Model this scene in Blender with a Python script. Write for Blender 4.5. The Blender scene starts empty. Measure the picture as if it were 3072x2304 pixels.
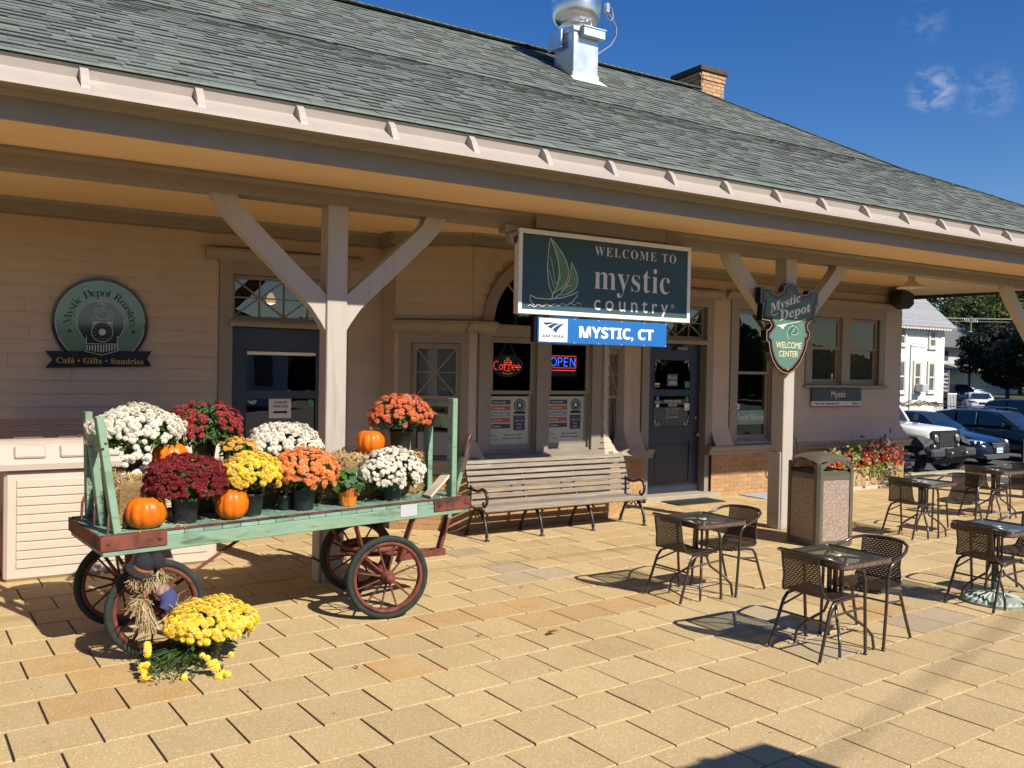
import bpy, math, random
import numpy as np
from mathutils import Matrix, Vector
R = math.radians
SC = bpy.context.scene
COL = SC.collection
random.seed(7)
RNG = np.random.default_rng(11)

# ------------------------------------------------------------------ camera
YAW, PITCH, ROLL, FPX = 0.562268, -0.0178697, 0.0184204, 2680.0
CAMZ = 2.06
def cam_axes():
    cy, sy, cp, sp = math.cos(YAW), math.sin(YAW), math.cos(PITCH), math.sin(PITCH)
    fwd = Vector((sy*cp, cy*cp, sp)); right = Vector((cy, -sy, 0)); up = right.cross(fwd)
    c, s = math.cos(ROLL), math.sin(ROLL)
    return right*c + up*s, up*c - right*s, fwd
_r, _u, _f = cam_axes()
cam_data = bpy.data.cameras.new('camera')
cam = bpy.data.objects.new('camera', cam_data); COL.objects.link(cam)
cam.matrix_world = Matrix(((_r.x, _u.x, -_f.x, 0), (_r.y, _u.y, -_f.y, 0), (_r.z, _u.z, -_f.z, CAMZ), (0, 0, 0, 1)))
cam_data.sensor_fit = 'HORIZONTAL'; cam_data.sensor_width = 36.0
cam_data.lens = 36.0*FPX/3072.0
cam_data.clip_start = 0.05; cam_data.clip_end = 3000
SC.camera = cam

# ------------------------------------------------------------------ sky, sun, exposure
SUN = Vector((0.30, -1.168, 1.0)).normalized()
SUN_EL = math.asin(SUN.z); SUN_ROT = math.atan2(SUN.x, SUN.y)
world = bpy.data.worlds.new('World'); SC.world = world; world.use_nodes = True
nt = world.node_tree; nt.nodes.clear()
wo = nt.nodes.new('ShaderNodeOutputWorld'); bg = nt.nodes.new('ShaderNodeBackground')
sky = nt.nodes.new('ShaderNodeTexSky'); sky.sky_type = 'NISHITA'; sky.sun_disc = False
sky.sun_elevation = SUN_EL; sky.sun_rotation = SUN_ROT
sky.air_density = 1.0; sky.dust_density = 0.15; sky.ozone_density = 3.0; sky.altitude = 0
# a few thin fair-weather wisps of cloud, spread round the dome
tc = nt.nodes.new('ShaderNodeTexCoord')
mp = nt.nodes.new('ShaderNodeMapping'); mp.inputs['Scale'].default_value = (1.0, 1.0, 1.8)
nz = nt.nodes.new('ShaderNodeTexNoise'); nz.inputs['Scale'].default_value = 42; nz.inputs['Detail'].default_value = 8; nz.inputs['Roughness'].default_value = .62
nz.inputs['Distortion'].default_value = .5
nt.links.new(tc.outputs['Generated'], mp.inputs['Vector']); nt.links.new(mp.outputs['Vector'], nz.inputs['Vector'])
acc = None
for (cx, cy, cz, deg, amt) in [(.806, .523, .277, 1.6, .50), (.8337, .4816, .2703, 1.7, .26), (.7845, .5205, .3371, 1.5, .15), (.2, .93, .30, 3, .6), (-.6, .72, .34, 4, .8), (-.9, -.2, .38, 4, .7), (.75, -.5, .42, 4, .8), (-.3, -.8, .5, 4, .6), (.93, .10, .35, 3, .7)]:
    v = Vector((cx, cy, cz)).normalized(); m_ = nt.nodes.new('ShaderNodeVectorMath'); m_.operation = 'DOT_PRODUCT'; m_.inputs[1].default_value = v
    nrm_ = nt.nodes.new('ShaderNodeVectorMath'); nrm_.operation = 'NORMALIZE'; nt.links.new(tc.outputs['Generated'], nrm_.inputs[0]); nt.links.new(nrm_.outputs[0], m_.inputs[0])
    r_ = nt.nodes.new('ShaderNodeMapRange'); r_.interpolation_type = 'SMOOTHSTEP'; r_.inputs[1].default_value = math.cos(R(deg)); r_.inputs[2].default_value = 1.0; r_.inputs[4].default_value = amt
    nt.links.new(m_.outputs['Value'], r_.inputs[0])
    if acc is None: acc = r_.outputs[0]
    else:
        ad = nt.nodes.new('ShaderNodeMath'); ad.operation = 'MAXIMUM'; nt.links.new(acc, ad.inputs[0]); nt.links.new(r_.outputs[0], ad.inputs[1]); acc = ad.outputs[0]
rp = nt.nodes.new('ShaderNodeMapRange'); rp.inputs[1].default_value = .44; rp.inputs[2].default_value = .80; nt.links.new(nz.outputs['Fac'], rp.inputs[0])
mu = nt.nodes.new('ShaderNodeMath'); mu.operation = 'MULTIPLY'; nt.links.new(acc, mu.inputs[0]); nt.links.new(rp.outputs[0], mu.inputs[1])
mixc = nt.nodes.new('ShaderNodeMix'); mixc.data_type = 'RGBA'; mixc.inputs[7].default_value = (8.0, 8.2, 8.6, 1)
hs = nt.nodes.new('ShaderNodeHueSaturation'); hs.inputs['Saturation'].default_value = 1.36; hs.inputs['Hue'].default_value = .514
nt.links.new(mu.outputs[0], mixc.inputs[0])
nt.links.new(sky.outputs['Color'], hs.inputs['Color']); nt.links.new(hs.outputs['Color'], mixc.inputs[6])
nt.links.new(mixc.outputs[2], bg.inputs['Color']); bg.inputs['Strength'].default_value = 0.075
nt.links.new(bg.outputs['Background'], wo.inputs['Surface'])

sl = bpy.data.lights.new('sun', 'SUN'); sl.energy = 5.0; sl.angle = R(0.53); sl.color = (1.0, .91, .77)
so = bpy.data.objects.new('sun', sl); COL.objects.link(so)
so.rotation_euler = (-SUN).to_track_quat('-Z', 'Y').to_euler(); so.location = (0, -5, 20)

SC.view_settings.view_transform = 'Standard'; SC.view_settings.look = 'None'
SC.view_settings.exposure = 0.62; SC.view_settings.gamma = 1.0; SC.view_settings.use_curve_mapping = False
SC.render.engine = 'CYCLES'
SC.cycles.max_bounces = 10; SC.cycles.diffuse_bounces = 5; SC.cycles.transparent_max_bounces = 16
SC.cycles.glossy_bounces = 4; SC.cycles.caustics_reflective = False; SC.cycles.caustics_refractive = False
SC.cycles.use_denoising = True
try: SC.cycles.denoiser = 'OPENIMAGEDENOISE'
except Exception: pass

# ------------------------------------------------------------------ object helpers
def wmat(o):
    m = o.matrix_basis.copy()
    if o.parent: m = wmat(o.parent) @ o.matrix_parent_inverse @ m
    return m
def thing(name, label, cat, loc=(0, 0, 0), rotz=0, group=None, kind=None):
    o = bpy.data.objects.new(name, None); COL.objects.link(o)
    o.empty_display_size = .1
    o.location = loc; o.rotation_euler = (0, 0, rotz); tag(o, label, cat, group, kind); return o
def tag(o, label=None, cat=None, group=None, kind=None):
    if label: o['label'] = label
    if cat: o['category'] = cat
    if group: o['group'] = group
    if kind: o['kind'] = kind
    return o
def put(name, mesh, parent=None, world=False, kind=None, loc=None, rot=None, scale=None, label=None):
    o = bpy.data.objects.new(name, mesh); COL.objects.link(o)
    if parent is not None:
        o.parent = parent
        if world: o.matrix_parent_inverse = wmat(parent).inverted()
    if loc is not None: o.location = loc
    if rot is not None: o.rotation_euler = rot
    if scale is not None: o.scale = scale
    if kind: o['kind'] = kind
    if label: o['label'] = label
    return o
def kids(o): return [c for c in COL.objects if c.parent == o]
CHILD = {}
def copy_tree(o, loc=None, rotz=None, label=None, group=None, parent=None, index=None):
    if index is None:
        index = {}
        for c in COL.objects:
            if c.parent: index.setdefault(c.parent.name, []).append(c)
    c = o.copy(); COL.objects.link(c)
    if parent is not None: c.parent = parent
    if loc is not None: c.location = loc
    if rotz is not None: c.rotation_euler = (0, 0, rotz)
    if label: c['label'] = label
    if group: c['group'] = group
    for ch in index.get(o.name, []): copy_tree(ch, parent=c, index=index)
    return c

# ------------------------------------------------------------------ mesh builder
class MB:
    def __init__(self, M=None):
        self.v = []; self.f = []; self.mi = []; self.sm = []; self.M = M
    def add(self, vs, fs, mi=0, sm=False, M=None):
        b = len(self.v)
        T = self.M
        if M is not None: T = (T @ M) if T is not None else M
        if T is not None: vs = [tuple(T @ Vector(p)) for p in vs]
        self.v.extend(tuple(p) for p in vs)
        for f in fs: self.f.append([i+b for i in f]); self.mi.append(mi); self.sm.append(sm)
        return self
    def box(self, x0, x1, y0, y1, z0, z1, mi=0, bev=0.0, M=None):
        if bev <= 0:
            vs = [(x, y, z) for x in (x0, x1) for y in (y0, y1) for z in (z0, z1)]
            fs = [(0, 1, 3, 2), (4, 6, 7, 5), (0, 4, 5, 1), (2, 3, 7, 6), (0, 2, 6, 4), (1, 5, 7, 3)]
            return self.add(vs, fs, mi, False, M)
        bev = min(bev, .45*min(x1-x0, y1-y0, z1-z0))
        lo = (x0, y0, z0); hi = (x1, y1, z1); vs = []; idx = {}
        for cx in (0, 1):
            for cy in (0, 1):
                for cz in (0, 1):
                    cc = (cx, cy, cz)
                    for ax in range(3):
                        p = [(hi[a]-bev if cc[a] else lo[a]+bev) for a in range(3)]
                        p[ax] = hi[ax] if cc[ax] else lo[ax]
                        idx[(cc, ax)] = len(vs); vs.append(tuple(p))
        fs = []
        def order(ids):
            c = sum((Vector(vs[i]) for i in ids), Vector())/len(ids)
            ctr = Vector(((x0+x1)/2, (y0+y1)/2, (z0+z1)/2)); n = (c-ctr)
            a = (Vector(vs[ids[0]])-c)
            nn = n.normalized(); b = nn.cross(a)
            return sorted(ids, key=lambda i: math.atan2((Vector(vs[i])-c).dot(b), (Vector(vs[i])-c).dot(a)))
        for ax in range(3):
            for s in (0, 1):
                fs.append(order([idx[(c, ax)] for c in [(a, b, d) for a in (0, 1) for b in (0, 1) for d in (0, 1)] if c[ax] == s]))
        for a0 in range(3):
            a1 = (a0+1) % 3; a2 = (a0+2) % 3
            for s1 in (0, 1):
                for s2 in (0, 1):
                    ids = []
                    for s0 in (0, 1):
                        c = [0, 0, 0]; c[a0] = s0; c[a1] = s1; c[a2] = s2; c = tuple(c)
                        ids += [idx[(c, a1)], idx[(c, a2)]]
                    fs.append(order(ids))
        for c in [(a, b, d) for a in (0, 1) for b in (0, 1) for d in (0, 1)]:
            fs.append(order([idx[(c, ax)] for ax in range(3)]))
        return self.add(vs, fs, mi, False, M)
    def bar(self, p0, p1, w, h, mi=0, up=(0, 0, 1), bev=0.0):
        """square bar from p0 to p1, w across, h along 'up'"""
        p0 = Vector(p0); p1 = Vector(p1); d = p1-p0; L = d.length; d.normalize()
        s = d.cross(Vector(up))
        if s.length < 1e-5: s = d.cross(Vector((0, 1, 0)))
        s.normalize(); u = s.cross(d)
        M = Matrix(((d.x, s.x, u.x, p0.x), (d.y, s.y, u.y, p0.y), (d.z, s.z, u.z, p0.z), (0, 0, 0, 1)))
        return self.box(0, L, -w/2, w/2, -h/2, h/2, mi, bev, M)
    def tube(self, pts, r, n=8, mi=0, closed=False, caps=True, flat=1.0):
        P = [Vector(p) for p in pts]; N = len(P)
        rr = r if isinstance(r, (list, tuple)) else [r]*N
        T = []
        for i in range(N):
            if closed: t = P[(i+1) % N]-P[i-1]
            else: t = P[min(i+1, N-1)]-P[max(i-1, 0)]
            T.append(t.normalized())
        a = Vector((0, 0, 1)) if abs(T[0].z) < .9 else Vector((1, 0, 0))
        nrm = (a - T[0]*a.dot(T[0])).normalized()
        vs = []
        for i in range(N):
            nrm = (nrm - T[i]*nrm.dot(T[i]))
            nrm = nrm.normalized() if nrm.length > 1e-6 else T[i].orthogonal().normalized()
            b = T[i].cross(nrm)
            for k in range(n):
                an = 2*math.pi*k/n
                vs.append(tuple(P[i] + (nrm*math.cos(an) + b*math.sin(an)*flat)*rr[i]))
        fs = []
        for i in range(N if closed else N-1):
            j = (i+1) % N
            for k in range(n):
                l = (k+1) % n
                fs.append((i*n+k, i*n+l, j*n+l, j*n+k))
        self.add(vs, fs, mi, True)
        if caps and not closed:
            self.add(vs[:n], [list(range(n))[::-1]], mi); self.add(vs[-n:], [list(range(n))], mi)
        return self
    def lathe(self, prof, n=20, mi=0, M=None, sm=True, cap=True):
        vs = []; fs = []
        for (r, z) in prof:
            for k in range(n):
                a = 2*math.pi*k/n; vs.append((r*math.cos(a), r*math.sin(a), z))
        m = len(prof)
        for i in range(m-1):
            for k in range(n):
                l = (k+1) % n; fs.append((i*n+k, i*n+l, (i+1)*n+l, (i+1)*n+k))
        self.add(vs, fs, mi, sm, M)
        if cap:
            if prof[0][0] > 1e-4: self.add(vs[:n], [list(range(n))[::-1]], mi, False, M)
            if prof[-1][0] > 1e-4: self.add(vs[-n:], [list(range(n))], mi, False, M)
        return self
    def plate(self, out, y0, y1, mi=0, side_mi=None, M=None):
        """outline in (x,z), front face at y0 (towards -y) and back at y1"""
        n = len(out)
        area = sum(out[i][0]*out[(i+1) % n][1]-out[(i+1) % n][0]*out[i][1] for i in range(n))
        if area < 0: out = out[::-1]
        vs = [(x, y0, z) for x, z in out] + [(x, y1, z) for x, z in out]
        self.add(vs, [list(range(n)), list(range(n, 2*n))[::-1]], mi, False, M)
        self.add(vs, [(i, i+n, (i+1) % n+n, (i+1) % n) for i in range(n)], mi if side_mi is None else side_mi, False, M)
        return self
    def sweep(self, prof, x0, x1, mi=0, caps=True, M=None):
        """closed (y,z) profile swept along x"""
        n = len(prof)
        vs = [(x0, y, z) for y, z in prof]+[(x1, y, z) for y, z in prof]
        fs = [(i, (i+1) % n, (i+1) % n+n, i+n) for i in range(n)]
        if caps: fs += [list(range(n))[::-1], list(range(n, 2*n))]
        return self.add(vs, fs, mi, False, M)
    def strip(self, pts, w, y, mi=0, closed=False):
        """flat line of width w in the x-z plane at depth y, facing -y"""
        P = [Vector((p[0], p[1])) for p in pts]; N = len(P); vs = []; fs = []
        for i in range(N):
            if closed: t = P[(i+1) % N]-P[i-1]
            else: t = P[min(i+1, N-1)]-P[max(i-1, 0)]
            t = t.normalized() if t.length > 1e-9 else Vector((1, 0)); nn = Vector((-t.y, t.x))*w/2
            vs += [(P[i].x-nn.x, y, P[i].y-nn.y), (P[i].x+nn.x, y, P[i].y+nn.y)]
        for i in range(N if closed else N-1):
            j = (i+1) % N; fs.append((2*i, 2*j, 2*j+1, 2*i+1))
        return self.add(vs, fs, mi)
    def poly(self, pts, y, mi=0):
        n = len(pts)
        area = sum(pts[i][0]*pts[(i+1) % n][1]-pts[(i+1) % n][0]*pts[i][1] for i in range(n))
        if area < 0: pts = pts[::-1]
        return self.add([(x, y, z) for x, z in pts], [list(range(n))], mi)
    def disc(self, cx, cz, r, y, mi=0, n=28, rz=None):
        return self.poly([(cx+r*math.cos(2*math.pi*k/n), cz+(rz or r)*math.sin(2*math.pi*k/n)) for k in range(n)], y, mi)
    def text(self, body, size, x, z, y, mi=0, align='CENTER', sx=1.0, bold=0.0, space=1.0, rot=0.0, M=None, shear=0.0):
        c = bpy.data.curves.new('lettering', 'FONT'); c.body = body; c.size = size; c.align_x = align; c.align_y = 'BOTTOM_BASELINE'
        c.offset = bold; c.space_character = space; c.resolution_u = 3; c.shear = shear
        o = bpy.data.objects.new('lettering', c)
        me = o.to_mesh()
        ca, sa = math.cos(rot), math.sin(rot)
        vs = []
        for q in me.vertices:
            px, pz = q.co.x*sx, q.co.y
            vs.append((x+px*ca-pz*sa, y, z+px*sa+pz*ca))
        fs = [list(p.vertices) for p in me.polygons]
        # face -y
        out = []
        for f in fs:
            a, b, d = (Vector(vs[i]) for i in f[:3])
            out.append(f if (b-a).cross(d-a).y < 0 else f[::-1])
        self.add(vs, out, mi, False, M)
        o.to_mesh_clear(); bpy.data.objects.remove(o); bpy.data.curves.remove(c)
        return self
    def mesh(self, name, mats):
        me = bpy.data.meshes.new(name); me.from_pydata(self.v, [], self.f)
        for m in (mats if isinstance(mats, (list, tuple)) else [mats]): me.materials.append(m)
        me.polygons.foreach_set('material_index', self.mi); me.polygons.foreach_set('use_smooth', self.sm)
        me.update(); return me
    def build(self, name, mats, parent=None, world=False, kind=None, **k):
        return put(name, self.mesh(name, mats), parent, world, kind, **k)

def serif(s):
    r = ''
    for ch in s:
        if 'A' <= ch <= 'Z': r += chr(0x1D400+ord(ch)-65)
        elif 'a' <= ch <= 'z': r += chr(0x1D41A+ord(ch)-97)
        else: r += ch
    return r
def sbold(s):
    r = ''
    for ch in s:
        if 'A' <= ch <= 'Z': r += chr(0x1D5D4+ord(ch)-65)
        elif 'a' <= ch <= 'z': r += chr(0x1D5EE+ord(ch)-97)
        else: r += ch
    return r
def script_(s):
    r = ''
    for ch in s:
        if 'A' <= ch <= 'Z': r += chr(0x1D4D0+ord(ch)-65)
        elif 'a' <= ch <= 'z': r += chr(0x1D4EA+ord(ch)-97)
        else: r += ch
    return r
def ital(s):
    r = ''
    for ch in s:
        if 'A' <= ch <= 'Z': r += chr(0x1D468+ord(ch)-65)
        elif 'a' <= ch <= 'z': r += chr(0x1D482+ord(ch)-97)
        else: r += ch
    return r

def np_mesh(name, V, F, mat, mi=None, smooth=False):
    """V (n,3), F (m,k) arrays -> mesh"""
    me = bpy.data.meshes.new(name); V = np.asarray(V, dtype=np.float32); F = np.asarray(F, dtype=np.int32)
    me.vertices.add(len(V)); me.vertices.foreach_set('co', V.ravel())
    k = F.shape[1]; me.loops.add(F.size); me.loops.foreach_set('vertex_index', F.ravel())
    me.polygons.add(len(F)); me.polygons.foreach_set('loop_start', np.arange(len(F), dtype=np.int32)*k)
    try: me.polygons.foreach_set('loop_total', np.full(len(F), k, dtype=np.int32))
    except Exception: pass
    for m in (mat if isinstance(mat, (list, tuple)) else [mat]): me.materials.append(m)
    if mi is not None: me.polygons.foreach_set('material_index', np.asarray(mi, dtype=np.int32))
    if smooth: me.polygons.foreach_set('use_smooth', np.ones(len(F), dtype=bool))
    me.update(calc_edges=True); me.validate(); return me
def scatter(TV, TF, pos, nrm, size, spin=None, squash=None):
    """copies of a template (local +z up) at pos, aligned to nrm; returns V,F"""
    pos = np.asarray(pos, float); nrm = np.asarray(nrm, float); n = len(pos)
    nrm = nrm/np.maximum(np.linalg.norm(nrm, axis=1, keepdims=True), 1e-9)
    ref = np.where(np.abs(nrm[:, 2:3]) < .9, np.array([[0, 0, 1.]]), np.array([[1., 0, 0]]))
    a = np.cross(ref, nrm); a /= np.maximum(np.linalg.norm(a, axis=1, keepdims=True), 1e-9); b = np.cross(nrm, a)
    sp = RNG.uniform(0, 2*math.pi, n) if spin is None else spin
    c, s = np.cos(sp)[:, None], np.sin(sp)[:, None]
    a2 = a*c+b*s; b2 = -a*s+b*c
    TV = np.asarray(TV, float); size = np.broadcast_to(size, (n,))
    V = pos[:, None, :] + size[:, None, None]*(TV[None, :, 0:1]*a2[:, None, :]+TV[None, :, 1:2]*b2[:, None, :]+TV[None, :, 2:3]*nrm[:, None, :])
    F = np.asarray(TF)[None, :, :] + (np.arange(n)*len(TV))[:, None, None]
    return V.reshape(-1, 3), F.reshape(-1, np.asarray(TF).shape[1])

# ------------------------------------------------------------------ materials
def lin(h):
    h = h.lstrip('#'); c = [int(h[i:i+2], 16)/255 for i in (0, 2, 4)]
    return tuple((x/12.92 if x <= .04045 else ((x+.055)/1.055)**2.4) for x in c)
MATS = {}
def mat(name, c1, c2=None, rough=.6, scale=8.0, detail=4, rnd=0.0, isl=False, bump=0.0, bscale=40.0, metal=0.0, spec=.5,
        coat=0.0, hue=0.0, c3=None, s3=1.2, t3=(.55, .7), stretch=None, speck=None, trans=0.0, rough_var=0.0, sub=0.0, coord='pos'):
    """base colour c1..c2 by noise, optional blotches c3, per-piece random value 'rnd', bump noise"""
    if name in MATS: return MATS[name]
    m = bpy.data.materials.new(name); m.use_nodes = True; n = m.node_tree; L = n.links.new
    p = n.nodes['Principled BSDF']
    p.inputs['Roughness'].default_value = rough; p.inputs['Metallic'].default_value = metal
    p.inputs['Specular IOR Level'].default_value = spec; p.inputs['Coat Weight'].default_value = coat
    p.inputs['Coat Roughness'].default_value = .05
    if trans: p.inputs['Transmission Weight'].default_value = trans
    c2 = c2 or c1
    if coord == 'pos':
        g = n.nodes.new('ShaderNodeNewGeometry'); vec = g.outputs['Position']
    else:
        g = n.nodes.new('ShaderNodeTexCoord'); vec = g.outputs['Object']
    if stretch:
        mpn = n.nodes.new('ShaderNodeMapping'); mpn.inputs['Scale'].default_value = stretch; L(vec, mpn.inputs['Vector']); vec = mpn.outputs['Vector']
    t = n.nodes.new('ShaderNodeTexNoise'); t.inputs['Scale'].default_value = scale; t.inputs['Detail'].default_value = detail
    L(vec, t.inputs['Vector'])
    ramp = n.nodes.new('ShaderNodeMapRange'); ramp.inputs[1].default_value = .32; ramp.inputs[2].default_value = .68
    L(t.outputs['Fac'], ramp.inputs[0])
    mx = n.nodes.new('ShaderNodeMix'); mx.data_type = 'RGBA'; mx.inputs[6].default_value = (*c1, 1); mx.inputs[7].default_value = (*c2, 1)
    L(ramp.outputs[0], mx.inputs[0]); col = mx.outputs[2]
    if c3:
        t3n = n.nodes.new('ShaderNodeTexNoise'); t3n.inputs['Scale'].default_value = s3; t3n.inputs['Detail'].default_value = 6; L(vec, t3n.inputs['Vector'])
        r3 = n.nodes.new('ShaderNodeMapRange'); r3.inputs[1].default_value = t3[0]; r3.inputs[2].default_value = t3[1]; L(t3n.outputs['Fac'], r3.inputs[0])
        m3 = n.nodes.new('ShaderNodeMix'); m3.data_type = 'RGBA'; m3.inputs[7].default_value = (*c3, 1)
        L(r3.outputs[0], m3.inputs[0]); L(col, m3.inputs[6]); col = m3.outputs[2]
    if speck:
        sc_, sc_col, th = speck
        vo = n.nodes.new('ShaderNodeTexVoronoi'); vo.inputs['Scale'].default_value = sc_
        g2 = n.nodes.new('ShaderNodeNewGeometry'); L(g2.outputs['Position'], vo.inputs['Vector'])
        sp = n.nodes.new('ShaderNodeSeparateColor'); L(vo.outputs['Color'], sp.inputs[0])
        r4 = n.nodes.new('ShaderNodeMapRange'); r4.inputs[1].default_value = th; r4.inputs[2].default_value = min(1, th+.12); L(sp.outputs[0], r4.inputs[0])
        m4 = n.nodes.new('ShaderNodeMix'); m4.data_type = 'RGBA'; m4.inputs[7].default_value = (*sc_col, 1)
        L(r4.outputs[0], m4.inputs[0]); L(col, m4.inputs[6]); col = m4.outputs[2]
    if rnd or hue:
        oi = n.nodes.new('ShaderNodeObjectInfo'); rv = oi.outputs['Random']
        if isl:
            gi = n.nodes.new('ShaderNodeNewGeometry'); ad = n.nodes.new('ShaderNodeMath'); ad.operation = 'ADD'
            L(rv, ad.inputs[0]); L(gi.outputs['Random Per Island'], ad.inputs[1])
            fr = n.nodes.new('ShaderNodeMath'); fr.operation = 'FRACT'; L(ad.outputs[0], fr.inputs[0]); rv = fr.outputs[0]
        h = n.nodes.new('ShaderNodeHueSaturation')
        mv = n.nodes.new('ShaderNodeMapRange'); mv.inputs[3].default_value = 1-rnd; mv.inputs[4].default_value = 1+rnd; L(rv, mv.inputs[0]); L(mv.outputs[0], h.inputs['Value'])
        if hue:
            ml = n.nodes.new('ShaderNodeMath'); ml.operation = 'MULTIPLY'; ml.inputs[1].default_value = 7.31; L(rv, ml.inputs[0])
            f2 = n.nodes.new('ShaderNodeMath'); f2.operation = 'FRACT'; L(ml.outputs[0], f2.inputs[0])
            mh = n.nodes.new('ShaderNodeMapRange'); mh.inputs[3].default_value = .5-hue; mh.inputs[4].default_value = .5+hue; L(f2.outputs[0], mh.inputs[0]); L(mh.outputs[0], h.inputs['Hue'])
            ms = n.nodes.new('ShaderNodeMapRange'); ms.inputs[3].default_value = .6; ms.inputs[4].default_value = 1.25
            ml2 = n.nodes.new('ShaderNodeMath'); ml2.operation = 'MULTIPLY'; ml2.inputs[1].default_value = 13.7; L(rv, ml2.inputs[0])
            f3 = n.nodes.new('ShaderNodeMath'); f3.operation = 'FRACT'; L(ml2.outputs[0], f3.inputs[0]); L(f3.outputs[0], ms.inputs[0]); L(ms.outputs[0], h.inputs['Saturation'])
        L(col, h.inputs['Color']); col = h.outputs['Color']
    L(col, p.inputs['Base Color'])
    if rough_var:
        rr = n.nodes.new('ShaderNodeMapRange'); rr.inputs[3].default_value = max(0, rough-rough_var); rr.inputs[4].default_value = min(1, rough+rough_var)
        L(t.outputs['Fac'], rr.inputs[0]); L(rr.outputs[0], p.inputs['Roughness'])
    if bump:
        b = n.nodes.new('ShaderNodeBump'); b.inputs['Strength'].default_value = bump; b.inputs['Distance'].default_value = .01
        tb = n.nodes.new('ShaderNodeTexNoise'); tb.inputs['Scale'].default_value = bscale; tb.inputs['Detail'].default_value = 5; L(vec, tb.inputs['Vector'])
        L(tb.outputs['Fac'], b.inputs['Height']); L(b.outputs['Normal'], p.inputs['Normal'])
    if sub:
        p.inputs['Subsurface Weight'].default_value = sub; p.inputs['Subsurface Radius'].default_value = (.02, .01, .005)
    MATS[name] = m; return m
def leafmat(name, c1, c2, rough=.5, rnd=.35, tl=.35, spec=.2):
    """thin leaf: diffuse plus translucency, random per leaf"""
    if name in MATS: return MATS[name]
    m = mat(name, c1, c2, rough=rough, scale=14, rnd=rnd, isl=True, hue=.012, spec=spec)
    n = m.node_tree; L = n.links.new; p = n.nodes['Principled BSDF']; out = n.nodes['Material Output']
    tr = n.nodes.new('ShaderNodeBsdfTranslucent'); ms = n.nodes.new('ShaderNodeMixShader'); ms.inputs[0].default_value = tl
    src = p.inputs['Base Color'].links[0].from_socket; L(src, tr.inputs['Color'])
    L(p.outputs[0], ms.inputs[1]); L(tr.outputs[0], ms.inputs[2]); L(ms.outputs[0], out.inputs['Surface'])
    return m
def glow(name, c, s):
    if name in MATS: return MATS[name]
    m = bpy.data.materials.new(name); m.use_nodes = True; n = m.node_tree
    p = n.nodes['Principled BSDF']; p.inputs['Base Color'].default_value = (*c, 1)
    p.inputs['Emission Color'].default_value = (*c, 1); p.inputs['Emission Strength'].default_value = s
    MATS[name] = m; return m
def glass(name, tint=(.9, .92, .9), rough=.0, refl=(1, 1, 1), ior=1.5, haze=0.0, hazec=(.3, .35, .3), gain=1.0, wav=0.0):
    """thin pane: fresnel reflection over a tinted see-through"""
    if name in MATS: return MATS[name]
    m = bpy.data.materials.new(name); m.use_nodes = True; n = m.node_tree; n.nodes.clear(); L = n.links.new
    out = n.nodes.new('ShaderNodeOutputMaterial'); fr = n.nodes.new('ShaderNodeFresnel'); gb = n.nodes.new('ShaderNodeNewGeometry')
    mi_ = n.nodes.new('ShaderNodeMapRange'); mi_.inputs[3].default_value = ior; mi_.inputs[4].default_value = 1/ior; L(gb.outputs['Backfacing'], mi_.inputs[0]); L(mi_.outputs[0], fr.inputs['IOR'])
    tr = n.nodes.new('ShaderNodeBsdfTransparent'); tr.inputs['Color'].default_value = (*tint, 1)
    gl = n.nodes.new('ShaderNodeBsdfGlossy'); gl.inputs['Roughness'].default_value = rough; gl.inputs['Color'].default_value = (*refl, 1)
    ms = n.nodes.new('ShaderNodeMixShader'); src = tr.outputs[0]
    if haze:
        df = n.nodes.new('ShaderNodeBsdfDiffuse'); df.inputs['Color'].default_value = (*hazec, 1)
        m2 = n.nodes.new('ShaderNodeMixShader'); m2.inputs[0].default_value = haze; L(tr.outputs[0], m2.inputs[1]); L(df.outputs[0], m2.inputs[2]); src = m2.outputs[0]
    mu = n.nodes.new('ShaderNodeMath'); mu.operation = 'MULTIPLY'; mu.inputs[1].default_value = gain; mu.use_clamp = True
    if wav:
        g = n.nodes.new('ShaderNodeNewGeometry'); tn = n.nodes.new('ShaderNodeTexNoise'); tn.inputs['Scale'].default_value = 1.6; L(g.outputs['Position'], tn.inputs['Vector'])
        b = n.nodes.new('ShaderNodeBump'); b.inputs['Strength'].default_value = wav; b.inputs['Distance'].default_value = .05
        L(tn.outputs['Fac'], b.inputs['Height']); L(b.outputs['Normal'], gl.inputs['Normal']); L(b.outputs['Normal'], fr.inputs['Normal'])
    L(fr.outputs[0], mu.inputs[0]); L(mu.outputs[0], ms.inputs[0]); L(src, ms.inputs[1]); L(gl.outputs[0], ms.inputs[2]); L(ms.outputs[0], out.inputs['Surface'])
    MATS[name] = m; return m

m_clap = mat('clapboard paint', (.455, .375, .305), (.425, .35, .285), rough=.55, scale=3, bump=.12, bscale=60, rnd=.03, isl=True, c3=(.375, .31, .25), s3=2.2, t3=(.62, .8))
m_trim = mat('taupe trim paint', (.245, .215, .182), (.222, .195, .165), rough=.5, scale=5, bump=.1, bscale=70, c3=(.20, .17, .145), s3=2.5, t3=(.62, .82))
m_post = mat('post paint', (.40, .365, .325), (.375, .34, .30), rough=.5, scale=5, bump=.14, bscale=30, stretch=(14, 14, 1), c3=(.32, .29, .25), s3=1.2, t3=(.6, .75))
m_gutter = mat('gutter paint', (.37, .33, .295), (.35, .31, .278), rough=.5, scale=4, bump=.08, bscale=40, c3=(.42, .37, .32), s3=3, t3=(.62, .75))
m_soffit = mat('soffit paint', (.74, .535, .315), (.70, .50, .29), rough=.6, scale=3, bump=.06, bscale=50, stretch=(.3, 2, 2))
m_navy = mat('navy door paint', (.016, .022, .042), (.02, .026, .048), rough=.35, scale=6, bump=.04)
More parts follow.
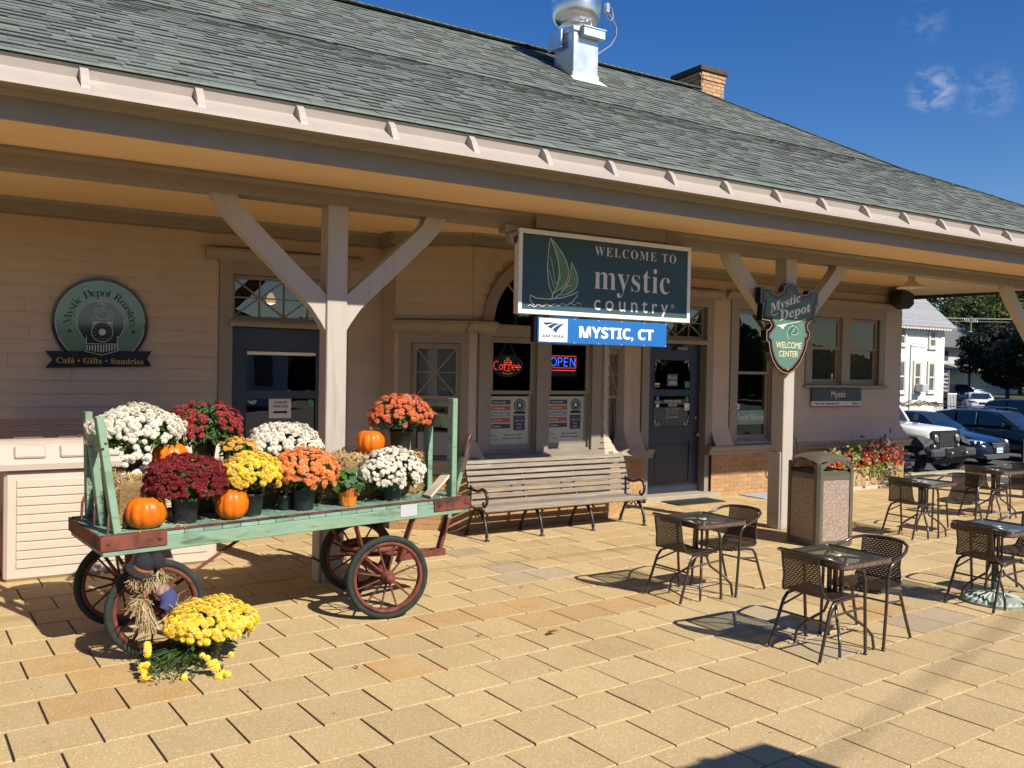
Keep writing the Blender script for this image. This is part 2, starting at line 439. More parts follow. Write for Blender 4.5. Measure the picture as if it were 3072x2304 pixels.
m_shbutt = mat('shingle cut edge', (.018, .02, .02), (.03, .033, .032), rough=.95)
m_shingle = mat('asphalt shingle', (.112, .132, .124), (.148, .172, .160), rough=.95, spec=.15, scale=90, detail=3, rnd=.22, isl=True, hue=.03, bump=.35, bscale=220, c3=(.15, .12, .105), s3=1.6, t3=(.60, .74))
m_copper = mat('weathered copper edge', (.15, .20, .18), (.11, .15, .135), rough=.7, scale=10, c3=(.12, .08, .06), s3=6, t3=(.55, .65))
m_brick = mat('tan brick', (.34, .19, .085), (.40, .23, .105), rough=.8, scale=20, rnd=.14, isl=True, bump=.3, bscale=90)
m_mortar = mat('mortar', (.30, .24, .17), (.25, .20, .14), rough=.95, scale=30, bump=.2)
m_chim = mat('chimney brick', (.38, .22, .11), (.46, .29, .16), rough=.85, scale=16, rnd=.2, isl=True, bump=.3, bscale=80, c3=(.07, .05, .04), s3=3.5, t3=(.58, .72))
m_soot = mat('sooty cap', (.045, .035, .03), (.07, .05, .04), rough=.85, scale=12, bump=.3)
m_galv = mat('galvanised steel', (.62, .66, .68), (.74, .78, .8), rough=.34, scale=3, metal=.9, rough_var=.1, bump=.03, bscale=3)
m_alu = mat('spun aluminium', (.78, .78, .77), (.66, .66, .65), rough=.26, metal=1.0, scale=2, rough_var=.08)
m_paver = mat('concrete paver', (.455, .335, .165), (.42, .305, .145), rough=.85, scale=2.2, rnd=.08, isl=True, bump=.45, bscale=160, c3=(.40, .25, .10), s3=.8, t3=(.57, .78), speck=(150, (.58, .47, .30), .80))
m_paver_grey = mat('greyer paver', (.38, .30, .19), (.35, .275, .175), rough=.85, scale=5, rnd=.08, isl=True, bump=.35, bscale=160, speck=(150, (.48, .40, .28), .82))
m_paver_rust = mat('rust stained paver', (.43, .295, .135), (.40, .245, .09), rough=.85, scale=3, rnd=.06, isl=True, bump=.35, bscale=160, speck=(150, (.54, .42, .25), .82))
m_joint = mat('joint sand', (.035, .027, .02), (.06, .045, .03), rough=1, scale=60)
m_asphalt = mat('asphalt', (.065, .063, .06), (.05, .05, .05), rough=.9, scale=3, bump=.3, bscale=200, speck=(120, (.14, .13, .12), .85))
m_conc = mat('kerb concrete', (.36, .31, .23), (.30, .26, .20), rough=.9, scale=6, bump=.2)
m_black = mat('black paint', (.012, .012, .013), (.018, .018, .02), rough=.35, scale=20)
m_iron = mat('black cast iron', (.012, .012, .012), (.022, .02, .018), rough=.42, scale=25, bump=.12, bscale=90)
m_white = mat('white paint', (.76, .75, .72), (.72, .71, .68), rough=.5, scale=3)
m_rubber = mat('black plastic pot', (.012, .012, .013), (.02, .02, .02), rough=.5, scale=20)
m_pane = glass('window pane', tint=(.80, .84, .82), gain=2.1, wav=.02)
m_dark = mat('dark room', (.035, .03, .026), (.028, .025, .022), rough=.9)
# ================================================================== GROUND
def at_uv(p):
    d = Vector(p)-Vector((0, 0, CAMZ)); z = d.dot(_f)
    if z < .2: return None
    return (.5+FPX*d.dot(_r)/z/3072, .5+FPX*d.dot(_u)/z/2304, z)
def in_view(p, m=.03):
    q = at_uv(p); return q is not None and -m < q[0] < 1+m and -m < q[1] < 1+m

# bed under the pavers
pavement = MB().box(-14, 17.6, -3.4, 11.2, -.5, -.014).build('pavement', m_joint, kind='structure')
pavement['label'] = 'platform paved with square tan concrete slabs in running bond'
TH = .0527975; PW, PD = .43188, .43016; PX0, PY0 = 1.9499, 6.5647
ct, stt = math.cos(TH), math.sin(TH)
def paver_mesh(mm, k):
    r = random.Random(k); b = MB(); w, d, c = PW-.013, PD-.013, .0025
    x0, x1, y0, y1 = -w/2, w/2, -d/2, d/2
    j = lambda: r.uniform(-.0012, .0012)
    vs = [(x0, y0, -.05), (x1, y0, -.05), (x1, y1, -.05), (x0, y1, -.05),
          (x0, y0, -c), (x1, y0, -c), (x1, y1, -c), (x0, y1, -c),
          (x0+c, y0+c, j()), (x1-c, y0+c, j()), (x1-c, y1-c, j()), (x0+c, y1-c, j())]
    fs = [(8, 9, 10, 11)]
    for i in range(4):
        l = (i+1) % 4; fs += [(i, l, l+4, i+4), (i+4, l+4, l+8, i+8)]
    b.add(vs, fs); return b.mesh('paver', mm)
PMESH = {m.name: [paver_mesh(m, k) for k in range(4)] for m in (m_paver, m_paver_grey, m_paver_rust)}
slots = []
GREY = {(3, 7), (4, 8), (3, 8), (5, 10), (-3, 6), (-2, 7)}
for g in range(-11, 22):
    for n in range(-26, 38):
        off = .0 if g % 2 == 0 else .5
        u = n+off+.5; v = g+.5
        x = PX0+u*PW*ct+v*PD*stt; y = PY0-v*PD*ct+u*PW*stt
        if not (-13 < x < 17.35 and -3 < y < 10.95): continue
        q = at_uv((x, y, 0))
        big = 0
        if q and -.06 < q[0] < 1.06 and -.08 < q[1] < 1.05: big = 1/q[2]**3
        slots.append((big, g, n, x, y))
slots.sort(reverse=True)
rp_ = random.Random(5)
rust_at = [(3.75, 6.45, .42), (4.35, 6.2, .55), (5.0, 6.1, .5), (2.75, 5.45, .35), (.7, 6.5, .4), (.85, 6.05, .4), (3.3, 6.4, .4), (5.9, 5.2, .5), (1.2, 5.9, .35), (6.9, 5.0, .45)]
FV = []; FF = []
def paver_mat(g, n, x, y):
    if (g, n) in GREY or rp_.random() < .02: return m_paver_grey
    if any(abs(x-a)+abs(y-b) < c for a, b, c in rust_at): return m_paver_rust
    return m_paver
for i, (big, g, n, x, y) in enumerate(slots):
    M = Matrix.Translation((x, y, rp_.uniform(-.0022, .0012))) @ Matrix.Rotation(TH+rp_.uniform(-.004, .004), 4, 'Z') @ Matrix.Rotation(rp_.uniform(-.003, .003), 4, 'X') @ Matrix.Rotation(rp_.uniform(-.003, .003), 4, 'Y')
    me = PMESH[paver_mat(g, n, x, y).name][rp_.randrange(4)]
    if i < 300 and big > 0:
        o = put('paver', me, pavement); o.matrix_basis = M
    else:
        b = len(FV)
        FV.extend(tuple(M @ v.co) for v in me.vertices); FF.extend([[k+b for k in p.vertices] for p in me.polygons])
me = bpy.data.meshes.new('paver_field'); me.from_pydata(FV, [], FF); me.materials.append(m_paver); me.update()
put('paver_field', me, pavement, kind='stuff')

# parking lot, ramp and kerb beyond the end of the platform
lot = MB().add([(-400, -60, -.42), (600, -60, -.42), (600, 700, -.42), (-400, 700, -.42)], [(0, 1, 2, 3)]).build('parking_lot', m_asphalt, kind='structure')
MB().add([(17.6, -4, -.03), (23, -4, -.415), (23, 11.35, -.415), (17.6, 11.35, -.03)], [(0, 1, 2, 3)]).build('ramp_path', m_asphalt, kind='structure')
kb = MB()
for i in range(12):
    x0 = 15.9+i*1.6; z0 = -.01-.06*max(0, x0-17)/1.0*.55; kb.box(x0, x0+1.59, 11.35, 11.6, -.8, max(-.30, z0), 0, .02)
kb.build('kerb', m_conc, kind='structure')
grass_m = leafmat('lawn grass', lin('#5c6b2a'), lin('#7d7a3c'), rnd=.3)
MB().add([(40, 44, -.405), (140, 44, -.405), (140, 120, 1.5), (40, 120, 1.5)], [(0, 1, 2, 3)]).build('lawn', mat('lawn', (.035, .045, .014), (.06, .06, .025), rough=1, scale=2, bump=.5), kind='structure')

# ================================================================== DEPOT BUILDING
depot = thing('depot_building', 'cream clapboard railway depot with green-grey hip roof and deep bracketed canopy', 'building', (8, 12, 0))
WY = 10.78
def D(mb, name, mats, parent=None, **k): return mb.build(name, mats, parent or depot, world=True, **k)

# ---- masonry core and plain walls behind the boards
w = MB()
yb0, yb1 = WY+.004, WY+.16
for x0, x1, z0, z1 in [(-8, 2.84, .0, 3.9), (2.84, 4.14, 3.12, 3.9), (4.14, 4.80, 0, 3.9), (8.50, 9.32, 0, 3.9), (9.32, 10.56, 3.12, 3.9),
                       (10.56, 11.28, 0, 3.9), (11.28, 12.13, 0, .88), (11.28, 12.13, 3.15, 3.9), (12.13, 13.16, 0, 3.9), (13.16, 15.09, 0, 1.86), (13.16, 15.09, 3.10, 3.9), (15.09, 15.77, 0, 3.9), (4.80, 8.50, 3.58, 3.9)]:
    w.box(x0, x1, yb0, yb1, z0, z1)
w.box(15.62, 15.768, yb1, 17.5, 0, 3.9); w.box(-8, -7.85, yb1, 17.5, 0, 3.9); w.box(-7.85, 15.62, 17.4, 17.5, 0, 3.9)
wall = D(w, 'wall', m_clap)
# dark interior
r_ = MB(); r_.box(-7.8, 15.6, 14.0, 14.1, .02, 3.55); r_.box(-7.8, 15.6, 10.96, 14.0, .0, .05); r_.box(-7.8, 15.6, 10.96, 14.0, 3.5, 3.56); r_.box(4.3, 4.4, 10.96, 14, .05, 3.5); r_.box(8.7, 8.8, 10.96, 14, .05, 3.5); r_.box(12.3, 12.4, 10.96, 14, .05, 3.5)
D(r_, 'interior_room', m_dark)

CLAPN = 0
def clap(parent, x0, x1, z0, z1, M=None, y=WY, h=.1445, zref=.83, split=True, seed=1):
    """clapboards as separate boards, lower edge proud"""
    r = random.Random(seed); k0 = math.floor((z0-zref)/h); z = zref+k0*h
    while z < z1-.01:
        a, b = max(z, z0), min(z+h, z1)
        if b-a > .02:
            cuts = [x0]
            if split and x1-x0 > 2.2:
                c = x0+r.uniform(.8, 2.6)
                while c < x1-.6: cuts.append(c); c += r.uniform(1.8, 3.4)
            cuts.append(x1)
            for i in range(len(cuts)-1):
                xa, xb = cuts[i]+(.0012 if i else 0), cuts[i+1]-(.0012 if i < len(cuts)-2 else 0)
                yo = r.uniform(-.0015, .0015)
                mb = MB(M); mb.sweep([(y+.002, a), (y-.022+yo, a), (y-.005+yo, b+.002), (y+.002, b+.004)], xa, xb)
                D(mb, 'clapboard', m_clap, parent)
        z += h
FR0 = 3.60
for args in [(-1.2, 2.68, 1.18, FR0), (4.29, 4.79, .83, FR0), (8.50, 9.16, 1.18, FR0), (10.69, 11.10, 1.18, FR0), (12.26, 12.98, 1.18, FR0), (15.28, 15.78, 1.18, FR0),
             (12.98, 15.28, 1.18, 1.78), (2.5, 4.5, 3.44, FR0), (9.0, 10.9, 3.42, FR0), (11.1, 12.26, 3.42, FR0), (12.9, 15.6, 3.44, FR0)]:
    clap(wall, *args, seed=int(abs(args[0])*10))

# ---- bay
BA, BB, BC, BD = (4.78, 10.37), (5.57, 9.80), (7.71, 9.80), (8.50, 10.37)
def fr(a, b):
    a = Vector((a[0], a[1], 0)); b = Vector((b[0], b[1], 0)); u = (b-a).normalized()
    return Matrix(((u.x, -u.y, 0, a.x), (u.y, u.x, 0, a.y), (0, 0, 1, 0), (0, 0, 0, 1))), (b-a).length
ML, LL = fr(BA, BB); MF, LF = fr(BB, BC); MR, LR = fr(BC, BD)
bay = MB()
for M_, L_, wins in ((ML, LL, (.20, .84)), (MR, LR, (.10, .80))):
    bay.M = M_
    bay.box(0, wins[0], .004, .14, 0, 3.6); bay.box(wins[1], L_, .004, .14, 0, 3.6); bay.box(wins[0], wins[1], .004, .14, 0, .9); bay.box(wins[0], wins[1], .004, .14, 2.36, 3.6)
bay.M = MF
bay.box(0, .16, .004, .14, 0, 3.6); bay.box(LF-.16, LF, .004, .14, 0, 3.6); bay.box(.16, LF-.16, .004, .14, 0, .9)
# arch spandrel: keep opening below the arch
AC, AZ, AR = LF/2, 2.66, .77
pts = [(.16, 2.6)]
for k in range(25):
    a = math.pi-math.pi*k/24; pts.append((AC+AR*math.cos(a), AZ+AR*math.sin(a)))
pts += [(LF-.16, 2.6), (LF-.16, 3.6), (.16, 3.6)]
bay.plate(pts, .004, .14)
bay.M = None
bay.box(4.784, 4.86, 10.37, WY, 0, 3.6); bay.box(8.42, 8.496, 10.37, WY, 0, 3.6)
baywall = D(bay, 'bay_wall', m_clap)
clap(baywall, 0, LL, 2.67, FR0, ML, 0, split=False, seed=2); clap(baywall, 0, LR, 2.67, FR0, MR, 0, split=False, seed=3)
MRET, LRET = fr((4.78, WY), BA)
clap(baywall, 0, LRET, .83, FR0, MRET, 0, split=False, seed=4)
h_ = .1445; z = .83+13*h_
while z < FR0:
    hi = min(z+h_, FR0); mid = z
    ro = AR+.155
    dz = mid-AZ
    if dz < ro:
        half = math.sqrt(max(ro*ro-max(dz, 0)**2, 0))-.03
        segs = [(0, AC-half), (AC+half, LF)]
    else: segs = [(0, LF)]
    for xa, xb in segs:
        if xb-xa < .03: continue
        D(MB(MF).sweep([(.002, z), (-.022, z), (-.005, hi+.002), (.002, hi+.001)], xa, xb), 'clapboard', m_clap, baywall)
    z += h_
# corner pilasters of the bay: narrow boards that flare out at the foot in shingled steps
def flare_pilaster(x, y, ang, wd):
    M = Matrix.Translation((x, y, 0)) @ Matrix.Rotation(ang, 4, 'Z')
    pil = MB(M)
    zz = 1.22
    k = 0
    while zz < 2.5:
        pil.sweep([(.04, zz), (-.022, zz), (-.008, min(zz+.155, 2.5)), (.04, min(zz+.155, 2.5))], -wd/2, wd/2); zz += .15
    steps = [(1.24, .03, 0), (1.14, .05, .0), (1.06, .085, .03), (.98, .12, .065), (.90, .165, .105)]
    for (zt, a, o), (zb, b_, o2) in zip(steps, steps[1:]+[(.835, .215, .145)]):
        vs = [(-a-.0, .05, zt), (a, .05, zt), (a, -.02-o, zt), (-a, -.02-o, zt), (-b_-.012, .05, zb), (b_+.012, .05, zb), (b_+.012, -.03-o2, zb), (-b_-.012, -.03-o2, zb)]
        pil.add(vs, [(3, 2, 6, 7), (0, 3, 7, 4), (2, 1, 5, 6), (4, 7, 6, 5), (0, 1, 2, 3), (1, 0, 4, 5)])
    D(pil, 'corner_pilaster', m_clap, baywall)
flare_pilaster(5.575, 9.795, -.32, .10); flare_pilaster(7.705, 9.795, .32, .10)
pil2 = MB(Matrix.Translation((8.50, 10.30, 0)) @ Matrix.Rotation(.6, 4, 'Z'))
for i, (z0, z1, o0, o1) in enumerate([(2.5, 1.2, 0, 0), (1.2, 1.08, 0, .04), (1.08, .96, .035, .11), (.96, .835, .10, .22)]):
    pil2.add([(-.2-o0, .1, z0), (.14+o0, .1, z0), (.14+o0, -.02-o0, z0), (-.2-o0, -.02-o0, z0), (-.2-o1-.01, .1, z1), (.14+o1+.01, .1, z1), (.14+o1+.01, -.03-o1, z1), (-.2-o1-.01, -.03-o1, z1)],
             [(3, 2, 6, 7), (0, 3, 7, 4), (2, 1, 5, 6), (4, 7, 6, 5), (0, 1, 2, 3), (1, 0, 4, 5)])
D(pil2, 'corner_pilaster', m_clap, baywall)

# ---- flared shingle skirt above the sill band
SK = [(0, 1.185), (-.022, 1.10), (-.055, 1.015), (-.095, .925), (-.15, .835)]
def skirt(parent, x0, x1, seed):
    r = random.Random(seed)
    for (ya, za), (yb_, zb) in zip(SK, SK[1:]):
        x = x0; first = True
        while x < x1-.001:
            wd = r.uniform(.13, .30); e = min(x+wd, x1)
            if x1-e < .08: e = x1
            jz = r.uniform(-.004, .004)
            MBB = MB(); MBB.sweep([(WY+ya-.008, za+.012), (WY+yb_-.012, zb+jz), (WY+yb_+.01, zb+jz), (WY+ya+.02, za)], x+.0012, e-.0012)
            D(MBB, 'skirt_shingle', m_clap, parent); x = e
for i, (a, b) in enumerate([(-1.2, 2.68), (8.62, 9.16), (10.69, 11.10), (12.26, 15.78)]): skirt(wall, a, b, 40+i)
# return of the flare round the east corner
sk = MB()
for (ya, za), (yb_, zb) in zip(SK, SK[1:]):
    sk.add([(15.77, WY+ya, za), (15.77-ya, WY+ya-.0, za), (15.77-yb_+.012, WY+yb_-.012, zb), (15.77, WY+yb_-.012, zb), (15.77-ya, 17.5, za), (15.77-yb_+.012, 17.5, zb)], [(0, 3, 2, 1), (1, 2, 5, 4)])
zz = 1.185
while zz < FR0:
    sk.sweep([(17.5, zz), (WY-.02, zz), (WY-.006, zz+.1445), (17.5, zz+.1445)], 15.768, 15.789); zz += .1445
D(sk, 'corner_return', m_clap, wall)
# ---- water-table band, frieze, cornice mouldings
bp = [(WY-.03, .69), (WY-.13, .69), (WY-.15, .72), (WY-.15, .755), (WY-.185, .80), (WY-.185, .83), (WY-.03, .84)]
for a, b in [(-8, 2.84), (4.2, 4.79), (8.55, 9.34), (10.55, 15.98)]: D(MB().sweep(bp, a, b), 'sill_band', m_trim)
bb = MB()
for M_, L_ in ((ML, LL), (MR, LR)):
    bb.M = M_; bb.sweep([(.05, .69), (-.05, .69), (-.07, .73), (-.07, .80), (-.11, .85), (-.11, .885), (.05, .90)], -.03, L_+.03)
bb.M = MF; bb.sweep([(.05, .69), (-.05, .69), (-.07, .73), (-.07, .82), (-.15, .885), (-.15, .93), (.05, .975)], -.05, LF+.05)
D(bb, 'bay_sill', m_trim, baywall)
fz = MB(); fp = [(WY+.02, FR0), (WY-.04, FR0), (WY-.04, 3.72), (WY-.07, 3.75), (WY-.11, 3.82), (WY-.11, 3.88), (WY+.02, 3.88)]
fz.sweep(fp, -8, 4.70); fz.sweep(fp, 8.58, 15.85)
for M_, L_ in ((ML, LL), (MF, LF), (MR, LR)):
    fz.M = M_; fz.sweep([(y-WY, z_) for y, z_ in fp], -.04, L_+.04)
fz.M = None; fz.box(4.70, 4.79, 10.37, WY, FR0, 3.88); fz.box(8.49, 8.58, 10.37, WY, FR0, 3.88)
D(fz, 'frieze_board', m_trim)

# ---- bricks of the base: the 230 largest in view as pieces
brs = []
def brick_run(M, x0, x1, z0=0.0, z1=.69, seed=0, y=0.0):
    r = random.Random(seed); L, H, g = .205, .0595, .0095; row = 0; z = z0+.004
    while z+H <= z1+.012:
        x = x0-(row % 2)*(L+g)/2
        while x < x1:
            a, b = max(x, x0), min(x+L, x1)
            if b-a > .03:
                P = M @ Vector(((a+b)/2, y, z+H/2)); q = at_uv(P)
                vis = (1/q[2]**2 if q and in_view(P) else 0)
                brs.append((vis*(b-a), M, a, b, y+r.uniform(-.002, .002), z, H))
            x += L+g
        z += H+g; row += 1
I4 = Matrix.Identity(4)
brick_run(Matrix.Translation((0, 10.695, 0)), 10.66, 15.86, seed=1)
brick_run(Matrix.Translation((0, 10.695, 0)), 8.56, 9.20, seed=2)
brick_run(Matrix.Translation((0, 10.695, 0)), .2, 2.72, seed=3)
def offm(M_, L_): return M_ @ Matrix.Translation((0, -.075, 0))
brick_run(offm(MF, LF), -.03, LF+.03, seed=4); brick_run(offm(ML, LL), -.02, LL, seed=5); brick_run(offm(MR, LR), 0, LR+.05, seed=6)
brs.sort(key=lambda t: -t[0])
mort = MB(); mort.box(10.66, 15.86, 10.699, WY, 0, .69); mort.box(8.5, 9.2, 10.699, WY, 0, .69); mort.box(-8, 2.72, 10.699, WY, 0, .69); mort.box(4.25, 4.8, 10.699, WY, 0, .69)
mort.box(15.70, 15.858, WY, 17.5, 0, .69)
for M_, L_ in ((MF, LF), (ML, LL), (MR, LR)): mort.M = offm(M_, L_); mort.box(-.03, L_+.03, .004, .06, 0, .69)
base = D(mort, 'brick_base', m_mortar)
unit_brick = MB().box(0, 1, 0, 1, 0, 1, 0, .02).mesh('brick', m_brick)
rest = MB()
for i, (vis, M, a, b, y, z, H) in enumerate(brs):
    if i < 220 and vis > 0:
        o = put('brick', unit_brick, base, world=True); o.matrix_basis = M @ Matrix.Translation((a, y, z)) @ Matrix.Diagonal((b-a, .05, H, 1))
    else: rest.box(a, b, y, y+.05, z, z+H, 0, 0, M)
D(rest, 'brick_field', m_brick, base, kind='stuff')

# ---- canopy: soffit, beam, fascia, gutter
def sof(y): return 3.72+(y-8.0)*.048
s_ = MB(); x0, x1 = -9, 17.6
s_.add([(x0, 6.92, sof(6.92)), (x1, 6.92, sof(6.92)), (x1, 18.6, sof(11)), (x0, 18.6, sof(11)), (x0, 11, sof(11)), (x1, 11, sof(11))], [(0, 4, 5, 1), (4, 3, 2, 5)])
s_.add([(x0, 6.92, sof(6.92)+.03), (x1, 6.92, sof(6.92)+.03), (x1, 18.6, sof(11)+.03), (x0, 18.6, sof(11)+.03)], [(0, 1, 2, 3)])
D(s_, 'soffit', m_soffit)
bm = MB(); bm.sweep([(8.0, 3.55), (8.21, 3.55), (8.21, 3.76), (7.97, 3.76), (7.965, 3.69), (8.0, 3.66)], -9, 17.3)
D(bm, 'canopy_beam', m_trim)
fa = MB(); fa.sweep([(6.90, 3.665), (6.935, 3.665), (6.935, 3.90), (6.90, 3.90)], -9, 17.6); D(MB().box(17.6, 17.64, 6.9, 18.6, 3.70, 3.95), 'end_fascia', mat('dark end gutter', (.035, .03, .026), rough=.7))
fa.sweep([(6.885, 3.835), (6.90, 3.82), (6.90, 3.865), (6.87, 3.865)], -9, 17.6)
D(fa, 'fascia_board', m_trim)
gu = MB(); gp = [(6.62, 3.838), (6.62, 3.868), (6.80, 3.990), (6.772, 4.072), (6.93, 4.085), (6.93, 3.868), (6.66, 3.848)]
gu.sweep(gp, -9, 17.95)
ee = [(17.95-.0, y) for y in (6.62, 19.0)]
gu.box(17.82, 17.95, 6.8, 19, 3.86, 3.99)
gutter = D(gu, 'gutter', m_gutter)
un = MB(); un.add([(x0, 6.66, 3.846), (17.9, 6.66, 3.846), (17.9, 6.9, 3.862), (x0, 6.9, 3.862)], [(0, 3, 2, 1)]); D(un, 'gutter_underside', m_trim, gutter)
gb = MB(); prof = [(6.81, 3.975), (6.81, 4.066), (6.786, 4.066), (6.745, 4.045), (6.70, 3.99), (6.672, 3.935), (6.655, 3.905), (6.65, 3.888), (6.66, 3.885)]
gb.sweep(prof, -.027, .027); gbm = gb.mesh('gutter_bracket', m_gutter)
for k in range(-4, 23):
    x = .763+k*.760
    if x < 17.8: put('gutter_bracket', gbm, gutter, world=True, loc=(x+random.uniform(-.006, .006), 0, 0))

# ---- posts with curved braces
def brace(sgn, xe):
    out = [(-.02, 2.34), (.05, 2.46), (.15, 2.60), (.5, 2.935), (.85, 3.27), (.97, 3.40), (1.04, 3.50), (1.06, 3.575), (.845, 3.575), (.80, 3.47), (.70, 3.365), (.35, 3.035), (-.02, 2.70)]
    m = MB(); m.plate([(xe+sgn*u, z_) for u, z_ in out], 8.03, 8.17); return m
for px in (2.985, 9.255, 15.55):
    p = MB(); p.box(px, px+.2, 8.0, 8.2, .0, 3.56, 0, .008)
    p.box(px-.02, px+.22, 8.02, 8.23, 0, 1.02, 0, .008) if px > 5 else p.box(px-.03, px+.20, 8.05, 8.24, 0, .95, 0, .008)
    post = D(p, 'canopy_post', m_post)
    D(brace(-1, px), 'brace', m_post, post); D(brace(1, px+.2), 'brace', m_post, post)

# ---- roof
RP = [(6.76, 4.085), (9.07, 5.31), (10.07, 5.80), (12.78, 7.47)]
RS = [0]
for (a, b), (c, d_) in zip(RP, RP[1:]): RS.append(RS[-1]+math.hypot(c-a, d_-b))
def rpt(s):
    for i in range(len(RP)-1):
        if s <= RS[i+1] or i == len(RP)-2:
            t = (s-RS[i])/(RS[i+1]-RS[i]); (a, b), (c, d_) = RP[i], RP[i+1]
            L = math.hypot(c-a, d_-b); return a+t*(c-a), b+t*(d_-b), ((c-a)/L, (d_-b)/L)
XC = 18.0; HS = XC+6.76; RY = 12.78; XL = -9.0
rf = MB()
for (a, b), (c, d_) in zip(RP, RP[1:]):
    rf.add([(XL, a, b-.012), (HS-a, a, b-.012), (HS-c, c, d_-.012), (XL, c, d_-.012)], [(0, 1, 2, 3)])
    ma, mc = 2*RY-a, 2*RY-c
    rf.add([(XL, ma, b-.012), (HS-a, ma, b-.012), (HS-c, mc, d_-.012), (XL, mc, d_-.012)], [(3, 2, 1, 0)])
    rf.add([(HS-a, a, b-.012), (HS-a, ma, b-.012), (HS-c, mc, d_-.012), (HS-c, c, d_-.012)], [(0, 1, 2, 3)])
rf.add([(XL, 6.76, 4.07), (XL, RY, 7.45), (XL, 2*RY-6.76, 4.07)], [(0, 1, 2)])
roof = D(rf, 'roof', m_shingle)
EXP = .142; rr = random.Random(3)
pieces = []
nc = int(RS[-1]/EXP)
for c in range(nc):
    s = c*EXP
    y, z, t = rpt(s+.002)
    x = -1.6-rr.uniform(0, .3) if c < 60 else 0
    xmax = HS-y-.02
    while x < xmax:
        wd = rr.choice((.11, .14, .17, .20, .24, .30))*rr.uniform(.9, 1.1); e = min(x+wd, xmax)
        th = rr.choice((.008, .009, .015, .017))
        q = at_uv((x+wd/2, y, z))
        if q is not None and -.05 < q[0] < 1.05 and q[1] < 1.1: pieces.append((1/q[2]**2*wd, x+.001, e-.001, s, th, rr.uniform(-.006, .004)))
        x = e
pieces.sort(reverse=True)
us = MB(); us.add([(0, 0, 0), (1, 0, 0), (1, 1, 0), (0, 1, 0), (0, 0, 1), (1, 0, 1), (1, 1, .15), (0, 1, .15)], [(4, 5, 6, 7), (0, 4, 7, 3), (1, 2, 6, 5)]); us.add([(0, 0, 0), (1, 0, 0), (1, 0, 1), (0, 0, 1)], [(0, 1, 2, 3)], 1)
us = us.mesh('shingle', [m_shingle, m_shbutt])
SV = []; SFc = []
TVs = [v.co.copy() for v in us.vertices]; TFs = [list(p.vertices) for p in us.polygons]
for i, (vis, xa, xb, s, th, ds) in enumerate(pieces):
    y, z, t = rpt(s+ds); n_ = (-t[1], t[0])
    M = Matrix(((xb-xa, 0, 0, xa), (0, t[0]*.175, n_[0]*th, y+n_[0]*.003), (0, t[1]*.175, n_[1]*th, z+n_[1]*.003), (0, 0, 0, 1)))
    if i < 300:
        o = put('shingle', us, roof, world=True); o.matrix_basis = M
    else:
        b = len(SV); SV.extend(tuple(M @ v) for v in TVs); SFc.extend([[k+b for k in f] for f in TFs])
me = bpy.data.meshes.new('shingle_field'); me.from_pydata(SV, [], SFc); me.materials.append(m_shingle); me.materials.append(m_shbutt); me.polygons.foreach_set('material_index', [p.material_index for p in us.polygons]*(len(SFc)//len(TFs))); me.update()
put('shingle_field', me, roof, world=True, kind='stuff')
hc = MB()
for i in range(60):
    a = i/60*RS[-1]; y, z, t = rpt(a); y2, z2, _ = rpt(min(a+.2, RS[-1]))
    hc.bar((HS-y, y, z-.004), (HS-y2, y2, z2-.008), .20, .012)
xx = XL
while xx < HS-RY:
    hc.bar((xx, RY, 7.485), (xx+.2, RY, 7.478), .26, .016); xx += .16
D(hc, 'hip_cap', m_shingle, roof)
de = MB(); de.sweep([(6.745, 4.078), (6.745, 4.096), (6.80, 4.118), (6.80, 4.085)], XL, 17.95); D(de, 'drip_edge', m_copper, roof)
# chimney
ch = MB(); CX, CY, CW, CD = 12.45, 13.0, .62, .78
ch.box(CX+.01, CX+CW-.01, CY+.01, CY+CD-.01, 5.5, 7.98); chim = D(ch, 'chimney', m_mortar, roof)
cz = 7.05; row = 0; cb = []
while cz < 7.90:
    ex = .02 if 7.74 < cz < 7.83 else (.0 if cz < 7.74 else .03)
    for face in range(2):
        L = CW if face == 0 else CD; x = -(row % 2)*.107
        while x < L:
            a, b = max(x, -ex), min(x+.205, L+ex)
            if b-a > .03:
                if face == 0: o = (CX+a, CX+b, CY-ex, CY+.05)
                else: o = (CX-ex, CX+.05, CY+a, CY+b)
                cb.append((*o, cz))
            x += .214
    cz += .069; row += 1
ubc = MB().box(0, 1, 0, 1, 0, 1, 0, .02).mesh('brick', m_chim)
for x0_, x1_, y0_, y1_, z_ in cb:
    o = put('brick', ubc, chim, world=True); o.matrix_basis = Matrix.Translation((x0_, y0_, z_)) @ Matrix.Diagonal((x1_-x0_, y1_-y0_, .06, 1))
D(MB().box(CX-.06, CX+CW+.06, CY-.06, CY+CD+.06, 7.955, 8.07, 0, .015), 'chimney_cap', m_soot, chim)

# ---- window and door joinery
def casing(x0, x1, z0, z1, wd, y=0, M=None, head=.16, corn=True, name='casing', cext=.12, sill=None, ztop=None):
    m = MB(M); ya = y-.034
    m.box(x0-wd, x0, ya, y+.10, z0, z1); m.box(x1, x1+wd, ya, y+.10, z0, z1)
    m.box(x0-wd-.004, x1+wd+.004, ya-.004, y+.02, z1, z1+head)
    if corn:
        zc = z1+head
        m.sweep([(y, zc), (ya-.006, zc), (ya-.012, zc+.03), (ya-.05, zc+.07), (ya-.085, zc+.105), (ya-.085, zc+.135), (y, zc+.15)], x0-wd-cext, x1+wd+cext)
    if sill: m.sweep([(y+.06, sill-.05), (y-.075, sill-.05), (y-.09, sill-.035), (y-.09, sill-.01), (y+.06, sill+.012)], x0-wd-.05, x1+wd+.05)
    # jambs
    m.box(x0-.001, x0+.018, y+.10, y+.16, z0, z1); m.box(x1-.018, x1+.001, y+.10, y+.16, z0, z1)
    return D(m, name, m_trim)
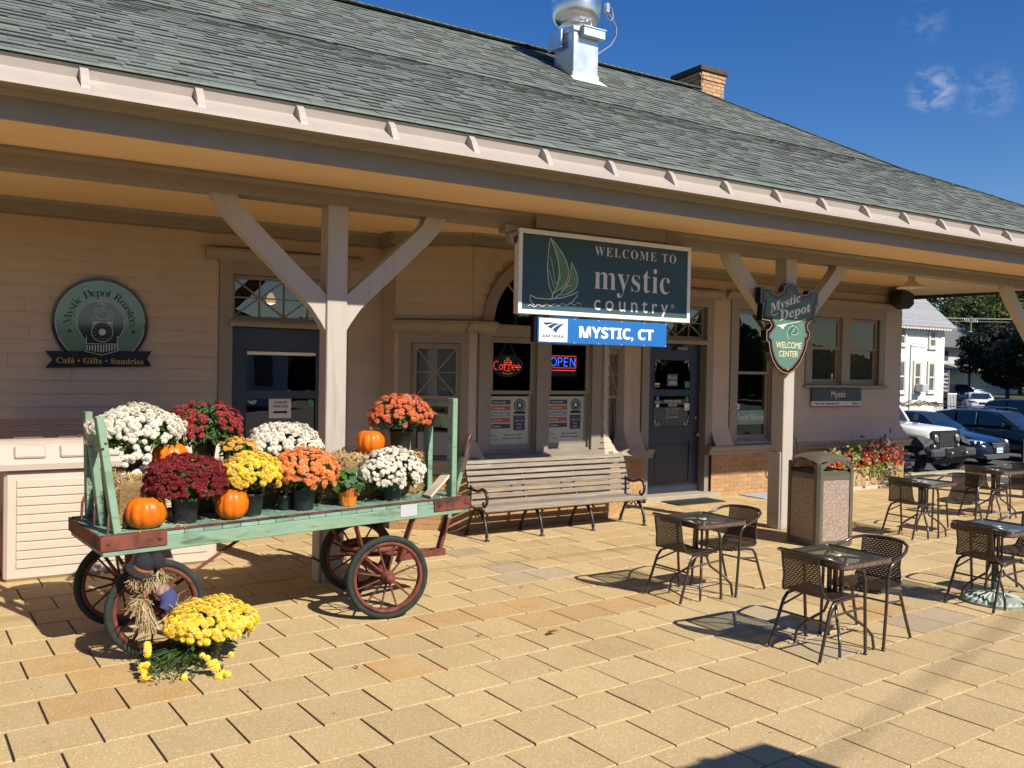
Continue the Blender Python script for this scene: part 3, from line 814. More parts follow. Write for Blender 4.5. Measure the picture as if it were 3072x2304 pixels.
def sash_window(x0, x1, z0, zm, z1, y, M=None, up='plain', lo='plain', pane=None):
    pane = pane or m_pane
    m = MB(M); m.box(x0, x0+.022, y-.01, y+.07, z0, z1); m.box(x1-.022, x1, y-.01, y+.07, z0, z1); m.box(x0+.022, x1-.022, y-.01, y+.07, z1-.022, z1); m.box(x0+.022, x1-.022, y-.01, y+.08, z0, z0+.025)
    wi = D(m, 'window', m_trim)
    for k, (za, zb, yy, style) in enumerate(((zm-.02, z1-.022, y+.012, up), (z0+.025, zm+.02, y+.045, lo))):
        f = .048; a, b = x0+.022, x1-.022
        s = MB(M); s.box(a, a+f, yy-.016, yy+.016, za, zb); s.box(b-f, b, yy-.016, yy+.016, za, zb); s.box(a+f, b-f, yy-.016, yy+.016, zb-f, zb); s.box(a+f, b-f, yy-.016, yy+.016, za, za+(.04 if k == 0 else .075))
        D(s, 'sash', m_trim, wi)
        g0, g1, h0, h1 = a+f, b-f, za+(.04 if k == 0 else .075), zb-f
        D(MB(M).add([(g0, yy, h0), (g1, yy, h0), (g1, yy, h1), (g0, yy, h1)], [(0, 1, 2, 3)]), 'pane', pane, wi)
        if style == 'cross':
            q = MB(M); t_ = .016
            cx, cz_ = (g0+g1)/2, (h0+h1)/2
            q.box(cx-t_/2, cx+t_/2, yy-.012, yy+.008, h0, h1); q.box(g0, g1, yy-.011, yy+.007, cz_-t_/2, cz_+t_/2)
            q.bar((g0, yy-.002, h0), (g1, yy-.002, h1), .018, t_, 0, (0, 0, 1)); q.bar((g0, yy-.003, h1), (g1, yy-.003, h0), .018, t_, 0, (0, 0, 1))
            D(q, 'muntins', m_trim, wi)
    return wi
def transom(x0, x1, z0, z1, y):
    m = MB(); m.box(x0, x1, y-.02, y+.03, z0, z0+.045); m.box(x0, x1, y-.02, y+.03, z1-.045, z1); m.box(x0, x0+.04, y-.02, y+.03, z0+.045, z1-.045); m.box(x1-.04, x1, y-.02, y+.03, z0+.045, z1-.045)
    t = D(m, 'transom_window', m_trim)
    a, b, c, d_ = x0+.04, x1-.04, z0+.045, z1-.045
    D(MB().add([(a, y+.005, c), (b, y+.005, c), (b, y+.005, d_), (a, y+.005, d_)], [(0, 1, 2, 3)]), 'pane', m_pane, t)
    q = MB(); wq = (b-a)/4; cz_ = (c+d_)/2; tt = .016
    for k in (1, 2, 3): q.box(a+k*wq-tt/2, a+k*wq+tt/2, y-.014, y+.004, c, d_)
    q.box(a, b, y-.0135, y+.0035, cz_-tt/2, cz_+tt/2)
    for s0 in (0, 2):
        q.bar((a+s0*wq, y-.004, c), (a+(s0+2)*wq, y-.004, d_), .017, tt); q.bar((a+s0*wq, y-.005, d_), (a+(s0+2)*wq, y-.005, c), .017, tt)
    D(q, 'muntins', m_trim, t); return t
def door(x0, x1, z0, z1, y, gl, panels):
    m = MB(); gx0, gx1 = gl[0]
    m.box(x0, gx0, y-.022, y+.022, z0, z1); m.box(gx1, x1, y-.022, y+.022, z0, z1)
    zs = [z0]
    for (a, b) in sorted(gl[1:]+panels): zs += [a, b]
    zs.append(z1)
    for i in range(0, len(zs), 2): m.box(gx0, gx1, y-.022, y+.022, zs[i], zs[i+1])
    for (a, b) in panels: m.box(gx0, gx1, y-.008, y+.012, a, b); m.box(gx0+.05, gx1-.05, y-.016, y-.008, a+.05, b-.05, 0, .004)
    d_ = D(m, 'door', m_navy)
    for (a, b) in gl[1:]:
        D(MB().add([(gx0, y-.004, a), (gx1, y-.004, a), (gx1, y-.004, b), (gx0, y-.004, b)], [(0, 1, 2, 3)]), 'pane', m_doorpane, d_)
        bd = MB(); bd.box(gx0-.012, gx0+.006, y-.028, y-.022, a-.012, b+.012); bd.box(gx1-.006, gx1+.012, y-.028, y-.022, a-.012, b+.012); bd.box(gx0+.006, gx1-.006, y-.028, y-.022, b-.006, b+.012); bd.box(gx0+.006, gx1-.006, y-.028, y-.022, a-.012, a+.006)
        D(bd, 'bead', m_navy, d_)
    return d_
m_doorpane = glass('door pane', tint=(.5, .53, .52), gain=2.4, wav=.015)
m_brass = mat('brass', (.55, .38, .14), (.45, .3, .1), rough=.3, metal=1.0)

# west door
casing(2.84, 4.14, 0.0, 3.12, .155, WY, head=.15, cext=.16)
transom(2.845, 4.135, 2.585, 3.115, WY+.07)
D(MB().sweep([(WY+.14, 2.50), (WY-.045, 2.50), (WY-.055, 2.52), (WY-.055, 2.55), (WY-.03, 2.585), (WY+.14, 2.585)], 2.80, 4.18), 'transom_bar', m_trim)
dl = door(2.85, 4.13, .06, 2.495, 10.92, [(3.05, 3.93), (.95, 1.635), (1.72, 2.22)], [(.25, .82)])
D(MB().box(3.05, 3.93, 10.905, 10.914, 2.165, 2.205), 'blind_rail', m_white, dl)
D(MB().box(2.84, 4.14, 10.78, 11.0, -.02, .055), 'threshold', m_conc)
# east door
casing(9.33, 10.555, 0.0, 3.12, .15, WY, head=.13, cext=.16)
transom(9.335, 10.55, 2.585, 3.115, WY+.07)
D(MB().sweep([(WY+.14, 2.50), (WY-.045, 2.50), (WY-.055, 2.52), (WY-.055, 2.55), (WY-.03, 2.585), (WY+.14, 2.585)], 9.29, 10.59), 'transom_bar', m_trim)
dr = door(9.345, 10.54, .085, 2.495, 10.90, [(9.545, 10.325), (1.16, 1.66), (1.755, 2.24)], [(.25, .92)])
hd = MB(); hd.tube([(10.46, 10.80, 1.02), (10.46, 10.88, 1.02)], .012, 8); hd.lathe([(.0, 0), (.022, .005), (.03, .02), (.026, .035), (.0, .042)], 12, 0, Matrix.Translation((10.46, 10.845, 1.02)) @ Matrix.Rotation(R(90), 4, 'X')); hd.lathe([(.026, 0), (.026, .008), (0, .009)], 12, 0, Matrix.Translation((10.46, 10.877, 1.30)) @ Matrix.Rotation(R(90), 4, 'X'))
D(hd, 'door_knob', m_brass, dr)
dc = MB(); dc.box(9.95, 10.18, 10.80, 10.87, 2.40, 2.455, 0, .006); dc.bar((10.05, 10.79, 2.47), (10.35, 10.84, 2.485), .02, .01); D(dc, 'door_closer', mat('bronze closer', (.22, .16, .09), rough=.4, metal=.8), dr)
D(MB().box(9.12, 10.76, 10.56, 10.99, -.02, .08, 0, .008), 'doorstep', m_conc)
# windows A and B
casing(11.285, 12.125, .88, 3.13, .175, WY, head=.15, cext=.12)
sash_window(11.285, 12.125, .885, 2.055, 3.125, WY+.03)
casing(13.16, 15.09, 1.86, 3.10, .17, WY, head=.18, cext=.13, sill=1.86)
D(MB().box(13.985, 14.225, WY-.03, WY+.14, 1.862, 3.10), 'mullion', m_trim)
m_greypane = glass('shaded pane', tint=(.35, .37, .36), gain=1.0, haze=.35, hazec=(.10, .115, .105))
sash_window(13.165, 13.985, 1.862, 2.53, 3.095, WY+.03, pane=m_greypane); sash_window(14.225, 15.085, 1.862, 2.53, 3.095, WY+.03, pane=m_greypane)
bl = MB(); bl.box(13.2, 13.95, WY+.12, WY+.125, 2.52, 3.08); bl.box(14.26, 15.05, WY+.12, WY+.125, 1.9, 3.08)
D(bl, 'roller_blind', mat('grey green blind', (.12, .14, .12), rough=.9))
# bay windows
hd_ = MB(ML)
for M_, L_, a, b in ((ML, LL, .20, .84), (MR, LR, .10, .80)):
    c = MB(M_); c.box(.055, a, -.03, .08, .90, 2.36); c.box(b, L_-.03, -.03, .08, .90, 2.36); c.box(.05, L_-.03, -.034, .06, 2.36, 2.50)
    c.sweep([(.02, 2.50), (-.04, 2.50), (-.05, 2.53), (-.09, 2.575), (-.125, 2.60), (-.125, 2.635), (.02, 2.66)], -.03 if M_ is ML else -.1, L_+.08)
    D(c, 'casing', m_trim, baywall)
    sash_window(a, b, .90, 1.67, 2.355, .03, M_, up='cross')
c = MB(MF)
X = lambda x: x-5.57
c.box(.09, X(5.83), -.03, .10, .96, 2.46); c.box(X(6.55), X(6.74), -.03, .10, .96, 2.46); c.box(X(7.46), LF-.09, -.03, .10, .96, 2.46)
c.box(.085, LF-.085, -.034, .06, 2.46, 2.615)
for a, b in ((-.09, AC-AR+.02), (AC+AR-.02, LF+.09)):
    c.sweep([(.02, 2.50), (-.04, 2.50), (-.05, 2.53), (-.09, 2.575), (-.125, 2.60), (-.125, 2.635), (.02, 2.66)], a, b)
# arched hood
N = 28; vs = []
for k in range(N+1):
    a = math.pi*k/N
    for r0, yy in ((AR-.0, .06), (AR, -.03), (AR+.12, -.034), (AR+.135, -.06), (AR+.165, -.06), (AR+.165, .01)):
        vs.append((AC-r0*math.cos(a), yy, AZ-.05+r0*math.sin(a)))
fs = []
for k in range(N):
    for j in range(5): fs.append((k*6+j, k*6+j+1, (k+1)*6+j+1, (k+1)*6+j))
c.add(vs, fs, 0)
D(c, 'casing', m_trim, baywall)
sash_window(X(5.83), X(6.55), .965, 1.745, 2.455, .03, MF); sash_window(X(6.74), X(7.46), .965, 1.745, 2.455, .03, MF)
fan_ = MB(MF); pts = [(AC+AR*math.cos(math.pi*k/24), AZ-.05+AR*math.sin(math.pi*k/24)) for k in range(25)]
fan_.poly(pts, .05); fl = D(fan_, 'arched_pane', m_pane, baywall)
q = MB(MF)
for k in range(1, 4):
    a = math.pi*k/4; q.bar((AC, .045, AZ-.05), (AC+AR*math.cos(a), .045, AZ-.05+AR*math.sin(a)), .02, .02)
D(q, 'muntins', m_trim, baywall)
# venetian blind and air conditioner in the west bay window
v = MB(ML)
for k in range(34):
    z_ = 2.30-.0225*k
    if z_ > 1.54: v.box(.25, .80, .10, .118, z_, z_+.003, 0, 0, Matrix.Identity(4))
v.box(.25, .80, .13, .133, 1.56, 2.32)
D(v, 'venetian_blind', mat('blind slat', (.40, .42, .42), rough=.6), baywall)
ac = MB(ML); ac.box(.30, .78, -.02, .25, .935, 1.235, 0, .01)
for k in range(11): ac.box(.33, .75, -.028, -.02, .96+.024*k, .972+.024*k)
D(ac, 'air_conditioner', mat('dull grey metal', (.30, .31, .32), rough=.5, metal=.4), baywall)
# interior pendant seen through the west transom
lp = thing('pendant_lamp', 'small lit pendant bulb glimpsed through the transom above the door beside the round sign', 'lamp', (3.80, 12.4, 2.93))
MB().tube([(0, 0, .13), (0, 0, .55)], .006, 6).build('cord', m_black, lp)
MB().lathe([(.02, .12), (.04, .09), (.07, .02), (.06, -.03)], 16, cap=False).build('lamp_shade', glow('glass shade', (1, .55, .2), .35), lp)
MB().lathe([(.0, -.045), (.03, -.03), (.035, 0), (.02, .04), (0, .05)], 12).build('bulb', glow('bulb', (1, .68, .3), 9), lp)
# ================================================================== SIGNS
def text_fit(mb, body, x0, x1, z, size, y, mi=0, bold=0.0, space=1.0, sx=None):
    """text with its ink stretched from x0 to x1, baseline z"""
    t = MB(); t.text(body, size, 0, 0, 0, 0, 'LEFT', 1.0, bold, space)
    a = min(v[0] for v in t.v); b = max(v[0] for v in t.v); k = (x1-x0)/(b-a)
    mb.add([(x0+(v[0]-a)*k, y, z+v[2]) for v in t.v], t.f, mi)
def arc_text(mb, body, cx, cz, r, a0, a1, size, y, mi=0, bold=0.0, top=True):
    ws = []
    for ch in body:
        if ch == ' ': ws.append((None, .32*size)); continue
        t = MB().text(ch, size, 0, 0, 0, 0, 'LEFT', 1.0, bold)
        a = min(v[0] for v in t.v); b = max(v[0] for v in t.v); ws.append((t, b-a+.05*size, a, b))
    tot = sum(w[1] for w in ws); cur = 0
    for w in ws:
        f = (cur+w[1]/2)/tot; an = a0+(a1-a0)*f; cur += w[1]
        if w[0] is None: continue
        t = w[0]; m = (w[2]+w[3])/2
        rx, rz = math.cos(an), math.sin(an); tx, tz = (rz, -rx)
        mb.add([(cx+rx*(r+v[2])+tx*(v[0]-m), y, cz+rz*(r+v[2])+tz*(v[0]-m)) for v in t.v], t.f, mi)
m_signblue = mat('teal navy sign vinyl', (.036, .078, .105), (.040, .085, .112), rough=.5, spec=.2, scale=2)
m_letter = mat('pale grey vinyl', (.62, .60, .58), rough=.4)
m_silver = mat('aluminium frame', (.72, .72, .68), (.66, .66, .62), rough=.4, metal=.15)
m_leafg = mat('leaf green vinyl', (.06, .16, .05), (.085, .20, .06), rough=.4, scale=3)
m_leafd = mat('dark leaf vinyl', (.03, .075, .035), rough=.4)
m_blue = mat('railway blue vinyl', (.012, .13, .42), (.014, .12, .38), rough=.35, scale=4)
m_vwhite = mat('white vinyl', (.80, .80, .80), rough=.4)
m_signblack = mat('gloss black sign', (.007, .008, .013), rough=.2, coat=.25, spec=.3)

# --- welcome sign
sg = thing('welcome_sign', 'large silver-framed dark teal WELCOME TO mystic country sign with leaf-sailed boat, under the canopy beam', 'sign', (6.245, 7.9, 2.635))
def S(mb, n, m, p, **k): return mb.build(n, m, p, world=True, **k)
X0, X1, Z0, Z1 = 5.03, 7.46, 2.635, 3.53
S(MB().box(X0+.02, X1-.02, 7.905, 7.97, Z0+.02, Z1-.02), 'panel', m_signblue, sg)
f = MB(); fw = .048
f.box(X0, X1, 7.89, 7.985, Z0, Z0+fw, 0, .004); f.box(X0, X1, 7.89, 7.985, Z1-fw, Z1, 0, .004); f.box(X0, X0+fw, 7.891, 7.984, Z0+fw, Z1-fw, 0, .004); f.box(X1-fw, X1, 7.891, 7.984, Z0+fw, Z1-fw, 0, .004)
S(f, 'frame', m_silver, sg)
t = MB(); yl = 7.902
text_fit(t, serif('WELCOME TO'), 6.03, 7.23, 3.325, .145, yl, bold=-.0012, space=1.25)
text_fit(t, serif('mystic'), 6.03, 7.14, 2.955, .41, yl, bold=-.004)
text_fit(t, 'country', 6.03, 7.12, 2.725, .235, yl, bold=.002, space=1.45)
t.text('®', .075, 7.19, 2.79, yl)
S(t, 'lettering', m_letter, sg)
lg = MB()
def bez(p, n=14):
    P = [Vector(q) for q in p]; out = []
    for i in range(n+1):
        t_ = i/n; Q = P[:]
        while len(Q) > 1: Q = [Q[j].lerp(Q[j+1], t_) for j in range(len(Q)-1)]
        out.append((Q[0].x, Q[0].y))
    return out
left = bez([(5.475, 2.865), (5.375, 2.98), (5.395, 3.25), (5.43, 3.46)]); right = bez([(5.43, 3.46), (5.70, 3.25), (5.80, 3.02), (5.475, 2.865)])
lg.poly(left+right[1:-1], yl+.0012, 0)
mid = bez([(5.475, 2.865), (5.60, 3.02), (5.575, 3.22), (5.43, 3.46)])
lg.poly(left[:-1]+mid[::-1][:-1], yl+.0008, 1)
l2 = bez([(5.55, 2.855), (5.68, 2.95), (5.72, 3.08), (5.71, 3.225)]); r2 = bez([(5.71, 3.225), (5.91, 2.98), (5.76, 2.87), (5.55, 2.855)])
lg.poly(l2+r2[1:-1], yl+.0005, 0)
for pth, wd in ((left+right[1:-1], .007), (l2+r2[1:-1], .007)): lg.strip(pth, wd, yl, 2, True)
lg.strip(mid, .008, yl-.0003, 2)
for a, b, c_ in (((5.49, 2.93), (5.44, 3.08), (5.41, 3.12)), ((5.50, 2.98), (5.48, 3.15), (5.43, 3.27)), ((5.51, 2.97), (5.57, 3.02), (5.585, 3.09)), ((5.58, 2.90), (5.66, 2.97), (5.70, 3.06)), ((5.60, 2.92), (5.64, 2.95), (5.72, 2.97))):
    lg.strip(bez([a, b, c_], 8), .0045, yl-.0004, 2)
lg.poly([(5.19, 2.835), (5.42, 2.875), (5.79, 2.90), (5.70, 2.855), (5.45, 2.81), (5.27, 2.805)], yl+.0004, 1)
hull = [(5.185, 2.835), (5.265, 2.805), (5.44, 2.806), (5.60, 2.83), (5.74, 2.872), (5.812, 2.912), (5.79, 2.85), (5.74, 2.795), (5.69, 2.765)]
lg.strip(hull, .009, yl-.0006, 2); lg.strip([(5.185, 2.838), (5.19, 2.775), (5.235, 2.73)], .009, yl-.0006, 2)
lg.strip([(5.16+.0125*k, 2.718+.012*math.sin(k*.75)+.0011*k) for k in range(57)], .006, yl-.0007, 2)
lg.strip([(5.465, 2.81), (5.475, 2.87)], .012, yl-.0008, 2); lg.strip([(5.50, 2.815), (5.55, 2.857)], .010, yl-.0008, 2)
S(lg, 'boat_emblem', [m_leafg, m_leafd, m_letter], sg)
hb = MB(); 
for xx in (5.5, 7.0): hb.box(xx, xx+.03, 7.985, 8.03, 3.2, 3.6)
S(hb, 'hanger', m_trim, sg)
# framed board on the beam behind the sign
bd = MB(); bd.box(5.30, 7.13, 7.955, 7.998, 3.565, 3.70); bd.box(5.28, 7.15, 7.945, 7.999, 3.70, 3.72); bd.box(5.28, 5.30, 7.945, 7.999, 3.555, 3.70); bd.box(7.13, 7.15, 7.945, 7.999, 3.555, 3.70)
D(bd, 'beam_board', m_trim)

# --- railway station name board
am = thing('station_name_board', 'narrow blue MYSTIC, CT board with white railway logo square, hanging below the welcome sign', 'sign', (6.21, 7.92, 2.335))
S(MB().box(5.30, 7.12, 7.915, 7.99, 2.337, 2.612, 0, .004), 'panel', m_blue, am)
S(MB().box(5.315, 5.685, 7.911, 7.9155, 2.352, 2.60), 'logo_square', m_vwhite, am)
S(MB().box(5.262, 5.30, 7.93, 8.0, 2.345, 2.63), 'edge_frame', m_signblack, am); S(MB().box(7.12, 7.132, 7.925, 7.995, 2.345, 2.61), 'edge_frame', m_signblack, am)
sc_ = MB()
for k in range(6):
    for zz in (2.347, 2.602): sc_.disc(5.45+k*.33, zz, .006, 7.9105, 0, 8)
S(sc_, 'screw_heads', m_silver, am)
t = MB(); text_fit(t, sbold('MYSTIC, CT'), 5.845, 6.915, 2.412, .165, 7.912, bold=.003); S(t, 'lettering', m_vwhite, am)
t = MB(); text_fit(t, sbold('AMTRAK'), 5.35, 5.645, 2.395, .045, 7.909)
for dx, w0 in ((0, 1), (1, 1), (2, 1)):
    pass
def sw(p): return [(5.355+q[0]*.29, 2.44+q[1]*.12) for q in p]
t.poly(sw(bez([(0, .93), (.25, 1.02), (.45, 1.0), (.66, .93)], 8)+bez([(.66, .93), (.40, .90), (.25, .80), (.17, .70)], 8)[1:-1]+[(.12, .78)]), 7.909)
t.poly(sw(bez([(.22, .62), (.36, .82), (.52, .90), (.74, .92)], 8)+bez([(.84, .90), (.66, .84), (.48, .66), (.40, .40)], 8)), 7.909)
t.poly(sw(bez([(.46, .34), (.55, .62), (.72, .84), (1.02, .97)], 8)+bez([(.90, .78), (.78, .62), (.66, .30), (.62, .06)], 8)), 7.909)
S(t, 'railway_logo', mat('logo navy', (.01, .05, .14), rough=.4), am)
# small tag under it
# --- shield sign on the second post
def sh(u, v): return (8.66+(u-130)*.00152, 3.23-(v-.1*(u-490)-200)*.001044)
half = [(130, 250), (270, 262), (276, 318), (350, 340), (405, 300), (420, 240), (455, 205), (510, 200), (560, 218), (590, 268), (600, 320), (650, 350), (715, 340), (730, 296), (858, 306), (850, 492), (830, 498), (815, 690), (770, 690), (728, 740), (735, 790), (762, 812), (755, 920), (728, 940), (725, 1000), (690, 1110), (640, 1210), (560, 1305), (490, 1340), (410, 1310), (340, 1240), (290, 1150), (255, 1040), (240, 930), (208, 900), (208, 768), (240, 755), (265, 720), (245, 670), (150, 652), (158, 450), (130, 440)]
ss = thing('shield_sign', 'shield-shaped dark green Mystic Depot Welcome Center sign fixed to the second canopy post', 'sign', (9.2, 7.93, 2.04))
out = [sh(*q) for q in half]
cxs, czs = 9.215, 2.66
def shrink(P, d):
    n = len(P); res = []
    area = sum(P[i][0]*P[(i+1) % n][1]-P[(i+1) % n][0]*P[i][1] for i in range(n)); sgn = 1 if area > 0 else -1
    for i in range(n):
        a, b, c = Vector(P[i-1]), Vector(P[i]), Vector(P[(i+1) % n])
        e1, e2 = (b-a).normalized(), (c-b).normalized(); n1 = Vector((-e1.y, e1.x))*sgn; n2 = Vector((-e2.y, e2.x))*sgn
        m = n1+n2; m = m/max(m.length_squared, .6)*2*.5 if m.length > 1e-6 else n1
        m = (n1+n2); k = d/max(.55, (1+n1.dot(n2))/2)/2
        res.append((b.x+m.x*k, b.y+m.y*k))
    return res
S(MB().plate(out, 7.90, 7.985), 'board', m_signblack, ss)
inner = shrink(out, .072)
m_dgreen = mat('shield green', (.075, .165, .135), (.082, .175, .142), rough=.55, spec=.15, scale=6)
m_dgreen2 = mat('shield dark green', (.008, .045, .045), rough=.4)
zc = 2.705
up_ = [p for p in inner if p[1] > zc]; 
def clipz(P, z, keep_up):
    res = []
    for i in range(len(P)):
        a, b = P[i], P[(i+1) % len(P)]
        ia = (a[1] > z) == keep_up; ib = (b[1] > z) == keep_up
        if ia: res.append(a)
        if ia != ib:
            t_ = (z-a[1])/(b[1]-a[1]); res.append((a[0]+t_*(b[0]-a[0]), z))
    return res
fc = MB(); fc.poly(inner, 7.8975, 1); S(fc, 'face', [m_dgreen2, m_dgreen], ss)
m_gold = mat('old gold paint', (.50, .36, .16), rough=.5); m_redln = mat('red line paint', (.30, .075, .05), rough=.5)
ln = MB(); ln.strip(shrink(out, .014), .006, 7.8972, 0, True); ln.strip(shrink(out, .062), .008, 7.8970, 1, True)
S(ln, 'pinstripes', [m_gold, m_redln], ss)
t = MB()
def shtext(body, u, v, wpx, size, slope, bold=0, font=serif):
    tt = MB().text(font(body), size, 0, 0, 0, 0, 'LEFT', 1, bold); a = min(q[0] for q in tt.v); b = max(q[0] for q in tt.v)
    x, z_ = sh(u, v); k = wpx*.00152/(b-a)
    for dx, dz, yy, mi in ((.006, -.006, 7.8965, 2), (0, 0, 7.8955, 0)):
        t.add([(x+(q[0]-a)*k+dx, yy, z_+q[2]+(q[0]-a)*k*slope+dz) for q in tt.v], tt.f, mi)
shtext('Mystic', 252, 560, 370, .165, .30, .002); shtext('Depot', 370, 665, 385, .175, .25, .003)
t.strip(bez([sh(265, 555), sh(262, 605), sh(310, 605), sh(345, 570)], 8), .012, 7.8952, 0)
t.strip([sh(340, 725), sh(560, 695), sh(690, 660)], .008, 7.895, 0); t.poly([sh(330, 722), sh(440, 712), sh(470, 705), sh(425, 740), sh(410, 775), sh(375, 740)], 7.8948, 0)
text_fit(t, 'WELCOME', *[sh(330, 1000)[0], sh(648, 1000)[0]], sh(490, 1012)[1], .115, 7.895, 1); text_fit(t, 'CENTER', sh(368, 1100)[0], sh(606, 1100)[0], sh(490, 1117)[1], .108, 7.895, 1)
S(t, 'lettering', [m_letter, mat('cream lettering', (.72, .60, .36), rough=.5), m_signblack], ss)
o_ = MB()
for pts_, wd in ((bez([sh(480, 900), sh(440, 800), sh(470, 720), sh(540, 715), sh(610, 730), sh(600, 830)], 14), .010), (bez([sh(600, 830), sh(560, 870), sh(490, 850), sh(500, 810), sh(560, 800)], 12), .009), (bez([sh(520, 725), sh(580, 735), sh(570, 790), sh(530, 785)], 8), .008)): o_.strip(pts_, wd, 7.895, 0)
o_.poly([sh(470+70*math.cos(a)+60, 780+75*math.sin(a)) for a in [k*.35 for k in range(18)]], 7.8968, 1)
for (u, v) in ((505, 340), (485, 1270)):
    for a in (-.7, 0, .7):
        x, z_ = sh(u, v); o_.poly([(x, z_-.03), (x+.012*math.cos(a)+.02*math.sin(a), z_), (x+.042*math.sin(a), z_+.042*math.cos(a)), (x-.012*math.cos(a)+.02*math.sin(a), z_)], 7.8955-.0002*a, 2)
for (u, v) in ((215, 355), (790, 385)):
    x, z_ = sh(u, v)
    for a in (0, 1.57, 3.14, 4.71): o_.poly([(x, z_), (x+.022*math.cos(a+.3), z_+.022*math.sin(a+.3)), (x+.022*math.cos(a-.3), z_+.022*math.sin(a-.3))], 7.896, 2)
S(o_, 'painted_ornament', [m_gold, mat('deep teal paint', (.01, .13, .12), rough=.4), mat('rust paint', (.33, .13, .06), rough=.5)], ss)

# --- round roasters sign
rs = thing('round_sign', 'round Mystic Depot Roasters sign with locomotive, coffee cup and ribbon banner', 'sign', (1.405, 10.74, 1.97))
def rr_(u, v): return (.92+(u-245)*.000703, 2.97-(v-.0435*(u-930)-150)*.000753)
RC = (1.405, 2.478); 
def circ(r, a0=0, a1=2*math.pi, n=56, sx=1.0): return [(RC[0]+sx*r*math.cos(a0+(a1-a0)*k/n), RC[1]+r*math.sin(a0+(a1-a0)*k/n)) for k in range(n)]
S(MB().plate(circ(.488), 10.715, 10.735), 'disc_board', m_signblack, rs)
m_sage = mat('sage gloss', (.085, .17, .135), (.09, .18, .14), rough=.15, coat=.35, scale=2)
bot = 2.135
S(MB().poly(clipz(circ(.447), bot, True), 10.7135), 'sage_disc', m_sage, rs)
S(MB().poly(clipz(circ(.238), bot, True), 10.7125), 'inner_disc', mat('dark navy gloss', (.010, .014, .03), rough=.1, coat=.4), rs)
ban = [rr_(165, 1205), rr_(1685, 1240), rr_(1612, 1350), rr_(1682, 1465), rr_(163, 1445), rr_(262, 1330)]
S(MB().plate(ban, 10.70, 10.716), 'ribbon_banner', m_signblack, rs)
ln = MB(); m_silv = mat('silver line', (.45, .47, .46), rough=.4)
ln.strip(clipz(circ(.449), bot, True), .007, 10.7128, 0); ln.strip(circ(.239, -.75, 3.9), .006, 10.7118, 0)
yy = 10.711
ln.strip([rr_(840, 625), rr_(850, 680), rr_(880, 730), rr_(920, 755), rr_(1000, 755), rr_(1040, 730), rr_(1065, 690), rr_(1072, 625)], .006, yy)
ln.strip([(rr_(955, 625)[0]+.081*math.cos(a), rr_(955, 625)[1]+.013*math.sin(a)) for a in [k*.4 for k in range(16)]], .005, yy, 0, True)
ln.strip([rr_(1062, 660), rr_(1100, 650), rr_(1122, 680), rr_(1100, 715), rr_(1055, 715)], .006, yy)
for dx in (-35, 0, 35): ln.strip(bez([rr_(905+dx, 480), rr_(900+dx, 540), rr_(1000+dx, 520), rr_(965+dx*.3, 600)], 8), .005, yy)
cc = rr_(955, 945)
ln.strip([(cc[0]+.107*math.cos(k*.2), cc[1]+.107*math.sin(k*.2)) for k in range(32)], .006, yy, 0, True)
ln.strip([rr_(800, 745), rr_(905, 750), rr_(905, 800)], .006, yy); ln.strip([rr_(1108, 755), rr_(1008, 755), rr_(1008, 800)], .006, yy)
ln.strip([rr_(815, 770), rr_(815, 880)], .005, yy); ln.strip([rr_(1098, 775), rr_(1098, 885)], .005, yy)
ln.strip([rr_(730, 985), rr_(730, 1110)], .006, yy); ln.strip([rr_(1172, 1010), rr_(1172, 1120)], .006, yy)
for q in ((830, 785), (1030, 790)): 
    a, b = rr_(*q); ln.poly([(a, b), (a+.038, b), (a+.038, b-.03), (a, b-.03)], yy)
a, b = cc; ln.disc(a, b, .037, yy, 0, 20)
for k in range(12): ln.disc(a+.078*math.cos(k*.5236), b+.078*math.sin(k*.5236), .004, yy, 0, 6)
co = [rr_(712, 1110), rr_(1190, 1125), rr_(1190, 1220), rr_(950, 1280), rr_(708, 1218)]
ln.strip(co, .006, 10.698, 0, True)
for k in range(12):
    f0 = (k+.6)/12; u = 712+f0*478; x0, zt = rr_(u-9, 1130); x1, _ = rr_(u+9, 1130); zb = rr_(u, 1205+35*(1-abs(f0-.5)*2))[1]
    ln.poly([(x0, zt), (x1, zt), (x1, zb), (x0, zb)], 10.698)
cowbg = MB().poly(co, 10.699); S(cowbg, 'cowcatcher', m_signblack, rs)
boil = MB().poly([rr_(730, 1000), rr_(1172, 1015), rr_(1172, 1125), rr_(730, 1110)], 10.7122); boil.disc(cc[0], cc[1], .105, 10.7121, 0, 32); S(boil, 'boiler', m_signblack, rs)
S(ln, 'line_drawing', m_silv, rs)
t = MB(); arc_text(t, serif('Mystic Depot Roasters'), RC[0], RC[1], .287, math.pi+.10, -.14, .125, 10.712, 0, -.0012)
for q in ((495, 925), (1410, 945)): a, b = rr_(*q); t.disc(a, b, .019, 10.712, 0, 14)
S(t, 'ring_lettering', mat('black lettering', (.01, .012, .012), rough=.4), rs)
t = MB(); text_fit(t, serif('Café • Gifts • Sundries'), rr_(315, 1370)[0], rr_(1560, 1370)[0], 2.025, .088, 10.6985, bold=.0006); S(t, 'banner_lettering', mat('gold lettering', (.36, .25, .05), rough=.45), rs)

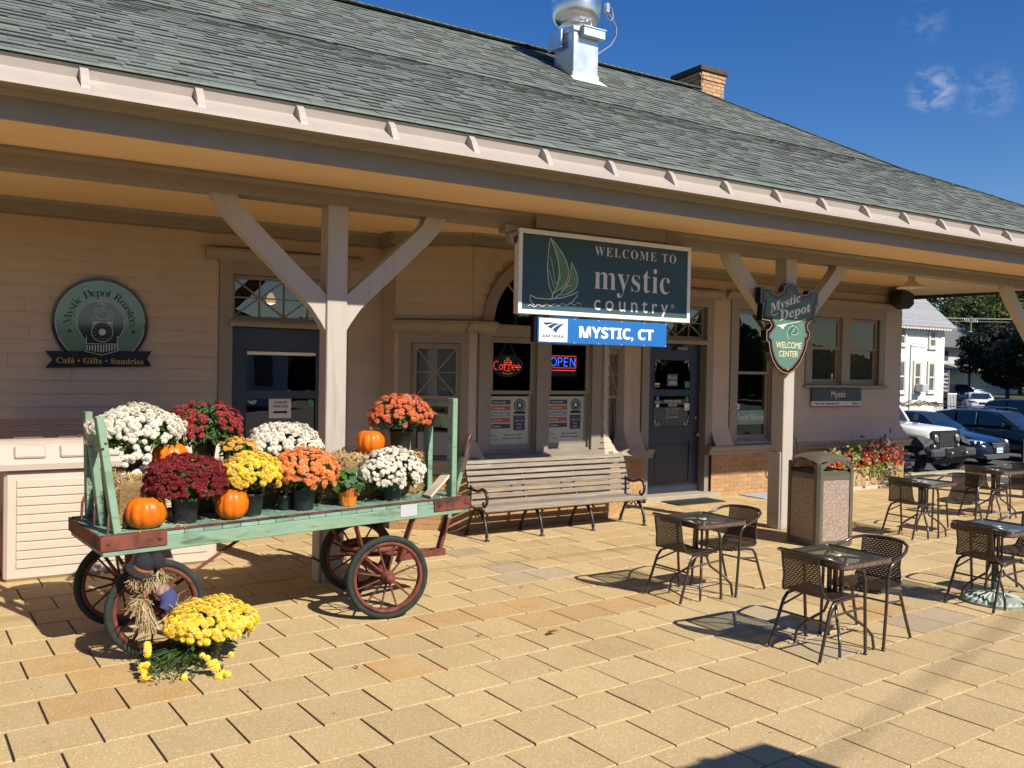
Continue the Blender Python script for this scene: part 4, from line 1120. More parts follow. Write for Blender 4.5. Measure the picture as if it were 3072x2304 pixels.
# --- platform station sign on the wall
ps = thing('wall_station_sign', 'dark grey Mystic platform sign with white direction strip, on the wall below the double window', 'sign', (13.83, 10.745, 1.455))
S(MB().box(13.14, 14.53, 10.72, 10.752, 1.56, 1.795), 'name_panel', mat('slate vinyl', (.035, .04, .055), rough=.4), ps)
S(MB().box(13.14, 14.53, 10.7205, 10.752, 1.475, 1.5595), 'direction_strip', mat('off white vinyl', (.55, .55, .53), rough=.4), ps)
S(MB().box(13.14, 14.53, 10.7198, 10.752, 1.455, 1.4748), 'red_strip', mat('red vinyl', (.28, .03, .05), rough=.4), ps)
t = MB(); text_fit(t, 'Mystic', 13.67, 14.08, 1.635, .16, 10.7185, bold=.001); S(t, 'name_lettering', m_letter, ps)
t = MB(); text_fit(t, '← New York / Washington, DC', 13.18, 13.90, 1.498, .062, 10.719, bold=.0012); text_fit(t, 'Boston →', 14.28, 14.51, 1.498, .062, 10.719, bold=.0012); t.disc(14.08, 1.515, .008, 10.719)
S(t, 'direction_lettering', m_signblack, ps)

# --- notices and stickers
def panel(name, label, cat, x0, x1, z0, z1, y, m, M=None, group=None):
    th = thing(name, label, cat, (M or Matrix.Identity(4)) @ Vector(((x0+x1)/2, y, z0)), group=group)
    MB(M).box(x0, x1, y-.0018, y+.0018, z0, z1).build('sheet', m, th, world=True); return th
m_paper = mat('paper', (.62, .62, .62), rough=.7)
n1 = panel('paper_notice', 'white PLEASE USE OTHER DOOR notice with black arrow on the door glass', 'notice', 3.335, 3.615, 1.385, 1.625, 10.905, m_paper)
t = MB(); text_fit(t, 'PLEASE USE', 3.40, 3.56, 1.572, .034, 10.9025, bold=.0008); text_fit(t, 'OTHER DOOR', 3.385, 3.575, 1.523, .034, 10.9025, bold=.0008)
t.box(3.40, 3.56, 10.9025, 10.903, 1.566, 1.568); t.box(3.385, 3.575, 10.9025, 10.903, 1.517, 1.519); t.box(3.39, 3.545, 10.9025, 10.903, 1.446, 1.474); t.poly([(3.535, 1.43), (3.575, 1.46), (3.535, 1.49)], 10.9024)
S(t, 'lettering', m_signblack, n1)
m_sgreen = mat('green sticker', (.04, .22, .06), rough=.4)
def sticker(name, label, x, z, r, y, m): 
    th = thing(name, label, 'sticker', (x, y, z)); MB().disc(x, z, r, y, 0, 24).build('decal', m, th, world=True); return th
sticker('round_sticker', 'round green sticker beside the PLEASE USE OTHER DOOR notice', 3.865, 1.572, .045, 10.906, m_sgreen)
wh = thing('whale_decal', 'small pale whale decal on the door glass beside the paper notice', 'sticker', (3.12, 10.906, 1.56))
t = MB().poly([(3.10, 1.565), (3.16, 1.56), (3.185, 1.59), (3.185, 1.61), (3.15, 1.615), (3.12, 1.60), (3.09, 1.60), (3.075, 1.625), (3.07, 1.60), (3.085, 1.585)], 10.9065); S(t, 'decal', mat('pale decal', (.28, .32, .34), rough=.5), wh)
# east door decals
hrs = thing('door_hours_decal', 'white Mystic Depot Roasters Cafe Hours lettering on the lower door glass', 'notice', (9.93, 10.885, 1.2))
t = MB(); yd = 10.886
def cen(body, x, z, size, w_=None, bold=0.0): 
    if w_: text_fit(t, body, x-w_/2, x+w_/2, z, size, yd, bold=bold)
    else: t.text(body, size, x, z, yd, 0, 'CENTER', 1, bold)
cen('MYSTIC DEPOT ROASTERS', 9.95, 1.545, .062, .36, .0015); cen('CAFÉ HOURS', 9.95, 1.485, .062, .19, .0015)
cen('Monday - Friday 7am to 5pm', 9.95, 1.44, .03, .32); cen('Saturday - 7am to 3pm', 9.95, 1.402, .03, .26); cen('Sunday - 7am to 3pm', 9.95, 1.365, .03, .24); cen('Smoke-free facility', 9.98, 1.30, .036, .18, .0006)
t.strip([(9.84+.024*math.cos(k*.3), 1.312+.027*math.sin(k*.3)) for k in range(21)], .006, yd, 0, True)
def flour(x, z, sx, sz):
    for p in ([(0, .10), (.0, .04), (.03, .0), (.05, .03), (.02, .05)], [(0, .0), (.05, -.01), (.09, .0), (.12, .02)], [(.02, .1), (.05, .07), (.01, .05)], [(.06, .0), (.08, .04), (.11, .03)], [(0, .1), (-.005, .14), (.02, .16)]):
        t.strip(bez([(x+sx*a, z+sz*b) for a, b in p], 8), .007, yd)
flour(9.56, 1.18, 1, 1); flour(10.31, 1.18, -1, 1)
S(t, 'lettering', mat('frosted lettering', (.55, .55, .55), rough=.5), hrs)
opn = thing('come_in_decal', 'pale COME IN WE\'RE OPEN panel on the upper glass of the door beside the bench', 'notice', (9.94, 10.885, 1.82))
MB().box(9.825, 10.05, yd+.001, yd+.003, 1.815, 2.01).build('panel', mat('smoky film', (.06, .10, .11), rough=.4), opn, world=True)
t = MB(); cen(script_('Come In'), 9.94, 1.94, .075, .18, .0008); cen("WE'RE", 9.94, 1.905, .027, .07); cen('OPEN', 9.94, 1.84, .07, .18, .002); flour(9.56, 2.225, 1, -1); flour(10.31, 2.225, -1, -1)
S(t, 'lettering', mat('frosted lettering', (.55, .55, .55), rough=.5), opn)
th = thing('wifi_sticker', 'white WiFi sticker beside the cafe hours lettering', 'sticker', (10.27, 10.886, 1.42)); MB().box(10.215, 10.325, yd+.0005, yd+.002, 1.42, 1.535).build('decal', m_vwhite, th, world=True)
t = MB(); text_fit(t, 'WiFi', 10.222, 10.32, 1.43, .055, yd-.0005, bold=.001)
for r_2 in (.012, .024, .036): t.strip([(10.27+r_2*math.cos(.8+k*.19), 1.487+r_2*math.sin(.8+k*.19)) for k in range(9)], .005, yd-.0005)
S(t, 'lettering', m_blue, th)
sticker('round_sticker', 'round green sticker directly above the white WiFi sticker', 10.265, 1.60, .042, yd, m_sgreen)
th = thing('speech_sticker', 'square green sticker with a small point on the door glass beside the OPEN panel', 'sticker', (10.265, 10.886, 1.78)); MB().poly([(10.21, 1.79), (10.255, 1.79), (10.265, 1.77), (10.28, 1.79), (10.32, 1.79), (10.32, 1.89), (10.21, 1.89)], yd).build('decal', m_sgreen, th, world=True)
th = thing('social_stickers', 'small blue, teal and white square stickers in a column beside the cafe hours lettering', 'sticker', (9.62, 10.886, 1.45))
t = MB(); t.box(9.60, 9.66, yd, yd+.002, 1.585, 1.645, 0); t.box(9.57, 9.68, yd, yd+.002, 1.53, 1.575, 1); t.box(9.60, 9.66, yd, yd+.002, 1.475, 1.52, 2); t.text('f', .055, 9.632, 1.59, yd-.0005, 2, 'CENTER', 1, .001); S(t, 'decal', [m_blue, mat('pale teal film', (.16, .26, .28)), m_vwhite], th)
th = thing('hours_sticker', 'small white 24 HR sticker in the corner of the door glass below the OPEN panel', 'sticker', (9.61, 10.886, 1.79)); t = MB(); t.box(9.555, 9.67, yd, yd+.002, 1.835, 1.862); text_fit(t, '24 HR', 9.565, 9.66, 1.795, .04, yd, bold=.0006); S(t, 'decal', m_letter, th)
# window A banner
bn = panel('window_banner', 'pale green Tourist Welcome banner strip across the tall window beside the second post', 'banner', 11.36, 12.05, 1.165, 1.405, 10.85, mat('sage banner', (.19, .34, .28), rough=.6))
t = MB(); t.text('Tourist Welcome Center', .15, 11.395, 1.24, 10.8475, 0, 'LEFT', .60, .001); t.v = [(min(v[0], 12.045), v[1], v[2]) for v in t.v]; S(t, 'lettering', m_letter, bn)
th = sticker('round_sticker', 'round white MDR sticker above the Tourist Welcome banner', 11.40, 1.47, .05, 10.8480, m_vwhite); t = MB(); text_fit(t, 'MDR', 11.365, 11.435, 1.452, .05, 10.847, bold=.0015); S(t, 'lettering', m_signblack, th)
# posters behind the lower bay sashes
m_poster = mat('poster paper', (.42, .42, .36), rough=.6)
PC = [mat('poster navy', (.03, .035, .07), rough=.5), mat('poster red', (.38, .075, .06), rough=.5), mat('poster teal', (.16, .27, .25), rough=.5), m_letter, m_signblack, mat('poster sage', (.11, .22, .20), rough=.5)]
for x0, lab in ((5.87, 'cafe poster of coloured arrow tags below the Coffee LED sign'), (6.78, 'cafe poster of coloured arrow tags below the OPEN LED sign')):
    yp = 9.865
    po = thing('cafe_poster', lab, 'poster', (x0+.3, yp, 1.06), group='cafe posters in the bay window')
    x1 = x0+.62; z0, z1 = 1.05, 1.69
    S(MB().box(x0, x1, yp-.001, yp+.001, z0, z1), 'sheet', m_poster, po)
    g = MB()
    for k, (mi, txt) in enumerate(((0, 'Gourmet Coffee'), (1, 'Nostalgic Fare'), (2, 'Welcome Center'), (1, 'Gift Shop'), (0, 'Souvenirs'))):
        zc_ = 1.615-k*.078
        g.poly([(x0+.02, zc_), (x0+.055, zc_+.03), (x0+.33, zc_+.03), (x0+.33, zc_-.03), (x0+.055, zc_-.03)], yp-.002, mi); g.text(serif(txt), .036, x0+.065, zc_-.012, yp-.0028, 3, 'LEFT', .78, 0); g.disc(x0+.042, zc_, .006, yp-.0028, 3, 8)
    g.disc(x0+.47, 1.57, .088, yp-.002, 4, 28); g.disc(x0+.47, 1.57, .080, yp-.0024, 5, 28); g.disc(x0+.47, 1.57, .047, yp-.0028, 4, 20); g.poly([(x0+.445, 1.55), (x0+.495, 1.55), (x0+.485, 1.60), (x0+.455, 1.60)], yp-.0032, 3); g.disc(x0+.47, 1.57, .01, yp-.0036, 3, 8)
    g.poly([(x0+.375, 1.49), (x0+.565, 1.49), (x0+.555, 1.475), (x0+.565, 1.46), (x0+.375, 1.46), (x0+.385, 1.475)], yp-.0024, 4)
    g.poly([(x0+.375, 1.245), (x0+.555, 1.245), (x0+.555, 1.44), (x0+.375, 1.44)], yp-.002, 0)
    g.text(ital('Breakfast'), .03, x0+.465, 1.405, yp-.0028, 1, 'CENTER', .8); g.text('MON - FRI', .03, x0+.465, 1.36, yp-.0028, 3, 'CENTER', .9); g.text('$3.25', .03, x0+.465, 1.315, yp-.0028, 3); g.text('$4.50', .03, x0+.465, 1.27, yp-.0028, 3)
    g.text(script_('Relax'), .05, x0+.03, 1.17, yp-.0028, 2, 'LEFT', .8, .0008); g.text(script_('enjoy'), .05, x0+.07, 1.125, yp-.0028, 2, 'LEFT', .8, .0008)
    g.text(script_('Gourmet handcrafted'), .036, x0+.24, 1.18, yp-.0028, 4, 'LEFT', .75, .0004); g.text(script_('Hot and cold brewed coffee'), .036, x0+.22, 1.135, yp-.0028, 4, 'LEFT', .68, .0004)
    S(g, 'print', PC, po)
# LED signs in the upper bay sashes
m_redl = glow('red LEDs', (1, .04, .03), 3.0); m_blul = glow('blue LEDs', (.06, .12, 1), 6.0); m_amb = glow('amber LEDs', (1, .35, .05), .8); m_casing = mat('sign casing', (.012, .012, .014), rough=.3)
def led(mb, pts, mi, y, step=.0125, r=.0034):
    L = 0; P = [Vector(p) for p in pts]; d = 0; pos = 0
    for a, b in zip(P, P[1:]):
        l = (b-a).length; s = d
        while s < l:
            q = a.lerp(b, s/l); mb.poly([(q.x+r*math.cos(k*1.05), q.y+r*math.sin(k*1.05)) for k in range(6)], y, mi); s += step
        d = s-l
cf = thing('coffee_led_sign', 'oval black LED sign spelling Coffee in red over an amber cup', 'sign', (6.16, 9.9, 1.97))
S(MB().plate([(6.16+.245*math.cos(k*.2), 2.09+.15*math.sin(k*.2)) for k in range(32)], 9.885, 9.91), 'backboard', m_casing, cf)
g = MB(); yl_ = 9.883
def ellp(cx, cz_, a, b, a0, a1, n=14): return [(cx+a*math.cos(a0+(a1-a0)*k/n), cz_+b*math.sin(a0+(a1-a0)*k/n)) for k in range(n+1)]
led(g, ellp(5.985, 2.09, .04, .055, 1.0, 5.3), 0, yl_); led(g, ellp(6.055, 2.07, .025, .032, 0, 6.2), 0, yl_)
for x in (6.115, 6.175): led(g, [(x-.015, 2.03), (x+.005, 2.10), (x+.03, 2.14), (x+.045, 2.13)], 0, yl_); led(g, [(x-.02, 2.10), (x+.035, 2.105)], 0, yl_)
for x in (6.255, 6.325): led(g, ellp(x, 2.07, .027, .032, 0, 5.5)+[], 0, yl_); led(g, [(x-.025, 2.07), (x+.027, 2.072)], 0, yl_)
led(g, ellp(6.155, 2.145, .055, .015, 0, 6.2), 1, yl_+.0003); led(g, [(6.10, 2.14), (6.105, 2.06), (6.125, 2.02), (6.19, 2.02), (6.21, 2.06), (6.212, 2.14)], 1, yl_+.0003); led(g, ellp(6.155, 2.0, .075, .018, 3.2, 6.2), 1, yl_+.0003)
for k in range(3): led(g, [(6.13+k*.022, 2.17), (6.14+k*.022, 2.20)], 1, yl_)
S(g, 'LED_lettering', [m_redl, m_amb], cf)
MB().tube([(6.02, 9.895, 2.19), (6.16, 9.895, 2.42), (6.30, 9.895, 2.19)], .0018, 5).build('hanging_cord', m_silver, cf, world=True)
op = thing('open_led_sign', 'rectangular LED sign spelling OPEN in blue with a red border', 'sign', (7.07, 9.9, 2.0))
S(MB().box(6.80, 7.275, 9.885, 9.915, 1.955, 2.25, 0, .008), 'case', m_casing, op)
g = MB()
led(g, [(6.815, 2.075), (6.815, 2.235), (7.255, 2.235), (7.255, 2.075), (6.815, 2.075)], 0, yl_, .013)
led(g, ellp(6.885, 2.155, .045, .055, 0, 6.28, 18), 1, yl_, .0105)
led(g, [(6.96, 2.10), (6.96, 2.21)], 1, yl_, .0105); led(g, [(6.96, 2.21), (7.00, 2.21), (7.02, 2.195), (7.02, 2.17), (7.00, 2.155), (6.965, 2.155)], 1, yl_, .0105)
led(g, [(7.12, 2.21), (7.06, 2.21), (7.06, 2.10), (7.12, 2.10)], 1, yl_, .0105); led(g, [(7.065, 2.155), (7.11, 2.155)], 1, yl_, .0105)
led(g, [(7.16, 2.10), (7.16, 2.21), (7.235, 2.10), (7.235, 2.21)], 1, yl_, .0105)
S(g, 'LED_lettering', [m_redl, m_blul], op)
S(MB().box(6.82, 7.25, 9.8835, 9.8845, 2.035, 2.045), 'red_tube', glow('dim red tube', (1, .08, .06), .8), op)
# things inside the windows
cn = thing('display_counter', 'dark counter with pale canisters behind the bay window glass', 'counter', (6.6, 10.45, .05)); S(MB().box(5.7, 7.5, 10.3, 10.8, .05, 1.70), 'cabinet', m_dark, cn)
cn2 = MB(); cn2.lathe([(.04, 0), (.04, .13), (.0, .13)], 12, 0, Matrix.Translation((6.05, 10.4, 1.70))); cn2.lathe([(.04, 0), (.04, .14), (.0, .14)], 12, 0, Matrix.Translation((5.96, 10.4, 1.70))); S(cn2, 'canister', m_paper, cn)
reg = MB(); reg.box(6.85, 7.15, 10.35, 10.6, 1.70, 1.80); reg.bar((6.85, 10.38, 1.93), (7.1, 10.38, 1.93), .2, .02); S(reg, 'till', m_black, cn)
cup = thing('paper_cup', 'white paper cup standing on the sill inside the double window above the Mystic platform sign', 'cup', (13.85, 10.88, 1.965)); MB().lathe([(.028, 0), (.037, .10), (.034, .10), (.026, .005)], 16).build('cup_body', m_vwhite, cup)

# --- fittings under the canopy
lm = thing('canopy_lamp', 'white enamel pendant shade lamp hanging under the canopy beside the black speaker', 'lamp', (12.83, 8.6, 3.44))
MB().tube([(0, 0, .12), (0, 0, .32)], .012, 8).build('stem', mat('rusty pipe', (.10, .06, .04), rough=.8), lm)
MB().lathe([(.03, .205), (.05, .20), (.055, .11), (.10, .07), (.20, .02), (.222, .0), (.218, -.004), (.19, .015), (.09, .06), (.045, .09)], 28, cap=False).build('lamp_shade', mat('enamel', (.60, .57, .50), rough=.3), lm)
MB().lathe([(0, -.02), (.03, -.01), (.042, .02), (.03, .06), (.0, .07)], 14).build('bulb', mat('frosted bulb', (.7, .68, .62), rough=.3), lm)
spk = thing('outdoor_speaker', 'black wedge-shaped speaker fixed under the frieze at the corner of the wall', 'speaker', (15.45, 10.6, 3.5))
MB(Matrix.Translation((0, 0, 0)) @ Matrix.Rotation(.25, 4, 'Y')).plate([(-.20, .13), (-.05, .17), (.16, .16), (.22, -.02), (.10, -.15), (-.14, -.14), (-.22, -.02)], -.17, .08).build('cabinet', mat('speaker black', (.012, .012, .013), rough=.6, bump=.3, bscale=150), spk)
MB().bar((0, .05, .1), (0, .16, .22), .04, .02).build('bracket', m_black, spk)
lt = thing('security_light', 'beige twin flood security light mounted under the beam at the edge of the welcome sign', 'light', (5.02, 8.05, 3.44))
lb = MB(); lb.box(-.12, .02, -.1, .06, .04, .13, 0, .01); lb.build('housing', m_trim, lt)
lb = MB(Matrix.Translation((-.02, -.08, .0)) @ Matrix.Rotation(-.4, 4, 'Y') @ Matrix.Rotation(.3, 4, 'X')); lb.box(-.06, .06, -.05, .06, -.075, .06, 0, .015); lb.box(-.03, .03, -.054, -.05, -.05, .02, 1); lb.build('lamp_head', [m_trim, m_black], lt)
# --- rooftop exhaust fan
fx = thing('exhaust_fan', 'galvanised kitchen exhaust duct with round aluminium fan on the roof', 'exhaust fan', (8.36, 11.3, 6.5))
b = MB(); b.box(8.12, 8.60, 11.285, 11.80, 6.3, 7.30, 0, .006); S(b, 'duct', m_galv, fx)
b = MB(); b.box(8.09, 8.64, 11.255, 11.83, 7.29, 7.36, 0, .005); S(b, 'curb_cap', m_galv, fx)
b = MB(); b.box(8.235, 8.645, 11.17, 11.28, 7.215, 7.345, 0, .004); b.box(8.22, 8.66, 11.155, 11.29, 7.345, 7.36); S(b, 'grease_box', mat('painted box', (.52, .60, .63), rough=.4), fx)
b = MB(); b.box(8.03, 8.055, 11.5, 11.86, 7.08, 7.36); b.bar((8.12, 11.6, 7.2), (8.03, 11.7, 7.3), .015, .03); S(b, 'hinge_plate', m_galv, fx)
Mf = Matrix.Translation((8.36, 11.56, 7.36))
S(MB().lathe([(.255, 0), (.255, .10), (.27, .12), (.29, .13), (.35, .19), (.385, .28), (.395, .42), (.395, .60), (.42, .62), (.42, .66), (.30, .80), (0, .84)], 36, 0, Mf), 'fan_bowl', m_alu, fx)
b = MB(); b.box(8.70, 8.76, 11.22, 11.29, 7.68, 7.83, 0, .005); S(b, 'switch_box', m_galv, fx)
b = MB(); b.tube([(8.74, 11.25, 7.68), (8.82, 11.25, 7.62), (8.92, 11.25, 7.50), (8.93, 11.26, 7.36), (8.84, 11.28, 7.2), (8.6, 11.3, 7.02)], .011, 8); S(b, 'cable', mat('grey conduit', (.20, .22, .24), rough=.5), fx)
b = MB(); b.tube([(8.72, 11.24, 7.68), (8.72, 11.24, 7.60), (8.80, 11.24, 7.56), (8.85, 11.24, 7.64), (8.82, 11.24, 7.76), (8.76, 11.24, 7.80)], .006, 6); S(b, 'copper_wire', mat('copper wire', (.5, .25, .12), rough=.4, metal=.6), fx)
b = MB(); b.tube([(8.40, 11.22, 7.36), (8.40, 11.22, 7.44), (8.37, 11.30, 7.46)], .018, 8); S(b, 'drain_pipe', m_galv, fx)
fl_ = MB()
y0_, z0_, t_ = rpt(5.06)
fl_.add([(8.05, 11.17, 6.496), (8.72, 11.17, 6.496), (8.66, 11.30, 6.60), (8.08, 11.30, 6.60)], [(0, 1, 2, 3)]); fl_.add([(8.10, 11.272, 6.55), (8.62, 11.272, 6.55), (8.61, 11.276, 6.66), (8.11, 11.276, 6.66)], [(0, 1, 2, 3)])
S(fl_, 'flashing', mat('cream sealant', (.62, .60, .48), rough=.5), fx)
# ================================================================== BAGGAGE CART
m_green = mat('worn mint paint', (.165, .27, .19), (.195, .305, .22), rough=.65, spec=.25, scale=6, bump=.25, bscale=60, c3=(.075, .105, .07), s3=4, t3=(.54, .72), stretch=(1, 3, 4))
m_plank = mat('weathered green plank', (.13, .25, .20), (.19, .32, .25), rough=.7, scale=8, rnd=.2, isl=True, bump=.25, bscale=50, c3=(.07, .10, .08), s3=6, t3=(.58, .75))
m_red = mat('worn red iron', (.125, .035, .025), (.18, .055, .036), rough=.7, spec=.25, scale=9, bump=.3, bscale=60, c3=(.045, .025, .02), s3=7, t3=(.50, .64))
m_tyre = mat('faded green rubber tyre', (.020, .025, .023), (.032, .042, .037), rough=.75, spec=.2, scale=12, bump=.15, bscale=60)
m_wood = mat('bare pale board', (.62, .56, .42), (.55, .49, .36), rough=.7, scale=9, bump=.1, bscale=40)
CYAW = R(5.6)
cart = thing('baggage_cart', 'antique mint green railway baggage cart with red iron wheels, loaded with mums, pumpkins and hay', 'cart', (.875, 6.50, 0), CYAW)
DL, DW = 2.99, .95
def zd(x): return .872+.019*x
def W2(x, y, z=0):      # cart-local -> world
    c, s = math.cos(CYAW), math.sin(CYAW); return (.875+x*c-y*s, 6.50+x*s+y*c, z)
def L2(X_, Y_):
    c, s = math.cos(CYAW), math.sin(CYAW); dx, dy = X_-.875, Y_-6.50; return (dx*c+dy*s, -dx*s+dy*c)
TILT = Matrix.Translation((0, 0, .872)) @ Matrix.Rotation(-math.atan(.019), 4, 'Y')
npl = 22; pw = DL/npl
for k in range(npl):
    m = MB(TILT); m.box(k*pw+.0015, (k+1)*pw-.0015, .004, DW-.004, -.036, random.uniform(-.003, .001), 0, .003); m.build('deck_plank', m_plank, cart)
for y0, y1 in ((.0, .045), (DW-.045, DW)):
    m = MB(TILT); m.box(0, DL, y0-.003 if y0 == 0 else y0, y1, -.135, -.037, 0, .005); m.build('side_rail', m_green, cart)
m = MB(TILT); m.box(.0, .06, .046, DW-.046, -.13, -.04); m.build('end_rail', m_green, cart)
m = MB(TILT); m.box(DL-.06, DL, .046, DW-.046, -.13, -.04); m.build('end_rail', m_green, cart)
m = MB(TILT); m.box(.0, DL, -.0045, .05, .0005, .006); m.build('edge_iron', m_red, cart)
m = MB(TILT); m.box(.0, DL, DW-.05, DW+.0045, .0005, .006); m.build('edge_iron', m_red, cart)
def corner_iron(x0, x1, end, ln, full):
    m = MB(TILT)
    m.box(x0, x1, -.014, -.0035, -.098, .004, 0, .003)
    for xx in (x0+.05, x1-.05): m.lathe([(.014, 0), (.012, .006), (.0, .009)], 10, 0, Matrix.Translation((xx, -.014, -.045)) @ Matrix.Rotation(R(90), 4, 'X'))
    if full: m.box(-.016, -.003, -.013, DW+.012, -.098, .004, 0, .003) if end == 0 else m.box(DL+.003, DL+.014, -.013, DW+.012, -.098, .004, 0, .003)
    m.build('corner_iron', m_red, cart)
corner_iron(-.014, .42, 0, .42, True); corner_iron(DL-.36, DL+.012, 1, .36, True)
m = MB(TILT); m.box(2.30, 2.46, -.0085, -.0035, -.11, -.01, 0, .001); pl = m.build('plaque', mat('pale metal plaque', (.50, .52, .56), rough=.35, metal=.3), cart)
# end racks
def rack(x, lean, hs, name):
    r = MB()
    tops = []
    for i, y in enumerate((.09, .86)):
        zb = zd(x); p0 = (x, y, zb); p1 = (x+lean*(1 if i == 0 else .2), y+(.09 if (i == 0 and lean < 0) else 0), zb+hs)
        s = MB(); s.bar(p0, p1, .085, .05, 0, (1, 0, 0), .004); s.build('rack_post', m_green, cart); tops.append(Vector(p1))
        r.tube([(x-.055*(1 if x < 1 else -1), y, zb+.01), (x-.05*(1 if x < 1 else -1), y, zb+.12), (x-.012, y, zb+.22)], .010, 6)
        r.lathe([(.011, 0), (.009, .006), (0, .008)], 8, 0, Matrix.Translation((x+lean*.8, y-.026, zb+hs*.78)) @ Matrix.Rotation(R(90), 4, 'X'))
    a = Vector((x+lean*.78, .09+(.05 if lean < 0 else 0), zd(x)+hs*.76)); b = Vector((x+lean*.2, .86, zd(x)+hs*.76))
    s = MB(); s.bar(a, b, .04, .115, 0, (0, 0, 1), .004); s.build('rack_rail', m_green, cart)
    s = MB(); s.bar((x, .48, zd(x)), (x+lean*.7, .48, zd(x)+hs*.72), .085, .05, 0, (1, 0, 0), .004); s.build('rack_post', m_green, cart)
    r.tube([(x-.055*(1 if x < 1 else -1), .48, zd(x)+.01), (x-.05*(1 if x < 1 else -1), .48, zd(x)+.12), (x-.012, .48, zd(x)+.22)], .010, 6)
    r.build(name, mat('rusty strap', (.09, .04, .025), (.14, .06, .035), rough=.7, scale=20), cart)
rack(.11, -.10, .80, 'rack_strap'); rack(2.87, .0, .86, 'rack_strap')
# wheels
def wheel_parts(loc, rot, first=None):
    wh = MB(); RW = .34
    w = bpy.data.objects.new('wheel', None)
    m = MB(Matrix.Rotation(R(90), 4, 'X'))
    m.lathe([(RW-.052, -.024), (RW-.016, -.028), (RW-.003, -.02), (RW, 0), (RW-.003, .02), (RW-.016, .028), (RW-.052, .024), (RW-.052, -.024)], 48, cap=False)
    return m
RWm = wheel_parts(None, None).mesh('tyre', m_tyre)
m = MB(Matrix.Rotation(R(90), 4, 'X')); m.lathe([(.262, -.026), (.288, -.03), (.290, .03), (.262, .026), (.262, -.026)], 48, cap=False); rimm = m.mesh('rim', m_red)
m = MB(Matrix.Rotation(R(90), 4, 'X')); m.lathe([(0, -.075), (.03, -.07), (.034, -.045), (.05, -.04), (.055, -.015), (.055, .02), (.04, .05), (.0, .055)][::-1], 20); m2 = m; 
hubm = MB(Matrix.Rotation(R(90), 4, 'X')).lathe([(0, .09), (.03, .085), (.036, .06), (.036, .05), (.052, .045), (.058, .015), (.058, -.02), (.045, -.05), (0, -.055)][::-1], 20).mesh('hub', m_red)
spm = MB(); spm.tube([(.045, 0, 0), (.262, 0, 0)], [.010, .0075], 6); spm = spm.mesh('spoke', m_red)
def wheel(x, y, rz, spin):
    M = Matrix.Translation((x, y, .34)) @ Matrix.Rotation(rz, 4, 'Z') @ Matrix.Rotation(spin, 4, 'Y')
    t = put('wheel', hubm, cart); t.matrix_basis = M
    put('tyre', RWm, t); put('rim', rimm, t)
    for k in range(12):
        o = put('spoke', spm, t); o.rotation_euler = (0, 2*math.pi*k/12, 0)
wheel(2.16, -.055, R(-14), .2); wheel(2.37, .86, R(-14), .5); wheel(.36, .035, 0, .1); wheel(.36, .945, 0, .35)
und = MB()
und.bar((.36, .03, .34), (.36, .95, .34), .045, .045); und.build('axle', m_red, cart)
und = MB(); und.bar((2.16, -.05, .34), (2.37, .86, .34), .045, .045); und.build('axle', m_red, cart)
und = MB(); M_ = Matrix.Translation((2.265, .40, 0)); und.lathe([(.20, .50), (.26, .50), (.26, .535), (.20, .535), (.20, .50)], 28, 0, M_, cap=False); und.lathe([(.19, .47), (.27, .47), (.27, .49), (.19, .49), (.19, .47)], 28, 0, M_, cap=False)
und.bar((2.17, .12, .36), (2.30, .16, .52), .05, .02); und.bar((2.30, .66, .36), (2.33, .62, .52), .05, .02); und.build('turntable', m_red, cart)
for (a, b) in (((2.02, .10, .52), (1.92, .06, .78)), ((2.36, .13, .40), (2.47, .06, .80)), ((2.12, .72, .50), (2.02, .85, .78)), ((2.50, .66, .48), (2.60, .85, .80))):
    MB().bar(a, b, .06, .018, 0, (1, 0, 0), .002).build('bolster_strut', m_red, cart)
for (a, b) in (((.40, .10, .40), (1.05, .12, .78)), ((.40, .86, .40), (1.05, .83, .78)), ((.33, .10, .40), (.10, .12, .75)), ((.33, .86, .40), (.10, .83, .75))):
    MB().tube([a, b], .013, 6).build('brace_rod', m_red, cart)
MB().plate([(.20, .60), (.52, .60), (.47, .74), (.25, .74)], .10, .16).build('axle_block', mat('faded pink block', (.36, .21, .18), (.30, .16, .13), rough=.7, scale=8), cart)
MB().bar((.36, .30, .36), (.36, .30, .74), .06, .06).build('axle_post', m_red, cart); MB().bar((.36, .70, .36), (.36, .70, .74), .06, .06).build('axle_post', m_red, cart)
# tongue folded upright at the east end
tg = MB()
for y in (.20, .44): tg.bar((2.40, y, .42), (2.88, .33+.03*(1 if y > .3 else -1), .40), .022, .055)
tg.box(2.83, 2.95, .28, .38, .37, .43, 0, .004); tg.build('drawbar', m_red, cart)
MB().bar((2.90, .33, .40), (2.995, .33, .70), .06, .035, 0, (1, 0, 0), .003).build('tongue_foot', m_red, cart)
MB().bar((2.985, .33, .66), (3.17, .33, 1.24), .055, .04, 0, (1, 0, 0), .003).build('tongue', m_green, cart)
th_ = MB(); th_.bar((3.13, .33, 1.10), (3.185, .33, 1.28), .06, .045, 0, (1, 0, 0), .003)
th_.tube(bez([(3.16, .30), (3.20, .30), (3.22, .30)], 2) and [(3.165, .33, 1.22), (3.16, .30, 1.32), (3.185, .29, 1.41), (3.225, .31, 1.455), (3.26, .35, 1.44), (3.265, .375, 1.38), (3.235, .375, 1.30), (3.20, .355, 1.24)], .014, 8)
th_.build('handle_loop', mat('dark worn handle', (.06, .03, .025), (.10, .05, .04), rough=.5, scale=20), cart)
